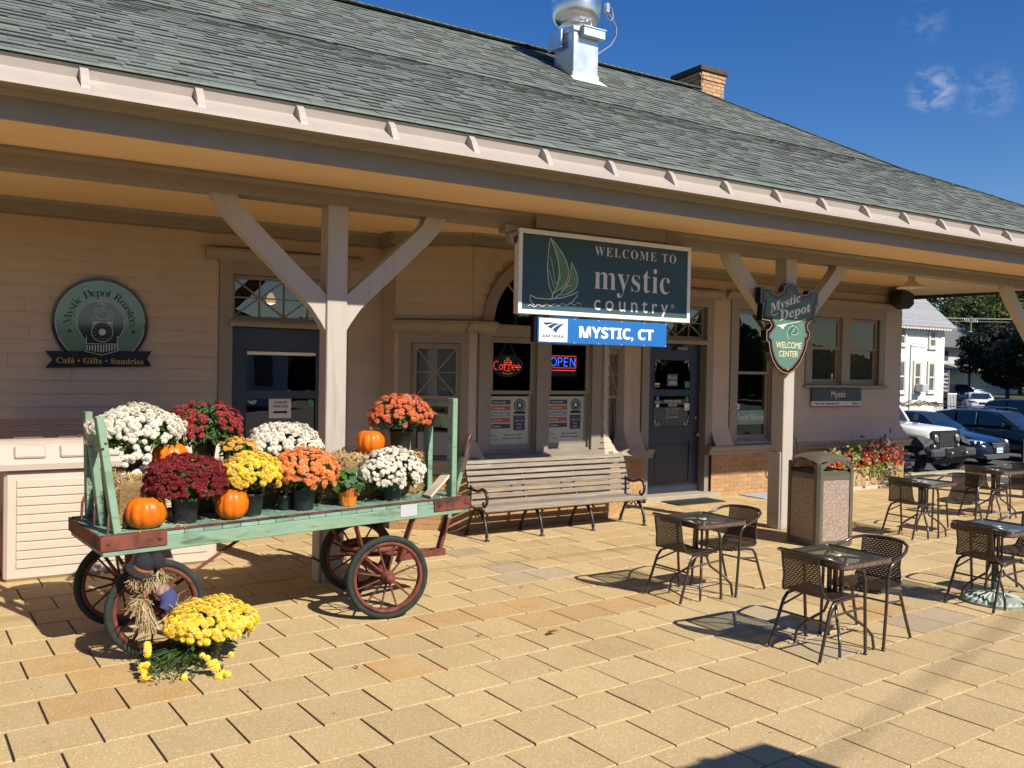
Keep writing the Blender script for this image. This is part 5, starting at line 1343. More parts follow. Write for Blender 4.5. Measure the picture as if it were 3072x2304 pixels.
# bare wedge board leaning on the rack
wb = thing('wedge_board', 'pale bare wooden board leaning beside the folded cart handle', 'board', W2(2.66, .10, zd(2.66)), CYAW)
MB(Matrix.Translation((0, .0, .01)) @ Matrix.Rotation(R(-42), 4, 'Y')).box(0, .27, -.02, .10, 0, .02, 0, .002).build('board', m_wood, wb)
# chain from post to axle
cn_ = thing('chain', 'rusty red chain looped round the first canopy post and the cart axle', 'chain', (2.98, 8.1, .2))
a, b = Vector((2.95, 8.02, .22)), Vector((3.06, 7.30, .50))
lk = MB(); pts = [(.020*math.cos(k*.785), .011*math.sin(k*.785), 0) for k in range(8)]; lk.tube(pts, .005, 5, closed=True); lkm = lk.mesh('link', mat('rusty red chain', (.20, .04, .03), (.12, .03, .025), rough=.7, scale=40))
n = 26
for k in range(n):
    t_ = k/(n-1); p = a.lerp(b, t_)+Vector((0, 0, -.05*math.sin(math.pi*t_))); d = (b-a).normalized()
    o = put('link', lkm, cn_, world=True); M = d.to_track_quat('X', 'Z').to_matrix().to_4x4(); o.matrix_basis = Matrix.Translation(p) @ M @ Matrix.Rotation(R(90)*(k % 2), 4, 'X')
for k in range(20):
    f = k/20; P = [(2.945, 8.02), (2.945, 8.25), (3.195, 8.25), (3.195, 8.01)]; 
    seg = int(f*4); g = f*4-seg; A, B = Vector(P[seg]), Vector(P[(seg+1) % 4]); q = A.lerp(B, g); d = (B-A).normalized()
    o = put('link', lkm, cn_, world=True); o.matrix_basis = Matrix.Translation((q.x, q.y, .215)) @ Matrix.Rotation(math.atan2(d.y, d.x), 4, 'Z') @ Matrix.Rotation(R(90)*(k % 2), 4, 'X')

# ================================================================== HAY, PUMPKINS, FLOWERS
m_hay = leafmat('straw', (.62, .46, .19), (.48, .33, .12), rough=.5, rnd=.45, tl=.2)
m_haycore = mat('straw mass', (.26, .175, .07), (.16, .10, .04), rough=1, scale=25, bump=1, bscale=60)
def straw_pieces(pos, nrm, n_len, wd):
    """flat blades lying roughly in the surface"""
    n = len(pos); pos = np.asarray(pos, float); nrm = np.asarray(nrm, float)
    rnd = RNG.normal(size=(n, 3)); d = rnd-nrm*(np.sum(rnd*nrm, 1, keepdims=True)); d /= np.linalg.norm(d, axis=1, keepdims=True)
    d = d+nrm*RNG.normal(.22, .28, (n, 1)); d /= np.linalg.norm(d, axis=1, keepdims=True)
    s = np.cross(d, nrm+RNG.normal(0, .3, (n, 3))); s /= np.linalg.norm(s, axis=1, keepdims=True)
    L = RNG.uniform(.4, 1.2, (n, 1))*n_len; w = RNG.uniform(.6, 1.3, (n, 1))*wd
    bend = nrm*RNG.normal(0, .12, (n, 1))*L
    a = pos-d*L/2; c = pos+d*L/2; mid = pos+bend
    V = np.stack([a-s*w/2, a+s*w/2, mid+s*w/2, mid-s*w/2, c+s*w/2, c-s*w/2], 1).reshape(-1, 3)
    base = (np.arange(n)*6)[:, None]
    F = np.concatenate([base+np.array([[0, 1, 2, 3]]), base+np.array([[3, 2, 4, 5]])], 0)
    return V, F
def bale(label, X_, Y_, lx, ly, lz, z0, rz, n=2600):
    th = thing('hay_bale', label, 'hay bale', (X_, Y_, z0), rz, group='hay bales on the cart')
    G = 10; r = random.Random(int(X_*100)); mb = MB(); mb.box(-lx/2+.015, lx/2-.015, -ly/2+.015, ly/2-.015, .0, lz-.02, 0, .035); mb.build('bale_core', m_haycore, th)
    areas = [(lx*ly, (0, 0, 1)), (lx*lz, (0, -1, 0)), (ly*lz, (-1, 0, 0)), (ly*lz, (1, 0, 0)), (lx*lz*.4, (0, 1, 0))]
    tot = sum(a for a, _ in areas); P = []; N = []
    for a, nn in areas:
        k = int(n*a/tot); u = RNG.uniform(-.5, .5, (k, 2)); nn = np.array(nn, float)
        q = np.zeros((k, 3))
        if nn[2]: q[:, 0] = u[:, 0]*lx; q[:, 1] = u[:, 1]*ly; q[:, 2] = lz
        elif nn[1]: q[:, 0] = u[:, 0]*lx; q[:, 2] = (u[:, 1]+.5)*lz; q[:, 1] = nn[1]*ly/2
        else: q[:, 1] = u[:, 0]*ly; q[:, 2] = (u[:, 1]+.5)*lz; q[:, 0] = nn[0]*lx/2
        # round the edges a little
        e = .05; 
        for ax, h in ((0, lx/2), (1, ly/2)): q[:, ax] -= np.sign(q[:, ax])*np.maximum(np.abs(q[:, ax])-(h-e), 0)*.5
        q += RNG.normal(0, .007, q.shape)-nn*.012
        P.append(q); N.append(np.tile(nn, (k, 1)))
    V, F = straw_pieces(np.concatenate(P), np.concatenate(N), .085, .0042)
    put('straw', np_mesh('straw', V, F, m_hay), th, kind='stuff'); return th
b1 = L2(1.13, 7.02)
bale('loose-ended straw bale under the tall white mum', 1.13, 7.06, .38, .62, .37, zd(.2)+.002, CYAW, 4600)
bale('straw bale along the back of the cart under the red and white mums', *W2(1.13, .70)[:2], .86, .36, .37, zd(1.1)+.002, CYAW, 2600)
bale('straw bale under a pumpkin and the orange-red mum', *W2(2.27, .62)[:2], 1.02, .50, .375, zd(2.2)+.002, CYAW, 6000)
# loose straw on the deck and ground
P = []; 
for k in range(260):
    lx, ly = random.uniform(.1, 2.9), random.uniform(.02, .9); P.append(W2(lx, ly, zd(lx)+.006))
for k in range(300): P.append((random.uniform(1.0, 4.0), random.uniform(7.4, 9.6), .004))
V, F = straw_pieces(P, np.tile([[0, 0, 1.]], (len(P), 1)), .09, .004); V[:, 2] = np.where(V[:, 2] < .3, np.clip(V[:, 2], .004, .012), V[:, 2])
tag(put('loose_straw', np_mesh('loose_straw', V, F, m_hay), kind='stuff'), 'loose straw strewn on the cart deck and the paving behind it', 'straw')

m_pump = mat('pumpkin skin', (.60, .125, .003), (.68, .16, .005), rough=.4, scale=10, coat=.05, spec=.35, c3=(.50, .09, .003), s3=9, t3=(.55, .8), sub=.0, bump=.06, bscale=60)
m_stem = mat('pumpkin stem', (.34, .24, .10), (.22, .16, .06), rough=.8, scale=30, bump=.4, bscale=80)
def pumpkin(label, X_, Y_, z0, rad, h, seed, ribs=11, tilt=0.0):
    r = random.Random(seed); th = thing('pumpkin', label, 'pumpkin', (X_, Y_, z0), r.uniform(0, 6), group='pumpkins on the cart')
    n, m = 66, 18; vs = []; fs = []; ph = [r.uniform(-.10, .10) for _ in range(ribs)]
    for j in range(m+1):
        v = -math.pi/2+math.pi*j/m
        for i in range(n):
            u = 2*math.pi*i/n; k = u*ribs/(2*math.pi); fr_ = k-math.floor(k)
            rib = 1-.075*(abs(2*fr_-1)**2.2)*math.cos(v)**.5 if math.cos(v) > 0 else 1
            rib *= 1+.02*ph[int(k) % ribs]*5
            cr = abs(math.cos(v))**.78
            z = math.sin(v); z = math.copysign(abs(z)**.92, z)
            dip = -.16*math.exp(-(cr/.30)**2) if z > 0 else .10*math.exp(-(cr/.35)**2)
            vs.append((rad*cr*rib*math.cos(u), rad*cr*rib*math.sin(u), h/2+h/2*(z+dip)*1.0))
    for j in range(m):
        for i in range(n): fs.append((j*n+i, j*n+(i+1) % n, (j+1)*n+(i+1) % n, (j+1)*n+i))
    mb = MB(); mb.add(vs, fs, 0, True); zm = min(v[2] for v in mb.v); mb.v = [(x, y, z-zm) for x, y, z in mb.v]
    sk_ = mb.build('skin', m_pump, th)
    zt = h*.93-zm
    s = MB(); s.tube([(0, 0, zt-.03), (0, 0, zt+.01), (.006, .004, zt+.04), (.018, .008, zt+.075)], [.028, .020, .013, .012], 7); s.build('stem', m_stem, th); return th
pumpkin('large round pumpkin at the cart corner beside the dark red mum', *W2(.335, .20)[:2], zd(.34), .142, .235, 1)
pumpkin('taller pumpkin on the deck between the dark red and the yellow mums', *W2(.955, .20)[:2], zd(.95), .122, .245, 2, 10)
pumpkin('pumpkin high on the straw between the tall white and the back red mums', *W2(.60, .54)[:2], zd(.6)+.36, .132, .215, 3)
pumpkin('pumpkin on the straw bale beside the orange-red mum', *W2(2.32, .56)[:2], zd(2.3)+.375, .128, .215, 4)

# chrysanthemums
def bloom_tpl(rings, droop=.0):
    """(n petals, radius, height, petal length, tilt) rings; returns V,F and per-face material (0 petals,1 eye)"""
    V = []; F = []; MI = []
    for (n, r0, z0, ln, wd, up) in rings:
        off = random.uniform(0, 1)
        for k in range(n):
            a = 2*math.pi*(k+off)/n; c, s = math.cos(a), math.sin(a); b = len(V)
            r1 = r0+ln*.55; r2 = r0+ln; z1 = z0+up*ln*.6; z2 = z0+up*ln*.75
            V += [(r0*c, r0*s, z0), (r1*c-wd*s, r1*s+wd*c, z1), (r2*c, r2*s, z2), (r1*c+wd*s, r1*s-wd*c, z1)]
            F.append((b, b+3, b+2, b+1)); MI.append(0)
    b = len(V); rr0, zz0 = rings[-1][1]+.10, rings[-1][2]+.05
    V += [(rr0*math.cos(k*math.pi/3), rr0*math.sin(k*math.pi/3), zz0) for k in range(6)]
    F += [(b, b+1, b+2, b+3), (b, b+3, b+4, b+5)]; MI += [1, 1]
    return np.array(V), np.array(F), np.array(MI)
TP_DAISY = bloom_tpl([(12, .22, .0, .80, .19, -.05), (10, .14, .12, .62, .17, .25), (7, .06, .22, .34, .13, .55)])
TP_POM = bloom_tpl([(11, .2, -.15, .85, .24, -.15), (10, .15, .08, .75, .22, .25), (8, .08, .30, .52, .2, .55), (5, .02, .45, .28, .16, .8)])
LEAF_V = np.array([(0, 0, 0), (.22, .35, .05), (.12, .45, .03), (.26, .75, 0), (0, 1.1, -.10), (-.26, .75, 0), (-.12, .45, .03), (-.22, .35, .05), (0, .5, .0)]); LEAF_V[:, 1] -= .2
LEAF_F = np.array([(0, 1, 2, 8), (8, 2, 3, 4), (8, 4, 5, 6), (0, 8, 6, 7)])
m_mleaf = leafmat('mum leaf', (.045, .10, .022), (.075, .14, .035), rnd=.35)
m_mleaf2 = leafmat('pale stem leaf', (.10, .17, .05), (.14, .21, .07), rnd=.3)
m_potm = m_rubber
def petal(name, c1, c2): return leafmat(name, c1, c2, rough=.7, rnd=.16, tl=.30, spec=.06)
m_wht = petal('white petals', (.80, .77, .66), (.74, .70, .58)); m_wht_e = petal('white eye', (.72, .66, .40), (.70, .62, .35))
m_yel = petal('yellow petals', (.84, .62, .0), (.80, .55, .0)); m_yel_e = petal('yellow eye', (.72, .46, .005), (.70, .44, .005))
m_org = petal('orange petals', (.80, .24, .02), (.74, .20, .015)); m_org_e = petal('orange eye', (.46, .06, .01), (.5, .08, .01))
m_rdo = petal('red orange petals', (.56, .085, .012), (.64, .13, .018)); m_rdo_e = petal('red orange eye', (.60, .20, .02), (.5, .15, .02))
m_mar = petal('maroon petals', (.16, .005, .009), (.22, .009, .013)); m_mar_e = petal('maroon eye', (.10, .006, .006), (.14, .01, .01))
m_crm = petal('crimson petals', (.27, .012, .016), (.34, .02, .022)); m_crm_e = petal('crimson eye', (.17, .01, .01), (.2, .015, .01))
m_gol = petal('gold petals', (.75, .42, .012), (.70, .36, .01)); m_gol_e = petal('gold eye', (.5, .25, .01), (.45, .2, .01))
def mum(label, X_, Y_, z0, rx, ry, rz, zc, pet, eye, tpl, size, nb, low=-.15, nl=700, pot=(.10, .17), leafsize=.055, patchy=0.0, lean=(0, 0), trail=None, potlab=None, seed=1):
    """dome of blossoms over leaves in a nursery pot; zc = height of dome centre above the base"""
    global RNG
    RNG = np.random.default_rng(seed)
    th = thing('potted_mum', label, 'potted flowers', (X_, Y_, z0), group='potted chrysanthemums')
    if pot:
        pr_, ph = pot
        p = MB(); p.lathe([(pr_*.76, 0), (pr_*.95, ph*.86), (pr_*1.03, ph*.87), (pr_*1.05, ph), (pr_*.97, ph), (pr_*.90, ph*.9), (0, ph*.88)], 24); p.build('pot', m_potm, th)
    # blossoms spread evenly over the dome, spirals jittered
    i = np.arange(nb)+.5; zz = 1-(1-low)*i/nb; ph_ = i*2.399963+RNG.uniform(-.35, .35, nb); rr0 = np.sqrt(np.maximum(1-zz*zz, 0))
    n_ = np.stack([rr0*np.cos(ph_), rr0*np.sin(ph_), zz], 1); n_ += RNG.normal(0, .05, n_.shape); n_ /= np.linalg.norm(n_, axis=1, keepdims=True)
    lump = 1+.055*np.sin(n_[:, 0]*7+seed)*np.cos(n_[:, 1]*6+seed*2)+.04*np.sin(n_[:, 2]*9+seed)
    keep = np.ones(nb, bool)
    if patchy: keep = (np.sin(n_[:, 0]*5+seed*1.7)+np.cos(n_[:, 1]*6+n_[:, 2]*4+seed)+RNG.normal(0, .7, nb)) > (patchy*2-1.2)
    edge = RNG.uniform(0, 1, nb) < np.clip((n_[:, 2]-low)/.35, .25, 1); keep &= edge
    q = n_*np.array([rx, ry, rz])*(lump*RNG.uniform(.94, 1.04, nb))[:, None]+np.array([lean[0], lean[1], zc])
    q = q[keep]; nn = n_[keep]*np.array([1/rx, 1/ry, 1/rz]); nn /= np.linalg.norm(nn, axis=1, keepdims=True); nn += np.array([0, -.25, .35])+RNG.normal(0, .22, nn.shape)
    if trail:
        tq, tn = trail; q = np.concatenate([q, tq]); nn = np.concatenate([nn, tn])
    s = size*RNG.uniform(.78, 1.15, len(q))
    V, F = scatter(tpl[0], tpl[1], q, nn, s); MI = np.tile(tpl[2], len(q))
    put('blossoms', np_mesh('blossoms', V, F, [pet, eye], MI), th, kind='stuff')
    # leaves fill the dome and hang below it
    k = nl; d = RNG.normal(size=(k, 3)); d[:, 2] = np.where(d[:, 2] < -.5, -d[:, 2], d[:, 2]); d /= np.linalg.norm(d, axis=1, keepdims=True)
    low_ = RNG.uniform(0, 1, k) < .5; d[low_, 2] = RNG.uniform(-.55, .2, low_.sum())
    rad = RNG.uniform(.50, .93, k)**.6
    pos = d*np.array([rx, ry, rz])*rad[:, None]*.96+np.array([lean[0], lean[1], zc]); pos[:, 2] = np.maximum(pos[:, 2], .02 if not pot else pot[1]*.72)
    V, F = scatter(LEAF_V, LEAF_F, pos, d+RNG.normal(0, .6, (k, 3))+np.array([0, 0, .4]), leafsize*RNG.uniform(.6, 1.25, k))
    put('foliage', np_mesh('foliage', V, F, m_mleaf), th, kind='stuff')
    st = MB()
    for j in range(14):
        a = j*.45; e = Vector((rx*.7*math.cos(a)+lean[0], ry*.7*math.sin(a)+lean[1], zc+rz*.35)); st.tube([(.02*math.cos(a), .02*math.sin(a), (pot[1]*.85 if pot else .0)), tuple(e*.55+Vector((0, 0, .03))), tuple(e)], .004, 4, caps=False)
    st.build('stems', m_mleaf2, th, kind='stuff'); return th
zl = lambda lx: zd(lx)+.003
def mumc(label, X_, Y_, *a, zoff=0.0, **k):
    lx, ly = L2(X_, Y_); return mum(label, X_, Y_, zl(lx)+zoff, *a, **k)
mumc('big dome of dark red mum in a black pot on the cart', 1.47, 6.80, .30, .24, .215, .285, m_mar, m_mar_e, TP_DAISY, .026, 560, low=-.45, nl=620, pot=(.105, .19), seed=3)
mumc('bright yellow mum in a black pot in the front middle of the cart', 1.97, 6.86, .235, .20, .19, .29, m_yel, m_yel_e, TP_POM, .027, 430, low=-.30, nl=520, pot=(.10, .17), seed=4)
mumc('orange mum with dark eyes in a black pot beside the yellow mum', 2.40, 6.90, .275, .22, .21, .28, m_org, m_org_e, TP_DAISY, .027, 500, low=-.40, nl=620, pot=(.10, .17), seed=5)
mumc('spiky white mum in a black pot beside the orange foil pot', 3.20, 6.98, .285, .21, .215, .22, m_wht, m_wht_e, TP_DAISY, .023, 580, low=-.45, nl=620, pot=(.10, .15), seed=6)
mumc('orange-red mum in a black pot on top of a straw bale', 3.42, 7.28, .295, .24, .20, .30, m_rdo, m_rdo_e, TP_DAISY, .027, 420, low=-.30, nl=700, pot=(.105, .19), zoff=.375, seed=7)
mumc('dense low white mum on the back bale behind the yellow and orange mums', 2.36, 7.30, .305, .22, .19, .17, m_wht, m_wht_e, TP_POM, .027, 540, low=-.35, nl=420, pot=(.10, .15), zoff=.30, seed=8)
mumc('small sparse golden mum tucked between the back red and white mums', 1.95, 7.16, .15, .13, .10, .22, m_gol, m_gol_e, TP_DAISY, .026, 90, low=-.2, nl=330, pot=(.08, .13), zoff=.25, patchy=.55, seed=9)
mumc('leafy back red mum with scattered crimson blossoms on the rear bale', 1.73, 7.36, .31, .24, .225, .27, m_crm, m_crm_e, TP_DAISY, .029, 330, low=-.35, nl=1150, pot=(.10, .16), zoff=.365, patchy=.42, seed=10)
g = np.random.default_rng(4); k = 34
tq = np.stack([g.uniform(-.12, .06, k), g.uniform(-.30, -.12, k), g.uniform(-.03, .20, k)], 1)*np.array([1.0, 1, 1])+np.array([-.02, 0, 0])
mumc('tall white mum spilling down its straw bale behind the green rack', 1.19, 7.12, .325, .25, .20, .265, m_wht, m_wht_e, TP_POM, .026, 560, low=-.30, nl=950, pot=(.10, .16), zoff=.375, trail=(tq, np.tile([[0, -1, .35]], (k, 1))), seed=11)
k = 26; g = np.random.default_rng(8)
tr = np.concatenate([np.stack([np.linspace(-.36, -.44, 9)+g.normal(0, .01, 9), np.linspace(-.02, -.20, 9)+g.normal(0, .03, 9), np.abs(np.linspace(.20, .02, 9)+g.normal(0, .03, 9))+.01], 1), np.stack([np.linspace(-.06, .02, 9)+g.normal(0, .02, 9), np.linspace(-.22, -.34, 9), np.abs(np.linspace(.17, .015, 9)+g.normal(0, .025, 9))+.012], 1), np.stack([np.array([.10, -.2]), np.array([-.24, -.25]), np.array([.12, .02])], 1)])
gm = mum('broken bright yellow mum standing on the paving by the cart wheel', 1.50, 6.22, .0, .30, .25, .175, .255, m_yel, m_yel_e, TP_POM, .028, 560, low=-.22, nl=1300, pot=(.09, .15), lean=(.03, .02), trail=(tr, np.tile([[0, -1, .5]], (len(tr), 1))), leafsize=.045, seed=12)
sp_ = MB(); g = random.Random(9)
for j in range(70):
    a = math.pi+g.uniform(-.9, 1.0); L = g.uniform(.25, .48); e = (L*math.cos(a), L*math.sin(a)*.7, g.uniform(.01, .16)); sp_.tube([(0, 0, .13), (e[0]*.5, e[1]*.5, .12+e[2]*.3), e], .0032, 4, caps=False)
sp_.build('broken_stems', m_mleaf, gm, kind='stuff')
k = 260; pos = np.stack([RNG.uniform(-.42, .05, k), RNG.uniform(-.30, .08, k), RNG.uniform(.01, .15, k)], 1); V, F = scatter(LEAF_V, LEAF_F, pos, RNG.normal(0, 1, (k, 3))+np.array([0, 0, .5]), .036*RNG.uniform(.5, 1.2, k)); put('fallen_foliage', np_mesh('fallen_foliage', V, F, m_mleaf), gm, kind='stuff')
# green plant in orange foil
gp_ = thing('foil_pot_plant', 'leafy green plant without flowers in an orange foil pot on the cart edge', 'potted plant', (*W2(1.93, .21)[:2], zl(1.93)))
fo = MB(); n = 24; prof = [(.062, 0), (.068, .03), (.074, .075), (.098, .13)]
vs = []; 
for j, (r0, z0) in enumerate(prof):
    for i in range(n):
        a = 2*math.pi*i/n; rr0 = r0*(1+.05*math.sin(a*7+j)+(.13*math.sin(a*3+.5) if j == 3 else 0)); vs.append((rr0*math.cos(a), rr0*math.sin(a), z0+(.022*math.sin(a*3) if j == 3 else 0)))
fo.add(vs, [(j*n+i, j*n+(i+1) % n, (j+1)*n+(i+1) % n, (j+1)*n+i) for j in range(3) for i in range(n)]); fo.build('foil_wrap', mat('orange foil', (.62, .16, .015), (.7, .2, .02), rough=.28, spec=.7, scale=20, bump=.5, bscale=40), gp_)
big = LEAF_V.copy(); V = []; F = []
RNG = np.random.default_rng(21); k = 75; d = RNG.normal(size=(k, 3)); d[:, 2] = np.abs(d[:, 2])+.2; d /= np.linalg.norm(d, axis=1, keepdims=True)
pos = d*np.array([.13, .12, .17])*RNG.uniform(.45, 1, (k, 1))+np.array([.02, 0, .14])
for j in range(k):
    pass
V, F = scatter(LEAF_V*np.array([1.5, 1, 1]), LEAF_F, pos, d+np.array([0, -.4, .5])+RNG.normal(0, .3, (k, 3)), .085*RNG.uniform(.7, 1.2, k)); put('foliage', np_mesh('foliage', V, F, leafmat('broad leaf', (.05, .13, .025), (.08, .17, .04), rnd=.25)), gp_, kind='stuff')
sk2 = MB(); sk2.tube([(.055, -.03, .1), (.06, -.03, .30)], .004, 5); sk2.build('stake', m_wood, gp_)
pt = thing('empty_pot', 'small black pot in the shade behind the orange mum', 'pot', (*W2(1.44, .34)[:2], zl(1.44))); MB().lathe([(.055, 0), (.07, .11), (.075, .12), (.066, .12), (.05, .02), (0, .02)], 20).build('pot', m_rubber, pt)
# drying mixed flowers at the foot of the east bale
dm = thing('wilting_plant', 'wilting small-flowered plant in the shade behind the orange foil pot', 'potted plant', (*W2(1.92, .45)[:2], zl(1.92)))
MB().lathe([(.05, 0), (.065, .10), (.0, .10)], 16).build('pot', m_rubber, dm)
k = 170; pos = np.stack([RNG.normal(0, .10, k), RNG.normal(-.02, .08, k), RNG.uniform(.1, .36, k)], 1); V, F = scatter(LEAF_V, LEAF_F, pos, RNG.normal(0, 1, (k, 3)), .035); put('foliage', np_mesh('foliage', V, F, leafmat('dry leaf', (.16, .14, .05), (.10, .12, .035), rnd=.4)), dm, kind='stuff')
k = 30; pos = np.stack([RNG.normal(0, .11, k), RNG.normal(-.05, .08, k), RNG.uniform(.28, .40, k)], 1); V, F = scatter(TP_DAISY[0], TP_DAISY[1], pos, RNG.normal(0, .5, (k, 3))+np.array([0, -.3, 1]), .014); put('blossoms', np_mesh('blossoms', V, F, petal('dull pink petals', (.3, .10, .12), (.4, .22, .05))), dm, kind='stuff')

# ---- scarecrow doll hanging from the cart corner by the wheel
HX, HY, HZ = 1.12, 6.40, .665
scw = thing('scarecrow_doll', 'small straw scarecrow doll in black hat and blue trousers at the cart wheel', 'scarecrow', (HX, HY, HZ))
m_felt = mat('black felt', (.008, .008, .012), (.014, .014, .02), rough=.9, bump=.3, bscale=120)
h = MB(Matrix.Translation((0, 0, .02)) @ Matrix.Rotation(R(18), 4, 'Y') @ Matrix.Rotation(R(20), 4, 'X')); h.lathe([(0, .07), (.045, .065), (.062, .03), (.066, .0), (.064, -.02)][::-1], 18, cap=False); h.lathe([(.064, -.02), (.10, -.035), (.115, -.055), (.10, -.045), (.064, -.03)], 18, cap=False); h.build('hat', m_felt, scw)
h = MB(Matrix.Translation((0.0, -.005, .02)) @ Matrix.Rotation(R(18), 4, 'Y') @ Matrix.Rotation(R(20), 4, 'X')); h.lathe([(.0675, -.02), (.069, .0)], 18, cap=False); h.build('hat_band', mat('orange ribbon', (.45, .16, .03), rough=.6), scw)
h = MB(Matrix.Translation((.085, .01, .03)) @ Matrix.Rotation(R(-25), 4, 'Y')); h.lathe([(0, -.06), (.04, -.05), (.058, 0), (.05, .05), (0, .065)], 16); h.build('hat_crown', m_felt, scw)
h = MB(Matrix.Translation((.02, .0, -.055))); h.lathe([(0, -.055), (.035, -.045), (.05, 0), (.035, .04), (0, .05)], 16); h.build('head', mat('burlap', (.30, .21, .10), (.24, .16, .07), rough=.9, scale=40, bump=.4, bscale=120), scw)
m_plaid = mat('plaid cloth', (.24, .10, .07), (.30, .27, .24), rough=.9, scale=9, stretch=(8, 1, 1), c3=(.10, .08, .09), s3=12)
h = MB(); h.tube([(.05, 0, -.09), (.10, -.01, -.14), (.14, -.01, -.20)], [.038, .056, .05], 10, flat=.7); h.build('shirt', m_plaid, scw)
h = MB(); h.tube([(.06, -.02, -.10), (.02, -.03, -.15), (-.01, -.03, -.19)], [.024, .024, .020], 8); h.build('sleeve', m_plaid, scw)
m_den = mat('blue cloth', (.035, .045, .15), (.05, .06, .18), rough=.9, scale=18, bump=.2, bscale=80)
h = MB(); h.tube([(.125, -.01, -.175), (.155, -.015, -.23), (.13, -.02, -.29)], [.055, .048, .036], 10, flat=.7); h.tube([(.15, -.005, -.18), (.185, -.005, -.23), (.185, -.01, -.30)], [.045, .042, .034], 10, flat=.7); h.build('trousers', m_den, scw)
h = MB(); h.tube([(.16, -.02, -.20), (.25, -.03, -.32)], .006, 6); h.build('stick', m_wood, scw)
def tuft(c, d, n, L, sp):
    c = np.array(c); d = np.array(d, float); V = []; F = []
    for j in range(n):
        dd = d+RNG.normal(0, sp, 3); dd /= np.linalg.norm(dd); l = L*RNG.uniform(.5, 1.1); s = np.cross(dd, RNG.normal(size=3)); s = s/np.linalg.norm(s)*.0022
        m1 = c+dd*l*.5+RNG.normal(0, .012, 3); e = c+dd*l+np.array([0, 0, -.02])+RNG.normal(0, .012, 3); b = len(V)
        V += [c-s, c+s, m1+s, m1-s, e+s, e-s]; F += [(b, b+1, b+2, b+3), (b+3, b+2, b+4, b+5)]
    return V, F
V = []; F = []
for c, d, n, L, sp in (((-.05, -.02, -.02), (-.4, -.3, -1), 60, .10, .35), ((.02, -.04, -.06), (.1, -.4, -.5), 60, .09, .6), ((.09, -.02, -.02), (.5, -.2, -.8), 60, .10, .4), ((-.015, -.03, -.20), (-.2, -.2, -.6), 130, .12, .6), ((.0, -.035, -.24), (.05, -.1, -1), 110, .20, .22), ((.20, -.02, -.31), (.5, -.2, -.1), 90, .13, .45), ((.24, -.02, -.31), (1, 0, .5), 50, .13, .25)):
    v, f = tuft(c, d, n, L, sp); b = len(V); V += v; F += [tuple(i+b for i in q) for q in f]
put('straw', np_mesh('straw', np.array(V), np.array(F), leafmat('pale raffia', (.55, .43, .22), (.42, .31, .14), rnd=.35, tl=.2)), scw, kind='stuff')
RNG = np.random.default_rng(77)
# ================================================================== STORAGE BOX, BENCH, BIN, PLANTER
m_resin = mat('beige resin', (.50, .43, .36), (.46, .395, .33), rough=.55, scale=4, bump=.05, bscale=60)
m_resin2 = mat('taupe resin lid', (.42, .345, .30), (.38, .315, .275), rough=.5, scale=4, bump=.05, bscale=60)
db = thing('deck_box', 'big beige resin deck storage box with ribbed front, standing behind the cart against the wall', 'storage box', (1.39, 9.78, 0))
b = MB(); b.box(-.96, .96, -.40, .40, .0, 1.04, 0, .03)
b.build('box_body', m_resin, db)
for k in range(10):
    z0 = .12+.083*k
    MB().box(-.86, .86, -.412, -.395, z0, z0+.076, 0, .006).build('rib', m_resin, db)
b = MB(); b.sweep([(-.45, 1.035), (-.45, 1.09), (-.43, 1.12), (-.33, 1.26), (-.28, 1.29), (.42, 1.46), (.44, 1.44), (.44, 1.035)], -1.0, 1.0); lid = b.build('lid', m_resin2, db)
for x0, x1 in ((-.88, -.62), (-.5, .02), (.14, .66)):
    M_ = Matrix.Translation((0, -.43, 1.12)) @ Matrix.Rotation(math.atan2(.14, .10)-R(0), 4, 'X')
    MB(M_).box(x0, x1, .02, .155, -.004, .028, 0, .012).build('lid_panel', m_resin2, db)
    M_ = Matrix.Translation((0, -.28, 1.29)) @ Matrix.Rotation(math.atan2(.17, .70), 4, 'X')
    for j in range(3): MB(M_).box(x0, x1, .08+j*.21, .22+j*.21, -.004, .016, 0, .01).build('lid_panel', m_resin2, db)
rb = thing('red_bin', 'red plastic bin edge beside the beige deck storage box', 'bin', (.24, 9.75, 0)); MB().lathe([(.12, 0), (.16, .55), (.17, .56), (.17, .60), (.15, .60), (.11, .05), (0, .05)], 20).build('bin_body', mat('red plastic', (.40, .03, .02), rough=.4), rb)

m_slat = mat('silvered teak', (.25, .215, .175), (.155, .13, .105), rough=.75, scale=7, stretch=(.6, 9, 9), rnd=.16, isl=True, bump=.3, bscale=30, c3=(.30, .27, .24), s3=2)
bn_ = thing('park_bench', 'weathered slatted wooden bench with black cast iron scroll arms under the bay window', 'bench', (6.62, 9.3, 0))
bx0, bx1 = -1.25, 1.25
prof_b = [(.12, .40), (.155, .47), (.18, .54), (.20, .61), (.222, .68), (.245, .75), (.272, .82), (.30, .878)]
for i, (y, z) in enumerate(prof_b):
    nx = prof_b[min(i+1, 7)]; pv = prof_b[max(i-1, 0)]; ang = math.atan2(nx[1]-pv[1], nx[0]-pv[0])
    M_ = Matrix.Translation((0, y, z)) @ Matrix.Rotation(ang, 4, 'X')
    MB(M_).box(bx0, bx1, -.027, .027, -.0, .022, 0, .004).build('back_slat', m_slat, bn_)
MB(Matrix.Translation((0, .325, .885))).box(bx0, bx1, -.03, .02, -.012, .012, 0, .006).build('back_slat', m_slat, bn_)
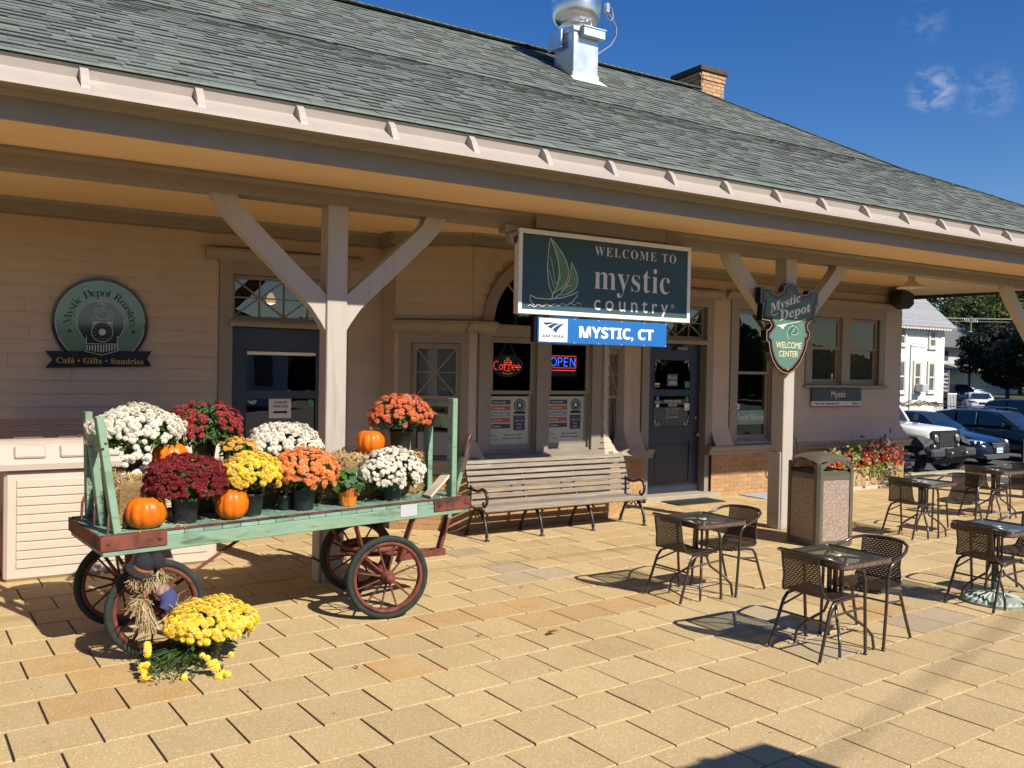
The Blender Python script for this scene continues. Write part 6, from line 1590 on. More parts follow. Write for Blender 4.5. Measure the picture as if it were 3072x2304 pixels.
for i, (y, z, a) in enumerate([(.055, .372, -.12), (-.01, .37, .0), (-.078, .376, .05), (-.146, .378, .02), (-.212, .362, -.35)]):
    M_ = Matrix.Translation((0, y, z)) @ Matrix.Rotation(-a if i < 4 else .45, 4, 'X')
    MB(M_).box(bx0, bx1, -.031, .031, -.011, .011, 0, .004).build('seat_slat', m_slat, bn_)
def bench_end(x, arm):
    f = MB(); fl = .62
    f.tube([(x, .335, .90), (x, .32, .86), (x, .255, .72), (x, .20, .55), (x, .15, .43), (x, .10, .365), (x, .0, .345), (x, -.16, .355), (x, -.235, .34), (x, -.245, .315), (x, -.225, .30), (x, -.21, .315)], [.012, .018, .02, .022, .024, .024, .022, .02, .016, .012, .010, .008], 8)
    f.tube([(x, -.01, .345), (x, -.10, .31), (x, -.185, .22), (x, -.225, .11), (x, -.232, .03), (x, -.235, .012)], [.024, .021, .019, .018, .017, .022], 8)
    f.tube([(x, .03, .345), (x, .11, .30), (x, .19, .19), (x, .245, .07), (x, .265, .012)], [.024, .021, .019, .018, .020], 8)
    for yy in (-.235, .265): f.lathe([(.034, 0), (.034, .008), (.02, .018), (.0, .018)], 12, 0, Matrix.Translation((x, yy, .0)))
    f.tube([(x, -.23, .055), (x, -.231, .07)], .024, 8); f.tube([(x, .25, .07), (x, .247, .085)], .024, 8)
    o = f.build('iron_frame' if arm else 'iron_support', m_iron, bn_)
    if arm:
        a = MB(); a.tube([(x, .21, .62), (x, .12, .57), (x, .0, .565), (x, -.12, .60), (x, -.19, .585), (x, -.225, .52), (x, -.22, .45), (x, -.18, .405), (x, -.14, .405), (x, -.125, .43), (x, -.145, .45)], [.017, .019, .020, .021, .021, .02, .018, .016, .014, .013, .012], 8)
        a.tube([(x, -.05, .35), (x, -.10, .30), (x, -.06, .25), (x, -.02, .28), (x, -.045, .305)], .010, 6)
        a.tube([(x, .05, .35), (x, .09, .27), (x, .04, .25), (x, .01, .29)], .010, 6); a.build('scroll_arm', m_iron, bn_)
for x, a in ((-1.22, True), (-.43, False), (.36, False), (1.21, True)): bench_end(x, a)

# litter bin
tb = thing('litter_bin', 'square litter bin with pebble-aggregate panels, olive corners and domed lid beside the second post', 'litter bin', (8.98, 7.17, 0), R(-9))
m_olive = mat('olive plastic', (.085, .078, .055), (.10, .09, .065), rough=.5, scale=6, bump=.06, bscale=120)
m_agg = mat('exposed aggregate', (.28, .20, .155), (.20, .14, .11), rough=.9, scale=200, bump=.9, bscale=160, speck=(150, (.46, .39, .33), .66), c3=(.34, .27, .22), s3=120)
H_ = .28; cw_ = .075
for sx in (-1, 1):
    for sy in (-1, 1):
        pts = [(sx*H_, sy*(H_-cw_)), (sx*(H_-.035), sy*(H_-.0)), (sx*(H_-cw_), sy*H_), (sx*(H_-cw_), sy*(H_-.04)), (sx*(H_-.04), sy*(H_-cw_))]
        pts = [(sx*H_, sy*(H_-cw_)), (sx*H_, sy*(H_-.03)), (sx*(H_-.03), sy*H_), (sx*(H_-cw_), sy*H_), (sx*(H_-cw_), sy*(H_-.05)), (sx*(H_-.05), sy*(H_-cw_))]
        if sx*sy < 0: pts = pts[::-1]
        m = MB(); m.add([(x, y, .015) for x, y in pts]+[(x, y, .99) for x, y in pts], [(i, (i+1) % 6, (i+1) % 6+6, i+6) for i in range(6)]+[list(range(6))[::-1], list(range(6, 12))]); m.build('corner_post', m_olive, tb)
for k in range(4):
    M_ = Matrix.Rotation(k*math.pi/2, 4, 'Z')
    MB(M_).box(-(H_-cw_)-.002, H_-cw_+.002, -H_+.012, -H_+.03, .075, .80).build('aggregate_panel', m_agg, tb)
    m = MB(M_); m.box(-(H_-cw_), H_-cw_, -H_+.004, -H_+.04, .0, .075); m.build('kick_rail', m_olive, tb); m = MB(M_); m.box(-(H_-cw_), H_-cw_, -H_+.004, -H_+.04, .80, .87, 0, .004)
    m.add([(-(H_-cw_), -H_+.004, .872), (H_-cw_, -H_+.004, .872), (H_-cw_, -H_+.05, .905), (-(H_-cw_), -H_+.05, .905)], [(0, 1, 2, 3)]); m.build('rim', m_olive, tb)
    # arch fascia over the opening
    m = MB(M_); a_ = H_-cw_; out = [(-a_, .98), (-a_, .94)]
    pts = [(-a_, 1.03)]; up__ = [(-a_+2*a_*t/10, .985+.07*math.sin(math.pi*t/10)) for t in range(11)]; lo = [(-a_+.015+(2*a_-.03)*t/10, .93+.085*math.sin(math.pi*t/10)**.6) for t in range(11)]
    m.plate([(-a_, .93)]+up__+[(a_, .93)]+lo[::-1], -H_+.004, -H_+.03); m.build('arch', m_olive, tb)
m = MB(); g = 10; vs = []
for i in range(g+1):
    for j in range(g+1):
        x = -H_+2*H_*i/g; y = -H_+2*H_*j/g; u, v_ = x/H_, y/H_
        r0 = max(abs(u), abs(v_)); q = 1-.06*max(0, abs(u)+abs(v_)-1.55)/.45
        vs.append((x*q*1.005, y*q*1.005, .985+.085*(1-u*u)**.5*.55+.085*(1-v_*v_)**.5*.55+.035*(1-u*u)*(1-v_*v_)))
m.add(vs, [(i*(g+1)+j, (i+1)*(g+1)+j, (i+1)*(g+1)+j+1, i*(g+1)+j+1) for i in range(g) for j in range(g)], 0, True); m.build('domed_lid', m_olive, tb)
MB().box(-.19, .19, -.19, .19, .4, .86).build('liner', m_black, tb)

# planter
pl_ = thing('planter_box', 'slatted wooden planter trough full of red begonias at the brick corner', 'planter', (13.75, 10.33, 0))
m_cedar = mat('weathered cedar', (.36, .22, .12), (.44, .30, .18), rough=.8, scale=9, stretch=(3, 3, .6), rnd=.22, isl=True, bump=.25, bscale=30)
for k in range(17):
    x0 = -1.0+k*.118
    MB().box(x0, x0+.112, -.19, -.165, .07, .36, 0, .003).build('slat', m_cedar, pl_)
m = MB(); m.box(-1.01, 1.02, -.20, -.16, .0, .065); m.box(-1.01, 1.02, -.20, -.15, .36, .40); m.build('rail', mat('bleached wood rail', (.50, .42, .33), (.42, .35, .27), rough=.8, scale=8), pl_)
MB().box(-1.0, 1.0, -.16, .19, .02, .37).build('trough', m_cedar, pl_)
RNG = np.random.default_rng(31)
k = 620; pos = np.stack([RNG.uniform(-1.05, 1.12, k), RNG.normal(-.10, .13, k), .36+np.abs(RNG.normal(0, .17, k))], 1); pos[:, 2] -= np.where(pos[:, 1] < -.22, RNG.uniform(0, .25, k), 0)
V, F = scatter(LEAF_V*np.array([1.1, 1.2, 1]), LEAF_F, pos, RNG.normal(0, .7, (k, 3))+np.array([.1, -.6, .6]), .09*RNG.uniform(.6, 1.2, k)); put('green_leaves', np_mesh('green_leaves', V, F, leafmat('begonia leaf', (.16, .26, .05), (.24, .34, .08), rnd=.35, rough=.3)), pl_, kind='stuff')
k = 320; pos = np.stack([RNG.uniform(.1, 1.15, k), RNG.normal(-.06, .14, k), .40+np.abs(RNG.normal(0, .20, k))], 1)
V, F = scatter(LEAF_V*np.array([1, 1.1, 1]), LEAF_F, pos, RNG.normal(0, .7, (k, 3))+np.array([.1, -.6, .5]), .095*RNG.uniform(.6, 1.2, k)); put('crimson_leaves', np_mesh('crimson_leaves', V, F, leafmat('coleus leaf', (.16, .012, .02), (.26, .02, .03), rnd=.35)), pl_, kind='stuff')
k = 170; pos = np.stack([RNG.uniform(-1.0, 1.1, k), RNG.normal(-.22, .10, k), .42+np.abs(RNG.normal(0, .15, k))], 1)
V, F = scatter(TP_DAISY[0], TP_DAISY[1], pos, RNG.normal(0, .5, (k, 3))+np.array([0, -.8, .4]), .030); put('blossoms', np_mesh('blossoms', V, F, petal('scarlet petals', (.62, .03, .012), (.72, .06, .015))), pl_, kind='stuff')
k = 500; a = RNG.uniform(0, 1, k); pos = np.stack([.62+RNG.normal(0, .11, k)+.12*a, -.24-RNG.uniform(0, .12, k)*a, .40-.36*a], 1)
V, F = scatter(LEAF_V*np.array([.5, 1, 1]), LEAF_F, pos, RNG.normal(0, 1, (k, 3)), .045); put('trailing_fern', np_mesh('trailing_fern', V, F, leafmat('fern', (.05, .13, .05), (.09, .18, .06), rnd=.3)), pl_, kind='stuff')
k = 60; pos = np.stack([.85+RNG.normal(0, .04, k), RNG.normal(0, .03, k), RNG.uniform(.6, .92, k)], 1); V, F = scatter(LEAF_V, LEAF_F, pos, RNG.normal(0, 1, (k, 3)), .05); put('tall_sprig', np_mesh('tall_sprig', V, F, m_mleaf), pl_, kind='stuff')
hd2 = thing('wire_topiary', 'dim wire loop ornament standing behind the litter bin by the planter', 'ornament', (12.2, 10.35, .0)); m = MB(); m.tube([(-.14, 0, .55), (-.16, 0, .72), (-.10, 0, .92), (0, 0, .99), (.10, 0, .92), (.16, 0, .72), (.13, 0, .55), (0, 0, .50)], .014, 6, closed=True); m.tube([(-.15, 0, .64), (-.06, .0, .74), (.06, .0, .74), (.15, 0, .64)], .01, 6); m.tube([(0, 0, 0), (0, 0, .5)], .012, 6); m.build('wire_loop', mat('dull wire', (.14, .11, .09), rough=.7), hd2)
# mats
mt = thing('door_mat', 'black ribbed rubber mat in front of the door beside the bench', 'mat', (9.95, 10.36, 0)); m = MB(); m.box(-.50, .50, -.22, .22, .004, .014, 0, .004)
for k in range(24): m.box(-.47, .47, -.21+k*.0175, -.20+k*.0175, .014, .017)
m.build('mat', mat('black rubber', (.016, .02, .018), rough=.55), mt)
mt = thing('door_mat', 'pale blue-grey mat on the paving between the door and the shield sign post', 'mat', (11.6, 10.33, 0)); MB().box(-.38, .38, -.27, .27, .004, .016, 0, .004).build('mat', mat('grey mat', (.36, .38, .42), (.30, .32, .36), rough=.9, scale=60), mt)

# ================================================================== CAFE TABLES AND CHAIRS
m_wick = mat('dark brown resin wicker', (.030, .018, .012), (.05, .03, .02), rough=.42, scale=60, rnd=.3, isl=True)
m_tub = mat('bronze tube', (.028, .019, .014), (.04, .027, .02), rough=.28, spec=.6, coat=.25, scale=30)
def make_chair():
    t = thing('cafe_chair', 'x', 'chair', (0, 0, 0), 0, 'dark wicker cafe chairs')
    # hoop: front foot, arm, round the back, other arm, front foot
    hp = [(.225, .262, .008), (.205, .266, .30), (.190, .268, .56), (.165, .270, .625), (.11, .272, .655), (.02, .272, .675), (-.09, .255, .705), (-.17, .225, .735), (-.222, .165, .752), (-.245, .08, .758), (-.25, 0, .76)]
    pts = hp+[(x, -y, z) for x, y, z in hp[:-1][::-1]]
    MB().tube(pts, .0125, 8).build('arm_hoop', m_tub, t)
    for s in (1, -1):
        MB().tube([(.17, s*.195, .418), (.0, s*.20, .410), (-.085, s*.203, .395), (-.125, s*.205, .35), (-.19, s*.215, .17), (-.255, s*.225, .008)], .0125, 8).build('leg', m_tub, t)
        MB().tube([(-.14, s*.207, .31), (.20, s*.262, .355)], .009, 6).build('stretcher', m_tub, t)
        MB().lathe([(.015, 0), (.015, .02), (0, .02)], 8, 0, Matrix.Translation((.225, s*.262, 0))).build('foot_cap', m_black, t)
    MB().tube([(-.155, .21, .27), (-.155, -.21, .27)], .009, 6).build('stretcher', m_tub, t)
    # woven seat and back in one sheet
    path = [(.215, .418), (.20, .435), (.10, .440), (-.02, .434), (-.11, .430), (-.155, .445), (-.178, .49), (-.20, .58), (-.225, .67), (-.243, .752)]
    P = [Vector((a, b)) for a, b in path]; L = [0]
    for a, b in zip(P, P[1:]): L.append(L[-1]+(b-a).length)
    def at(s):
        for i in range(len(P)-1):
            if s <= L[i+1] or i == len(P)-2: return P[i].lerp(P[i+1], (s-L[i])/(L[i+1]-L[i]))
    def pt_(s, y):
        q = at(s); f = s/L[-1]; wd = .208 if f < .45 else .208-.045*min(1, (f-.45)*4)
        yy = y*wd; back = max(0, f-.5)*2
        return Vector((q.x+back*.035*y*y*1.0+(0 if f > .45 else 0), yy, q.y-(.012*(1-y*y) if f < .45 else 0)))
    seat = MB(); back = MB()
    ns = 46; seg = [L[-1]*i/ns for i in range(ns+1)]; cut = .47
    for k in range(21):      # lengthwise strands
        y = -1+2*(k+.5)/21; hw = .039
        for i in range(ns):
            m = seat if (i+.5)/ns < cut else back
            off = .0025*(1 if (i+k) % 2 else -1)
            a, b = pt_(seg[i], y-hw), pt_(seg[i], y+hw); c, d = pt_(seg[i+1], y+hw), pt_(seg[i+1], y-hw)
            m.add([tuple(v+Vector((0, 0, off))) for v in (a, b, c, d)], [(0, 1, 2, 3)])
    for i in range(ns):      # crosswise strands
        s = L[-1]*(i+.5)/ns; h = L[-1]/ns*.43
        m = seat if (i+.5)/ns < cut else back
        for k in range(10):
            y0, y1 = -1+2*k/10, -1+2*(k+1)/10
            m.add([tuple(pt_(s-h, y0)), tuple(pt_(s-h, y1)), tuple(pt_(s+h, y1)), tuple(pt_(s+h, y0))], [(0, 1, 2, 3)])
    seat.build('woven_seat', m_wick, t); back.build('woven_back', m_wick, t)
    for s in (1, -1):
        MB().tube([tuple(pt_(L[-1]*i/24, s*1.0)) for i in range(25)], .008, 6).build('edge_tube', m_tub, t)
    MB().tube([tuple(pt_(0, -1+i/4)) for i in range(9)], .009, 6).build('front_rail', m_tub, t)
    return t
m_tglass = glass('rippled table glass', tint=(.62, .68, .60), rough=.10, gain=1.1, haze=.30, hazec=(.13, .15, .12), wav=.04)
m_band = mat('brown wicker edge', (.11, .065, .05), (.17, .105, .08), rough=.5, scale=40, rnd=.3, isl=True)
def rsq(h, r, n=6):
    P = []
    for cx, cy, a0 in ((h-r, h-r, 0), (-h+r, h-r, 90), (-h+r, -h+r, 180), (h-r, -h+r, 270)):
        for k in range(n+1):
            a = R(a0+90*k/n); P.append((cx+r*math.cos(a), cy+r*math.sin(a)))
    return P
def make_table():
    t = thing('cafe_table', 'x', 'table', (0, 0, 0), 0, 'square glass-topped cafe tables')
    P = rsq(.283, .05); n = len(P); Q = rsq(.268, .04)
    m = MB()
    vs = [(x, y, .700) for x, y in Q]; hole = [(.028*math.cos(2*math.pi*k/n), .028*math.sin(2*math.pi*k/n), .700) for k in range(n)]
    a0 = math.atan2(Q[0][1], Q[0][0]); hole = [(.028*math.cos(a0+2*math.pi*k/n), .028*math.sin(a0+2*math.pi*k/n), .700) for k in range(n)]
    m.add(vs+hole, [(i, (i+1) % n, (i+1) % n+n, i+n) for i in range(n)]); m.build('glass_top', m_tglass, t)
    m = MB(); m.lathe([(.026, -.01), (.036, -.002), (.036, .003), (.024, .003)], 20, 0, Matrix.Translation((0, 0, .701)), cap=False); m.build('umbrella_ring', mat('ivory plastic', (.62, .60, .45), rough=.5), t)
    MB().tube([(x, y, .702) for x, y in P], .009, 6, closed=True).build('rim', m_tub, t); MB().tube([(x, y, .668) for x, y in P], .008, 6, closed=True).build('rim', m_tub, t)
    m = MB(); per = []
    for i in range(n):
        a, b = Vector(P[i]), Vector(P[(i+1) % n]); k = max(1, int((b-a).length/.020))
        for j in range(k): per.append((a.lerp(b, (j+.5)/k), (b-a).normalized()))
    for q, d in per:
        nn = Vector((d.y, -d.x)); m.bar((q.x+nn.x*.004-d.x*.011, q.y+nn.y*.004-d.y*.011, .671), (q.x+nn.x*.004+d.x*.011, q.y+nn.y*.004+d.y*.011, .700), .012, .012, 0, (nn.x, nn.y, 0))
    m.build('wicker_edging', m_band, t, kind='stuff')
    m = MB()
    for a in (45, 135): c, s = math.cos(R(a)), math.sin(R(a)); m.tube([(-.33*c, -.33*s, .685), (.33*c, .33*s, .685)], .009, 6)
    m.build('cross_frame', m_tub, t)
    for k in range(4):
        c, s = math.cos(R(45+90*k)), math.sin(R(45+90*k))
        MB().tube([(.075*c, .075*s, .69), (.05*c, .05*s, .60), (.05*c, .05*s, .34), (.075*c, .075*s, .27), (.22*c, .22*s, .17), (.27*c, .27*s, .11), (.285*c, .285*s, .008)], .0115, 8).build('leg', m_tub, t)
        MB().tube([(.055*math.cos(R(90*k)), .055*math.sin(R(90*k)), .66), (.055*math.cos(R(90*k)), .055*math.sin(R(90*k)), .36)], .008, 6).build('column_bar', m_tub, t)
    m = MB(); 
    for z in (.36, .60): m.lathe([(.06, z), (.068, z), (.068, z+.018), (.06, z+.018), (.06, z)], 16, cap=False)
    m.build('column_collar', m_tub, t); return t
c0 = make_chair(); t0 = make_table()
idx = {}
for o in COL.objects:
    if o.parent: idx.setdefault(o.parent.name, []).append(o)
def place(o, first, x, y, rz, label):
    if first: o.location = (x, y, 0); o.rotation_euler = (0, 0, rz); o['label'] = label; return o
    return copy_tree(o, (x, y, 0), rz, label, index=idx)
TABS = [(5.66, 4.36, 0.02, 'small square glass cafe table nearest the platform edge, seen whole, with two chairs'),
        (5.90, 6.02, 0.0, 'small square glass cafe table in front of the litter bin'),
        (10.60, 6.86, .03, 'small square cafe table with blue sky-lit top, behind the bin towards the planter'),
        (8.08, 4.50, .02, 'small square cafe table with blue top standing over the round umbrella base'),
        (12.98, 7.26, .0, 'small square cafe table farthest back by the parking lot kerb')]
for i, (x, y, a, l) in enumerate(TABS): place(t0, i == 0, x, y, a, l)
CHS = [(5.48, 4.38, .03, 'wicker cafe chair pushed under the nearest table, its back towards the cart'),
       (6.10, 4.40, math.pi+.12, 'wicker cafe chair at the nearest table, facing the cart'),
       (5.70, 6.05, .04, 'wicker cafe chair on the cart side of the table before the litter bin'),
       (6.30, 6.06, math.pi+.10, 'wicker cafe chair between its table and the front of the litter bin'),
       (10.42, 6.93, -.02, 'wicker cafe chair between the litter bin and the blue-topped table near the planter'),
       (11.28, 6.78, math.pi+.22, 'wicker cafe chair pulled out beyond the blue-topped table near the planter'),
       (7.93, 4.50, -.02, 'wicker cafe chair standing before the round umbrella base'),
       (8.62, 4.50, math.pi, 'wicker cafe chair cut off by the picture edge beyond the umbrella base table'),
       (12.86, 7.36, -.10, 'wicker cafe chair on the near side of the farthest cafe table'),
       (13.55, 7.25, math.pi+.1, 'wicker cafe chair cut off by the picture edge at the farthest cafe table')]
for i, (x, y, a, l) in enumerate(CHS): place(c0, i == 0, x, y, a, l)
ub = thing('umbrella_base', 'round fluted pale green umbrella base with short pole stub under a blue-topped table', 'umbrella base', (8.10, 4.52, 0))
n = 48; vs = []; pr = [(.255, .0), (.262, .02), (.24, .045), (.17, .07), (.08, .095), (.035, .105), (.03, .12)]
for r0, z0 in pr:
    for k in range(n): a = 2*math.pi*k/n; q = 1+(.03*math.cos(a*24) if .05 < r0 < .25 else 0); vs.append((r0*q*math.cos(a), r0*q*math.sin(a), z0+(.006*math.cos(a*24) if .05 < r0 < .25 else 0)))
m_verd = mat('verdigris resin', (.36, .42, .36), (.28, .34, .29), rough=.6, scale=14, bump=.2, bscale=60)
MB().add(vs, [(j*n+k, j*n+(k+1) % n, (j+1)*n+(k+1) % n, (j+1)*n+k) for j in range(len(pr)-1) for k in range(n)]).build('base_disc', m_verd, ub)
MB().tube([(0, 0, .1), (0, 0, .38)], .024, 12).build('pole_stub', mat('dark green tube', (.03, .05, .045), rough=.4), ub); MB().tube([(0, -.02, .25), (0, -.06, .25)], .012, 8).build('clamp_knob', m_black, ub)

# leaves fallen on the paving
m_dry = leafmat('dry oak leaf', (.33, .14, .03), (.22, .10, .03), rnd=.4); m_drk = leafmat('dark dead leaf', (.06, .045, .03), (.10, .07, .04), rnd=.4); m_rdl = leafmat('red leaf', (.55, .03, .015), (.6, .05, .02))
for k, (x, y, s, mm, lab) in enumerate([(3.99, 5.62, .10, m_dry, 'curled tan oak leaf lying on the open paving between the cart and the nearest table'), (2.34, 5.66, .04, m_rdl, 'small red leaf on the paving between the ground mum and the cart wheel'), (3.45, 5.85, .05, m_drk, 'dark dead leaf on the paving near the tan oak leaf'), (4.55, 6.98, .05, m_drk, 'dark dead leaf on the paving between the bench and the near tables'), (5.3, 6.75, .04, m_rdl, 'small red leaf on the paving near the second cafe table'), (13.5, 9.0, .07, m_dry, 'tan leaf on the paving before the planter')]):
    th = thing('fallen_leaf', lab, 'leaf', (x, y, .003), random.uniform(0, 6), group='fallen leaves'); v = LEAF_V*np.array([1.2, 1, 2.2])*s; v[:, 2] -= v[:, 2].min()-.003; MB().add([tuple(p) for p in v], [tuple(f) for f in LEAF_F]).build('blade', mm, th)
k = 420; pos = np.stack([RNG.uniform(-2, 16, k), RNG.uniform(2.5, 10.6, k), np.full(k, .006)], 1); V, F = scatter(LEAF_V, LEAF_F, pos, np.array([[0, 0, 1.]])+RNG.normal(0, .12, (k, 3)), .016*RNG.uniform(.3, 1.3, k)); V[:, 2] = np.maximum(V[:, 2], .003)
tag(put('leaf_litter', np_mesh('leaf_litter', V, F, m_drk), kind='stuff'), 'specks of dead leaf scattered over the paving', 'litter')
# ================================================================== BACKGROUND BEYOND THE DEPOT
G0 = -.42
m_glassdk = mat('dark house glass', (.05, .06, .07), (.12, .13, .14), rough=.15, spec=.4, scale=1.5)
m_wh = mat('white clapboard house', (.80, .79, .76), (.76, .75, .72), rough=.6, scale=2, c3=(.68, .67, .64), s3=.6, t3=(.6, .8))
m_cream = mat('cream house trim', (.62, .58, .48), rough=.6)
m_greyroof = mat('grey house shingle', (.22, .23, .25), (.28, .29, .31), rough=.9, scale=3, stretch=(1, 6, 6), bump=.3, bscale=20, rnd=.08, isl=True)
hs_ = thing('white_house', 'tall white clapboard house with grey roof beyond the parking lot', 'house', (49, 37, G0))
def B(mb, n, m, p, **k): return mb.build(n, m, p, world=True, **k)
HXR = 52.75
b = MB(); b.box(38, HXR, 33.0, 42, G0-.3, 5.15); b.add([(HXR, 33, 5.15), (HXR, 42, 5.15), (HXR, 37.5, 9.2)], [(0, 1, 2)]); wl = B(b, 'wall', m_wh, hs_)
for k in range(40):
    z = G0+.8+.14*k
    if z < 5.0: B(MB().sweep([(33.0, z), (32.975, z), (32.99, z+.138), (33.0, z+.138)], 44, HXR+.01), 'clapboard', m_wh, wl)
b = MB(); b.box(38, HXR+.02, 32.96, 33.0, G0-.2, G0+.78); B(b, 'foundation', mat('painted foundation', (.66, .62, .52), (.56, .52, .44), rough=.9, scale=3), hs_)
b = MB(); b.add([(38, 32.4, 5.05), (HXR+.35, 32.4, 5.05), (HXR+.35, 37.5, 9.55), (38, 37.5, 9.55)], [(0, 1, 2, 3)]); b.add([(38, 32.4, 4.97), (HXR+.35, 32.4, 4.97), (HXR+.35, 37.5, 9.43), (38, 37.5, 9.43)], [(3, 2, 1, 0)]); b.add([(HXR+.35, 32.4, 5.05), (HXR+.35, 32.4, 4.97), (HXR+.35, 37.5, 9.43), (HXR+.35, 37.5, 9.55)], [(0, 1, 2, 3)])
b.add([(38, 32.4, 5.05), (HXR+.35, 32.4, 5.05), (HXR+.35, 32.4, 4.97), (38, 32.4, 4.97)], [(3, 2, 1, 0)])
b.add([(38, 42.6, 5.05), (HXR+.35, 42.6, 5.05), (HXR+.35, 37.5, 9.55), (38, 37.5, 9.55)], [(3, 2, 1, 0)])
rfh = B(b, 'roof', m_greyroof, hs_)
for k in range(32):
    f0 = k/32; y = 32.4+f0*5.1; z = 5.05+f0*4.5
    B(MB().bar((44, y+.05, z+.055), (HXR+.36, y+.05, z+.055), .18, .012, 0, (0, -.66, .75)), 'shingle_course', m_greyroof, rfh)
b = MB()
for k in range(26):
    x = 45.2+k*.29; b.plate([(x+.14*math.cos(R(a)), 4.99+.15*math.sin(R(a))) for a in range(180, 361, 30)], 32.42, 32.46)
B(b, 'scalloped_eave', m_cream, hs_, kind='stuff')
def hwin(x0, x1, z0, z1, y=32.94):
    b = MB(); b.box(x0-.13, x0, y-.06, y+.02, z0-.1, z1+.14); b.box(x1, x1+.13, y-.06, y+.02, z0-.1, z1+.14); b.box(x0, x1, y-.06, y+.02, z1, z1+.14); b.box(x0-.17, x1+.17, y-.10, y+.02, z0-.18, z0-.1); b.box(x0, x1, y-.05, y+.02, z0-.1, z0)
    w_ = B(b, 'window', m_cream, hs_); zm = (z0+z1)/2
    b = MB(); 
    for za, zb, yy in ((zm-.03, z1, y-.012), (z0, zm+.03, y+.006-.012)):
        b.box(x0, x0+.05, yy-.02, yy+.01, za, zb); b.box(x1-.05, x1, yy-.02, yy+.01, za, zb); b.box(x0+.05, x1-.05, yy-.02, yy+.01, zb-.05, zb); b.box(x0+.05, x1-.05, yy-.02, yy+.01, za, za+.05)
    B(b, 'sash', m_white, w_); B(MB().add([(x0, y-.011, z0), (x1, y-.011, z0), (x1, y-.011, z1), (x0, y-.011, z1)], [(0, 1, 2, 3)]), 'pane', m_glassdk, w_)
for a in ((48.02, 48.62, 3.95, 4.92), (51.15, 51.70, 3.86, 4.80), (47.98, 48.66, 1.10, 2.90), (49.68, 50.24, 1.10, 2.82), (51.10, 51.65, 1.12, 2.82)): hwin(*a)
b = MB(); b.tube([(49.2, 32.93, -.2), (49.25, 32.93, 3.9), (49.35, 32.8, 4.0)], .03, 6); b.tube([(49.3, 32.8, 4.0), (50.9, 32.8, 3.92)], .022, 6); B(b, 'conduit', mat('grey conduit house', (.35, .35, .36), rough=.5), hs_)
b = MB(); g = random.Random(2)
for j in range(7): b.tube([(47.6+k*.52, 32.9, .35+.10*math.sin(k*1.3+j)+g.uniform(-.12, .12)-.02*k*0) for k in range(10)], .016, 4)
B(b, 'cables', mat('service cables', (.10, .09, .08), rough=.7), hs_, kind='stuff')
acu = thing('air_conditioner', 'window air conditioner jutting from the lower middle window of the white house', 'air conditioner', (49.97, 32.7, 1.08)); b = MB(); b.box(-.32, .32, -.35, .3, 0, .46, 0, .02)
for k in range(8): b.box(-.29, .29, -.36, -.35, .04+k*.05, .065+k*.05)
b.build('housing', mat('grey ac', (.42, .43, .43), rough=.5), acu)
ra = thing('stair_railing', 'white stair railing at the corner of the white house', 'railing', (52.4, 32.2, G0)); b = MB()
for k in range(6): b.box(-.35+k*.16, -.31+k*.16, 0, .04, 0, 1.35); 
b.box(-.4, .55, -.01, .05, 1.35, 1.42); b.build('balusters', m_white, ra)
# grey shop building behind
gb_ = thing('grey_building', 'low grey-roofed shop building half hidden between the white house and the dark tree', 'building', (100, 64, G0))
b = MB(); b.box(92, 112, 60, 74, G0, 5.6); B(b, 'wall', mat('pale shop wall', (.42, .45, .48), (.36, .38, .40), rough=.8, scale=1), gb_)
b = MB(); b.add([(90, 58.8, 5.5), (113, 58.8, 5.5), (111, 67, 8.6), (92, 67, 8.6)], [(0, 1, 2, 3)]); b.box(90, 113, 58.8, 60, 5.3, 5.5); B(b, 'roof', mat('slate roof', (.11, .11, .115), (.14, .14, .145), rough=.9, scale=2), gb_)
b = MB(); b.add([(91.5, 57.5, 2.7), (112, 57.5, 2.7), (112, 60, 3.5), (91.5, 60, 3.5)], [(0, 1, 2, 3)]); B(b, 'awning', mat('grey awning', (.25, .25, .25), rough=.8), gb_)
for x in (95.7, 99): B(MB().box(x, x+1.0, 59.93, 59.99, 3.85, 4.9), 'window', m_glassdk, gb_)
# shop sign boards
m_plum = mat('plum sign board', (.02, .018, .03), rough=.5)
sb = thing('market_sign', 'tall dark market sign board with pale lettering at the corner of the white house', 'sign', (64.1, 40, G0)); B(MB().box(63.3, 64.62, 39.95, 40.05, .72, 2.5), 'board', m_plum, sb)
t = MB(); 
for k, s_ in enumerate(('MYSTIC', 'Antiques', 'Gifts', 'Gallery', 'Country')): text_fit(t, s_, 63.4 if k else 63.1, 64.5, 2.1-.3*k, .25, 39.94, bold=.004)
B(t, 'lettering', m_letter, sb); B(MB().box(64.55, 64.68, 39.97, 40.06, G0, 2.5), 'post', m_cream, sb)
sb2 = thing('market_sign', 'smaller dark sign board with the letters ker, below the tall market sign', 'sign', (65.2, 40.4, G0)); B(MB().box(64.0, 65.9, 40.35, 40.42, .05, .62), 'board', m_plum, sb2); t = MB(); text_fit(t, 'Market', 64.1, 65.5, .22, .3, 40.34, bold=.004); B(t, 'lettering', m_letter, sb2); B(MB().box(65.75, 65.95, 40.36, 40.44, G0, .62), 'post', m_cream, sb2)

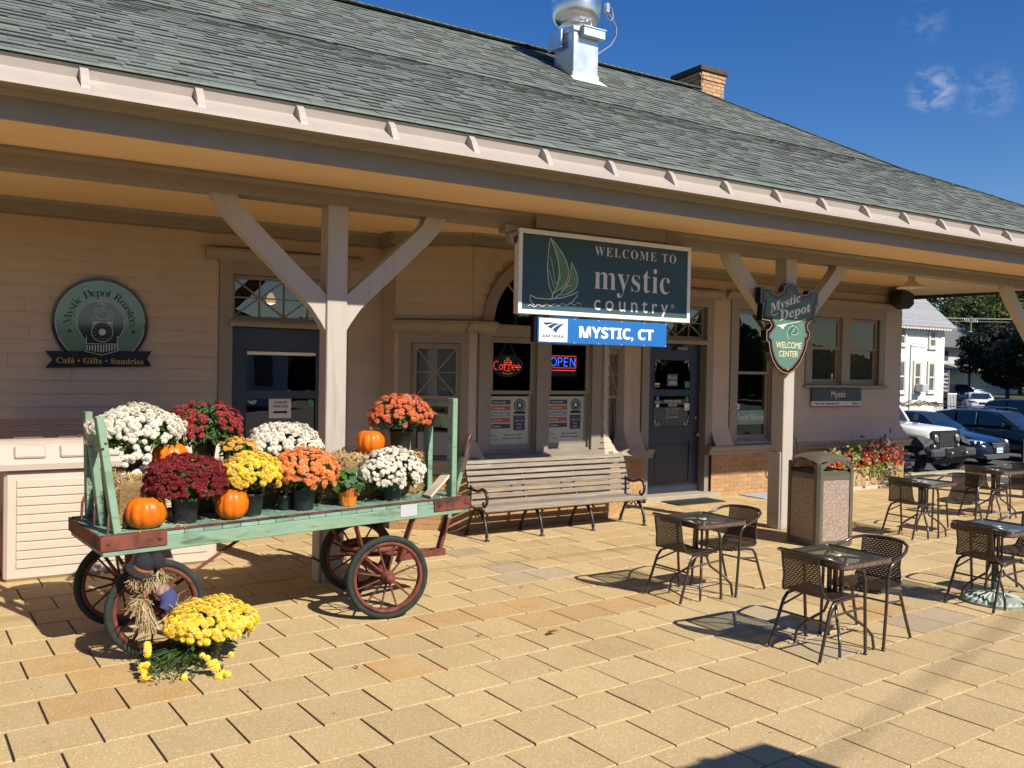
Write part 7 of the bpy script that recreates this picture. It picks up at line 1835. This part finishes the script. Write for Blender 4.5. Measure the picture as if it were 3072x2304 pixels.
# ---------------------------------------------------------------- vehicles
def paint(n, c, r=.22, coat=1.0): return mat(n, c, c, rough=r, coat=coat, scale=4)
m_cglass = mat('car glass', (.012, .016, .018), (.02, .025, .028), rough=.03, spec=.9, scale=2)
m_tyr = mat('car tyre', (.012, .012, .012), (.02, .02, .02), rough=.85, bump=.4, bscale=30)
m_alloy = mat('alloy wheel', (.45, .46, .48), rough=.3, metal=.8)
m_plast = mat('grey bumper plastic', (.035, .036, .04), (.05, .05, .055), rough=.6, bump=.2, bscale=150)
m_lamp = mat('headlamp lens', (.75, .78, .80), (.5, .53, .56), rough=.08, scale=14, coat=1)
m_lampd = mat('headlamp reflector', (.55, .58, .62), (.15, .16, .18), rough=.15, metal=.6, scale=22)
m_tail = mat('tail lamp', (.10, .02, .03), (.22, .05, .06), rough=.15, scale=9)
def loft(name, st, m, parent, n=14, ex=3.2, M=None, caps=True):
    """stations (y, half width, z low, z high)"""
    mb = MB(M); vs = []
    for (y, w, z0, z1) in st:
        for k in range(n):
            a = 2*math.pi*k/n; c, s = math.cos(a), math.sin(a)
            vs.append((w*math.copysign(abs(c)**(2/ex), c), y, (z0+z1)/2+(z1-z0)/2*math.copysign(abs(s)**(2/ex), s)))
    fs = []
    for i in range(len(st)-1):
        for k in range(n): fs.append((i*n+k, i*n+(k+1) % n, (i+1)*n+(k+1) % n, (i+1)*n+k))
    mb.add(vs, fs, 0, True)
    if caps: mb.add(vs[:n], [list(range(n))], 0); mb.add(vs[-n:], [list(range(n))[::-1]], 0)
    return mb.build(name, m, parent)
def car_wheel(p, x, y, r, w=.22, spokes=10):
    M_ = Matrix.Translation((x, y, r)) @ Matrix.Rotation(R(90), 4, 'Y')
    t = MB(M_).lathe([(r*.62, -w/2), (r*.94, -w/2), (r, -w/2+.03), (r, w/2-.03), (r*.94, w/2), (r*.62, w/2), (r*.62, -w/2)], 28, cap=False).build('wheel', m_tyr, p)
    s = 1 if x > 0 else -1
    q = MB(M_); q.lathe([(r*.66, -w/2+.02), (r*.66, w/2-.02), (r*.60, w/2-.02), (r*.60, -w/2+.02)], 28, cap=False)
    for k in range(spokes):
        a = 2*math.pi*k/spokes; q.bar((.03*math.cos(a), .03*math.sin(a), s*(w/2-.035)), (r*.63*math.cos(a), r*.63*math.sin(a), s*(w/2-.02)), .03, .02, 0, (0, 0, 1))
    q.lathe([(0, s*(w/2-.02)), (.05, s*(w/2-.02)), (.05, s*(w/2-.06))], 12, cap=False); q.build('rim', m_alloy, t)
def quadpart(name, pts, m, p, lift=0): return MB().add(pts, [list(range(len(pts)))]).build(name, m, p)

# white off-road car, nose towards the tracks
jp = thing('offroad_car', 'white boxy off-road car with black grille and round headlamps at the end of the depot', 'car', (20.95, 13.45, G0))
m_jw = paint('white car paint', (.74, .75, .76)); m_blk = m_black
for s in (-1, 1): car_wheel(jp, s*.79, 0, .41, .27, 8); car_wheel(jp, s*.79, 2.95, .41, .27, 8)
loft('body', [(-.42, .60, .70, 1.13), (-.38, .66, .66, 1.17), (.3, .70, .62, 1.22), (1.05, .74, .60, 1.25), (1.10, .80, .55, 1.26), (3.6, .80, .55, 1.26), (3.75, .76, .6, 1.2)], m_jw, jp, ex=7)
loft('hood', [(-.40, .56, 1.0, 1.14), (-.36, .60, 1.0, 1.185), (.4, .66, 1.05, 1.235), (1.05, .70, 1.1, 1.275)], m_jw, jp, ex=5)
g_ = MB(); g_.box(-.60, .60, -.475, -.42, .68, 1.13, 0, .03); g_.build('grille_panel', mat('black grille', (.012, .012, .013), rough=.4), jp)
for k in range(7): MB().box(-.285+k*.085, -.235+k*.085, -.492, -.474, .72, 1.07, 0, .008).build('grille_slot', m_plast, jp)
for k in range(7): MB().lathe([(0, .016), (.016, .010), (.018, 0)], 8, 0, Matrix.Translation((-.26+k*.085, -.49, .695)) @ Matrix.Rotation(R(90), 4, 'X')).build('grille_stud', m_alloy, jp)
for s in (-1, 1):
    h = MB(Matrix.Translation((s*.44, -.475, .95)) @ Matrix.Rotation(R(90), 4, 'X')); h.lathe([(0, .045), (.06, .035), (.095, .01), (.10, .0)], 20, 0); hl = h.build('headlamp', m_lampd, jp); h = MB(Matrix.Translation((s*.44, -.475, .95)) @ Matrix.Rotation(R(90), 4, 'X')); h.lathe([(.10, 0), (.105, .03), (.12, .02), (.12, 0)], 20, cap=False); h.build('bezel', m_black, hl)
    h = MB(Matrix.Translation((s*.50, -.49, .74)) @ Matrix.Rotation(R(90), 4, 'X')); h.lathe([(0, .02), (.035, .012), (.045, 0)], 14); h.build('fog_lamp', m_lampd, jp)
    f = MB(); f.add([(s*.60, -.50, .90), (s*.98, -.50, .80), (s*.98, -.52, .74), (s*.60, -.52, .84), (s*.60, -.30, 1.0), (s*.98, -.30, .98), (s*.98, .35, 1.0), (s*.60, .35, 1.02), (s*.98, .55, .72), (s*.60, .55, .74)], [(0, 1, 5, 4), (4, 5, 6, 7), (7, 6, 8, 9), (0, 3, 2, 1), (1, 2, 5), (2, 8, 6, 5)] if s > 0 else [(4, 5, 1, 0), (7, 6, 5, 4), (9, 8, 6, 7), (1, 2, 3, 0), (5, 2, 1), (5, 6, 8, 2)]); f.build('fender', m_plast, jp)
    MB().box(s*.92-.09, s*.92+.09, .95, 1.02, 1.28, 1.45, 0, .02).build('mirror', m_black, jp)
b = MB(); b.box(-.93, .93, -.72, -.50, .48, .70, 0, .05); bu = b.build('bumper', m_plast, jp); b = MB(); b.box(-.42, .42, -.755, -.70, .49, .71, 0, .02); b.build('winch_plate', mat('black bumper centre', (.016, .016, .018), rough=.35), bu)
b = MB(); b.add([(-.75, -.68, .47), (.75, -.68, .47), (.62, -.45, .30), (-.62, -.45, .30)], [(0, 3, 2, 1)]); b.build('skid_plate', m_plast, bu)
for s in (-1, 1): MB().tube([(s*.30, -.76, .55), (s*.30, -.83, .56), (s*.30, -.83, .62), (s*.30, -.76, .63)], .018, 6).build('tow_hook', m_alloy, bu)
loft('cabin', [(1.05, .70, 1.2, 1.28), (1.45, .70, 1.2, 1.80), (3.6, .70, 1.2, 1.82), (3.72, .70, 1.2, 1.75)], m_blk, jp, ex=7)
quadpart('windshield', [(-.62, 1.06, 1.29), (.62, 1.06, 1.29), (.60, 1.41, 1.77), (-.60, 1.41, 1.77)], m_cglass, jp)
for s in (-1, 1): MB().bar((s*.67, 1.03, 1.26), (s*.65, 1.42, 1.80), .07, .05).build('pillar', m_jw, jp)

def sedan(name, label, loc, rz, m, L=4.5, W_=1.78, hood=.92, roof=1.44, wheel_r=.32, wagon=False):
    t = thing(name, label, 'car', loc, rz); w = W_/2
    for s in (-1, 1): car_wheel(t, s*(w-.11), .85, wheel_r); car_wheel(t, s*(w-.11), L-.95, wheel_r)
    loft('body', [(0.0, w*.62, .34, .58), (.05, w*.80, .24, .66), (.25, w*.93, .20, .74), (.7, w*.985, .19, .82), (1.35, w, .19, hood), (1.5, w, .19, hood+.02), (L-1.2, w, .19, hood+.05), (L-.3, w*.95, .22, hood+.04), (L-.06, w*.86, .30, hood-.02), (L, w*.7, .4, hood-.15)], m, t, n=20, ex=4.2)
    loft('hood', [(.12, w*.55, .55, .68), (.3, w*.78, .6, .765), (.8, w*.86, .7, .87), (1.5, w*.90, .8, hood+.06)], m, t, n=16, ex=4)
    e = L-.35 if wagon else L-1.05
    cab = [(1.30, w*.84, hood-.1, hood+.03), (2.05, w*.74, hood-.1, roof-.05), (2.5, w*.72, hood-.1, roof), (e-.75, w*.71, hood-.1, roof-.01), (e-.2 if wagon else e-.35, w*.72, hood-.1, roof-.08 if wagon else roof-.14), (e+.1, w*.78, hood-.1, hood+.06)]
    loft('cabin', cab, m, t, n=20, ex=5)
    q = .012
    quadpart('windshield', [(-w*.74, 1.36, hood+.055), (w*.74, 1.36, hood+.055), (w*.62, 2.03, roof-.055), (-w*.62, 2.03, roof-.055)], m_cglass, t)
    for s in (-1, 1):
        wz0, wz1 = hood+.06, roof-.075
        for (a0, a1, b0, b1) in ((1.62, 2.16, 2.55, 2.55), (2.62, 2.62, e-1.0 if wagon else e-.75, e-1.0 if wagon else e-.55)) + (((e-.93, e-.93, e-.45, e-.15),) if wagon else ()):
            xs = lambda z: s*(w*.845-(z-hood)*w*.26+.016)
            pts = [(xs(wz0), a0, wz0), (xs(wz0), b1 if b1 > b0 else b0, wz0), (xs(wz1), b0, wz1), (xs(wz1), a1, wz1)]
            quadpart('side_window', pts if s < 0 else pts[::-1], m_cglass, t)
        MB().box(s*(w+.02)-.09, s*(w+.02)+.09, 1.65, 1.78, hood+.03, hood+.16, 0, .03).build('mirror', m, t)
        MB().box(s*w-.012, s*w+.012, 2.35, 2.55, hood-.10, hood-.07, 0, .008).build('door_handle', m, t)
    return t, w, L, e
m_navyc = paint('navy car paint', (.004, .007, .022)); m_dkg = paint('blackish green car paint', (.008, .014, .013)); m_blkc = paint('black car paint', (.006, .007, .008)); m_whc = paint('pearl car paint', (.74, .75, .78))
vw, w, L, e = sedan('sedan_car', 'navy blue sedan with bright headlamps and pale blue plate parked beside the white off-road car', (24.55, 13.68, G0), 0, m_navyc)
for s in (-1, 1):
    pts = [(s*w*.60, .10, .60), (s*w*.88, .26, .585), (s*w*.97, .52, .66), (s*w*.92, .56, .755), (s*w*.74, .30, .745), (s*w*.56, .13, .70)]
    mb = MB(); off = [(x, y-.035, z) for x, y, z in pts]; mb.add(off+pts, [list(range(6)) if s > 0 else list(range(6))[::-1]]+[(i, (i+1) % 6, (i+1) % 6+6, i+6) for i in range(6)]); hl = mb.build('headlamp', m_lampd, vw)
    for k, (fx, fy, fz) in enumerate(((.72, .15, .66), (.85, .25, .67))): MB(Matrix.Translation((s*w*fx, fy-.03, fz)) @ Matrix.Rotation(R(90), 4, 'X')).lathe([(0, .02), (.045, .012), (.055, 0)], 14).build('reflector', m_lamp, hl)
    MB().box(s*w*.90-.06, s*w*.90+.06, .20, .23, .43, .475, 0, .01).build('side_marker', mat('amber lens', (.55, .16, .02), rough=.2), vw)
gr = MB(); gr.plate([(-.36, .68), (.36, .68), (.22, .40), (-.22, .40)], -.015, .12); gr.build('grille', mat('grille black', (.01, .01, .012), rough=.4), vw)
for k in range(3): MB().box(-.34+.03*k, .34-.03*k, -.024, -.012, .645-.05*k, .66-.05*k).build('grille_bar', m_alloy, vw)
em = MB(); em.strip([(.062*math.cos(k*.26), .60+.062*math.sin(k*.26)) for k in range(24)], .012, -.032, 0, True); em.strip([(-.035, .64), (-.015, .60), (0, .625), (.015, .60), (.035, .64)], .010, -.032); em.strip([(-.045, .61), (-.02, .55), (0, .59), (.02, .55), (.045, .61)], .010, -.032); em.build('round_emblem', m_alloy, vw)
MB().box(-.155, .155, -.045, -.03, .385, .53, 0, .004).build('number_plate', mat('pale blue plate', (.42, .58, .68), (.55, .68, .75), rough=.4, scale=3), vw)
t = MB(); text_fit(t, 'CONNECTICUT', -.09, .09, .505, .018, -.0465); text_fit(t, 'I27·DPW', -.13, .13, .42, .085, -.0465, bold=.002); t.build('plate_lettering', m_blue, vw)
lg_ = MB(); lg_.plate([(-.62, .33), (.62, .33), (.52, .22), (-.52, .22)], -.0, .10); lg_.build('lower_grille', m_plast, vw)
for k in range(4): MB().box(-.60+.02*k, .60-.02*k, -.008, .0, .315-.026*k, .322-.026*k).build('grille_bar', m_alloy, vw)
MB().tube([(-.66, .02, .335), (0, -.012, .345), (.66, .02, .335)], .009, 6).build('chrome_trim', m_alloy, vw)
wg, w, L, e = sedan('station_wagon', 'blackish green station wagon parked just beyond the navy sedan', (27.55, 13.05, G0), 0, m_dkg, 4.6, 1.78, .95, 1.46, .33, True)
for s in (-1, 1): MB().tube([(s*.60, 2.1, 1.49), (s*.60, 2.3, 1.52), (s*.60, 3.9, 1.52), (s*.60, 4.1, 1.47)], .015, 6).build('roof_rail', m_alloy, wg)
MB().bar((-.745, 2.62, 1.02), (-.69, 2.62, 1.38), .02, .02).build('window_trim', m_alloy, wg)
sv, w, L, e = sedan('black_suv', 'black car with sloping windshield partly hidden behind the station wagon', (32.2, 13.9, G0), .0, m_blkc, 4.7, 1.86, 1.08, 1.72, .37, True)
# white saloon seen from behind
wc, w, L, e = sedan('fastback_car', 'white fastback car seen from behind in the middle of the lot', (61.4, 36.2, G0), math.atan2(.62, .78)+R(90), m_whc, 4.97, 1.96, .95, 1.43, .36)
quadpart('rear_window', [(-w*.60, L-.62, 1.05), (w*.60, L-.62, 1.05), (w*.52, L-1.45, 1.36), (-w*.52, L-1.45, 1.36)][::-1], m_cglass, wc)
for s in (-1, 1): MB().plate([(s*.35, .78), (s*.92, .80), (s*.90, .90), (s*.55, .88)], L-.10, L+.015).build('tail_lamp', m_tail, wc)
MB().box(-.26, .26, L-.05, L+.012, .66, .80).build('number_plate', m_navyc, wc); MB().box(-.8, .8, L-.1, L+.01, .26, .36).build('rear_diffuser', m_black, wc)
# farther cars
vn, w, L, e = sedan('dark_van', 'long dark van parked across the back of the lot before the trees', (87, 50.5, G0), R(72), m_navyc, 5.0, 1.9, 1.0, 1.72, .36, True)
sc2, w, L, e = sedan('small_car', 'dark small car half hidden by the white stair railing', (58.6, 38.6, G0), R(200), m_blkc, 4.1, 1.75, .9, 1.4)
bc, w, L, e = sedan('blue_car', 'light blue car in sun behind the dark van under the trees', (101, 58, G0), R(60), paint('light blue car paint', (.25, .32, .40)), 4.4)

# ---------------------------------------------------------------- trees
m_bark = mat('bark', (.05, .038, .028), (.08, .06, .045), rough=.95, scale=5, stretch=(4, 4, 1), bump=.6, bscale=12)
def leafm(n, a, b): return leafmat(n, a, b, rough=.6, rnd=.45, tl=.22)
m_t1 = leafm('dark maple leaves', (.016, .022, .014), (.028, .036, .020)); m_t2 = leafm('green tree leaves', (.045, .075, .022), (.07, .10, .03)); m_t3 = leafm('yellow green leaves', (.11, .13, .03), (.08, .11, .025)); m_t4 = leafm('pine needles', (.015, .030, .016), (.025, .045, .022))
LQ_V = np.array([(0, -.5, 0), (.32, 0, .08), (0, .6, 0), (-.32, 0, .08)]); LQ_F = np.array([(0, 1, 2, 3)])
def tree(label, x, y, h, rad, m, n, size, seed, trunk_h=None, squat=1.0, conifer=False, name='tree', group='trees beyond the parking lot', z=G0):
    global RNG
    RNG = np.random.default_rng(seed); r = random.Random(seed); th = thing(name, label, 'tree', (x, y, z), group=group); trunk_h = trunk_h or h*.3
    tk = MB(); tr0 = max(.10, h*.022)
    tk.tube([(0, 0, -.3), (.05*h*.1, 0, trunk_h*.5), (r.uniform(-.2, .2), r.uniform(-.2, .2), trunk_h), (r.uniform(-.3, .3), r.uniform(-.3, .3), h*.9)], [tr0*1.35, tr0, tr0*.85, tr0*.2], 9)
    cl = []
    for k in range(9 if not conifer else 0):
        a = k*2.4+r.uniform(-.3, .3); zz = trunk_h*r.uniform(.75, 1.1)+(h-trunk_h)*r.uniform(0, .35); e = Vector((rad*.75*math.cos(a), rad*.75*math.sin(a), min(h*.9, zz+r.uniform(.2, .5)*rad)))
        tk.tube([(0, 0, zz*.9), tuple(e*.5+Vector((0, 0, zz*.5))), tuple(e)], [tr0*.5, tr0*.3, tr0*.1], 6)
    tk.build('trunk', m_bark, th)
    nb = 46; C_ = []
    for k in range(nb):
        if conifer:
            f = r.random()**.7; zz = h*(.16+.82*f); rr0 = rad*(1-f)*r.uniform(.3, 1); a = r.uniform(0, 6.28); C_.append((rr0*math.cos(a), rr0*math.sin(a), zz, rad*.30*(1.1-f)+.15))
        else:
            v = RNG.normal(size=3); v /= np.linalg.norm(v); q = r.uniform(.45, 1.0)**.6; cz = trunk_h*.85+(h-trunk_h*.85)/2
            C_.append((v[0]*rad*q*.85, v[1]*rad*q*.85, cz+v[2]*q*(h-trunk_h*.85)/2*.85*squat, rad*r.uniform(.20, .36)))
    C_ = np.array(C_); w_ = C_[:, 3]**2; ci = RNG.choice(nb, n, p=w_/w_.sum()); v = RNG.normal(size=(n, 3)); v /= np.linalg.norm(v, axis=1, keepdims=True)
    pos = C_[ci, :3]+v*C_[ci, 3:4]*np.array([1, 1, .75])*(RNG.uniform(.25, 1, (n, 1))**.5)
    V, F = scatter(LQ_V, LQ_F, pos, v+RNG.normal(0, .6, (n, 3))+np.array([0, 0, .35]), size*RNG.uniform(.6, 1.3, n))
    put('crown', np_mesh('crown', V, F, m), th, kind='stuff'); return th
tree('dark purple-leaved maple with broad low crown behind the white fastback car', 94.0, 51.6, 8.4, 5.0, m_t1, 26000, .34, 1, 2.0)
tree('dark maple with forked stems, nearest the canopy brace', 88.5, 45.0, 7.6, 4.4, m_t1, 18000, .34, 2, 1.6)
tree('yellow-green sunlit tree standing above the dark maple', 112, 60.0, 13.5, 5.5, m_t3, 16000, .42, 3, 4)
tree('tall bare-looking grey-green tree beside the white house roof', 110, 73.5, 14.5, 5.5, m_t4, 15000, .36, 4, 4)
tree('tall dark pine rising behind the grey building', 128, 77, 19, 5.0, m_t4, 16000, .42, 5, 3, conifer=True)
tree('dark green tree filling the gap above the grey building', 124, 72, 15, 7.0, m_t2, 18000, .45, 6, 4)
tree('tall green tree behind the curved canopy brace', 118, 58, 17, 6.5, m_t2, 18000, .45, 7, 4)
tree('dark tree seen between the canopy brace and the picture edge', 112, 51, 14, 6.0, m_t4, 16000, .45, 8, 3)
tree('tall dark pine standing at the end of the woods', 133, 68, 22, 6.0, m_t4, 16000, .48, 9, 3, conifer=True)
def wood(label, pts, m, seed):
    RN = np.random.default_rng(seed); P = []
    for (x, y, h, rad) in pts:
        k = 4200; v = RN.normal(size=(k, 3)); v /= np.linalg.norm(v, axis=1, keepdims=True); P.append(v*np.array([rad, rad, h/2])*RN.uniform(.6, 1, (k, 1))+np.array([x, y, h/2-.5]))
    P = np.concatenate(P); V, F = scatter(LQ_V, LQ_F, P, RN.normal(0, 1, (len(P), 3))+np.array([0, 0, .4]), .85*RN.uniform(.5, 1.3, len(P))); tag(put('wood', np_mesh('wood', V, F, m), kind='stuff'), label, 'woods')
wood('distant dark woods closing the view beyond the lot', [(118+k*7.5, 108-k*6.5, 24+3*math.sin(k*2.1), 8.5) for k in range(11)], m_t2, 3)
wood('dark tree belt across the tracks', [(-62+k*11, -42-2*(k % 3), 5.2+1.2*math.sin(k*1.7), 7.5) for k in range(17)], m_t2, 5)
# roadside bush and dry grass by the signs
RNG = np.random.default_rng(15)
bs = thing('dry_bush', 'clump of tawny ornamental grass by the kerb beside the white fastback car', 'bush', (61.2, 39.2, G0)); k = 2600; a = RNG.uniform(0, 6.28, k); rr0 = np.sqrt(RNG.uniform(0, 1, k)); pos = np.stack([1.9*rr0*np.cos(a), .9*rr0*np.sin(a), .12+.8*RNG.uniform(0, 1, k)*(1-rr0*.6)], 1)
V, F = scatter(LQ_V*np.array([.35, 1.4, 1]), LQ_F, pos, RNG.normal(0, 1, (k, 3)), .22); put('blades', np_mesh('blades', V, F, leafm('tawny grass', (.30, .22, .08), (.16, .17, .05))), bs, kind='stuff')
# weeds against the brick corner
wd_ = thing('weed_clump', 'small grey-green weed growing at the brick corner by the off-road car', 'plant', (16.4, 11.1, 0)); k = 240; pos = np.stack([RNG.normal(0, .13, k), RNG.normal(0, .08, k), np.abs(RNG.normal(0, .22, k))], 1); V, F = scatter(LEAF_V, LEAF_F, pos, RNG.normal(0, 1, (k, 3)), .06); put('leaves', np_mesh('leaves', V, F, leafm('grey weed', (.12, .13, .09), (.18, .18, .12))), wd_, kind='stuff')
# utility pole with transformers
up = thing('utility_pole', 'wooden utility pole with transformer cans and crossarm above the dark maple', 'utility pole', (93.5, 55.5, G0))
MB().tube([(0, 0, 0), (0, 0, 9.0)], [.16, .11], 10).build('pole', mat('pole wood', (.16, .13, .10), rough=.9), up)
MB().box(-1.3, 1.3, -.06, .06, 8.35, 8.47).build('crossarm', mat('pole wood', (.16, .13, .10), rough=.9), up)
for x in (-.75, 0.0, .75): MB(Matrix.Translation((x, -.35, 6.5))).lathe([(0, 0), (.22, .02), (.24, .1), (.24, .75), (.20, .85), (0, .88)], 16).build('transformer', mat('transformer grey', (.30, .31, .32), rough=.5), up)
for x in (-1.2, -.8, -.4, .4, .8, 1.2): MB(Matrix.Translation((x, 0, 8.47))).lathe([(.03, 0), (.06, .05), (.03, .09), (.06, .14), (.03, .2), (0, .24)], 8).build('insulator', m_vwhite, up)
for k, (dz, yy) in enumerate(((8.35, -.2), (8.25, .2), (7.9, .0))):
    o = thing('power_line', ['upper power line running across the trees from the pole', 'middle power line just below the upper one', 'lowest power line across the trees'][k], 'cable', (93.5, 55.5+yy, dz)); MB().tube([(-45+6*j, 30-4*j, -.9*math.sin(math.pi*min(1, abs(j-7.5)/7.5 if j != 7 else 0))*0+.05*k) for j in range(16)], .022, 4).build('wire', mat('bright wire', (.38, .38, .38), rough=.5), o)

# ================================================================== ACROSS THE TRACKS (behind the camera: reflections and shadows)
ob = thing('platform_sign', 'station sign board on two posts near the platform edge, its shadow falling on the paving', 'sign', (3.2, .08, 0))
B(MB().box(1.7, 4.70, .06, .11, 2.42, 2.83), 'panel', m_signblue, ob)
for x in (2.2, 4.2): B(MB().box(x, x+.08, .112, .17, 0, 2.8), 'post', m_silver, ob)
for lab, a, b, z in (('overhead contact cable above the nearer platform edge', (6.72, -7.39), (10.73, -6.30), 9.0), ('second overhead cable farther from the camera', (6.97, -2.5), (12.0, -2.55), 9.0)):
    A, Bv = Vector((*a, z)), Vector((*b, z)); d = (Bv-A).normalized(); p0, p1 = A-d*32, A+d*42
    c = thing('overhead_cable', lab, 'cable', p0); B(MB().tube([tuple(p0), tuple(p1)], .012, 6), 'cable', m_black, c)
    for q in (p0, p1): B(MB().tube([(q.x, q.y, -.4), (q.x, q.y, z+.3)], .12, 10), 'mast', m_galv, c)
ph = thing('trackside_house', 'white gabled house across the tracks, seen only in the window reflections', 'house', (2, -34, G0))
b = MB(); b.box(8, 17, -38, -30, G0, 3.6); b.add([(8, -30, 3.6), (17, -30, 3.6), (12.5, -30, 5.5)], [(0, 1, 2)]); B(b, 'wall', m_wh, ph)
b = MB(); b.add([(7.6, -29.6, 3.5), (12.5, -29.6, 5.6), (12.5, -38.4, 5.6), (7.6, -38.4, 3.5)], [(0, 1, 2, 3)]); b.add([(17.4, -29.6, 3.5), (12.5, -29.6, 5.6), (12.5, -38.4, 5.6), (17.4, -38.4, 3.5)], [(3, 2, 1, 0)]); B(b, 'roof', m_greyroof, ph)
for x in (9, 12, 15): B(MB().box(x, x+1.0, -29.98, -29.94, .8, 2.6), 'window', m_glassdk, ph)
for k, (x, y, h, rad) in enumerate(((27, -31, 6, 4.5), (34, -34, 6.5, 4.5), (43, -33, 6, 4), (-24, -33, 9, 5), (56, -35, 7, 5), (-3, -40, 8, 5))):
    tree('leafy tree in the row across the tracks, number counted only by its reflection' if False else 'leafy tree in the row across the tracks', x, y, h, rad, m_t2, 5200, .62, 60+k, 2.2, group='trees across the tracks')
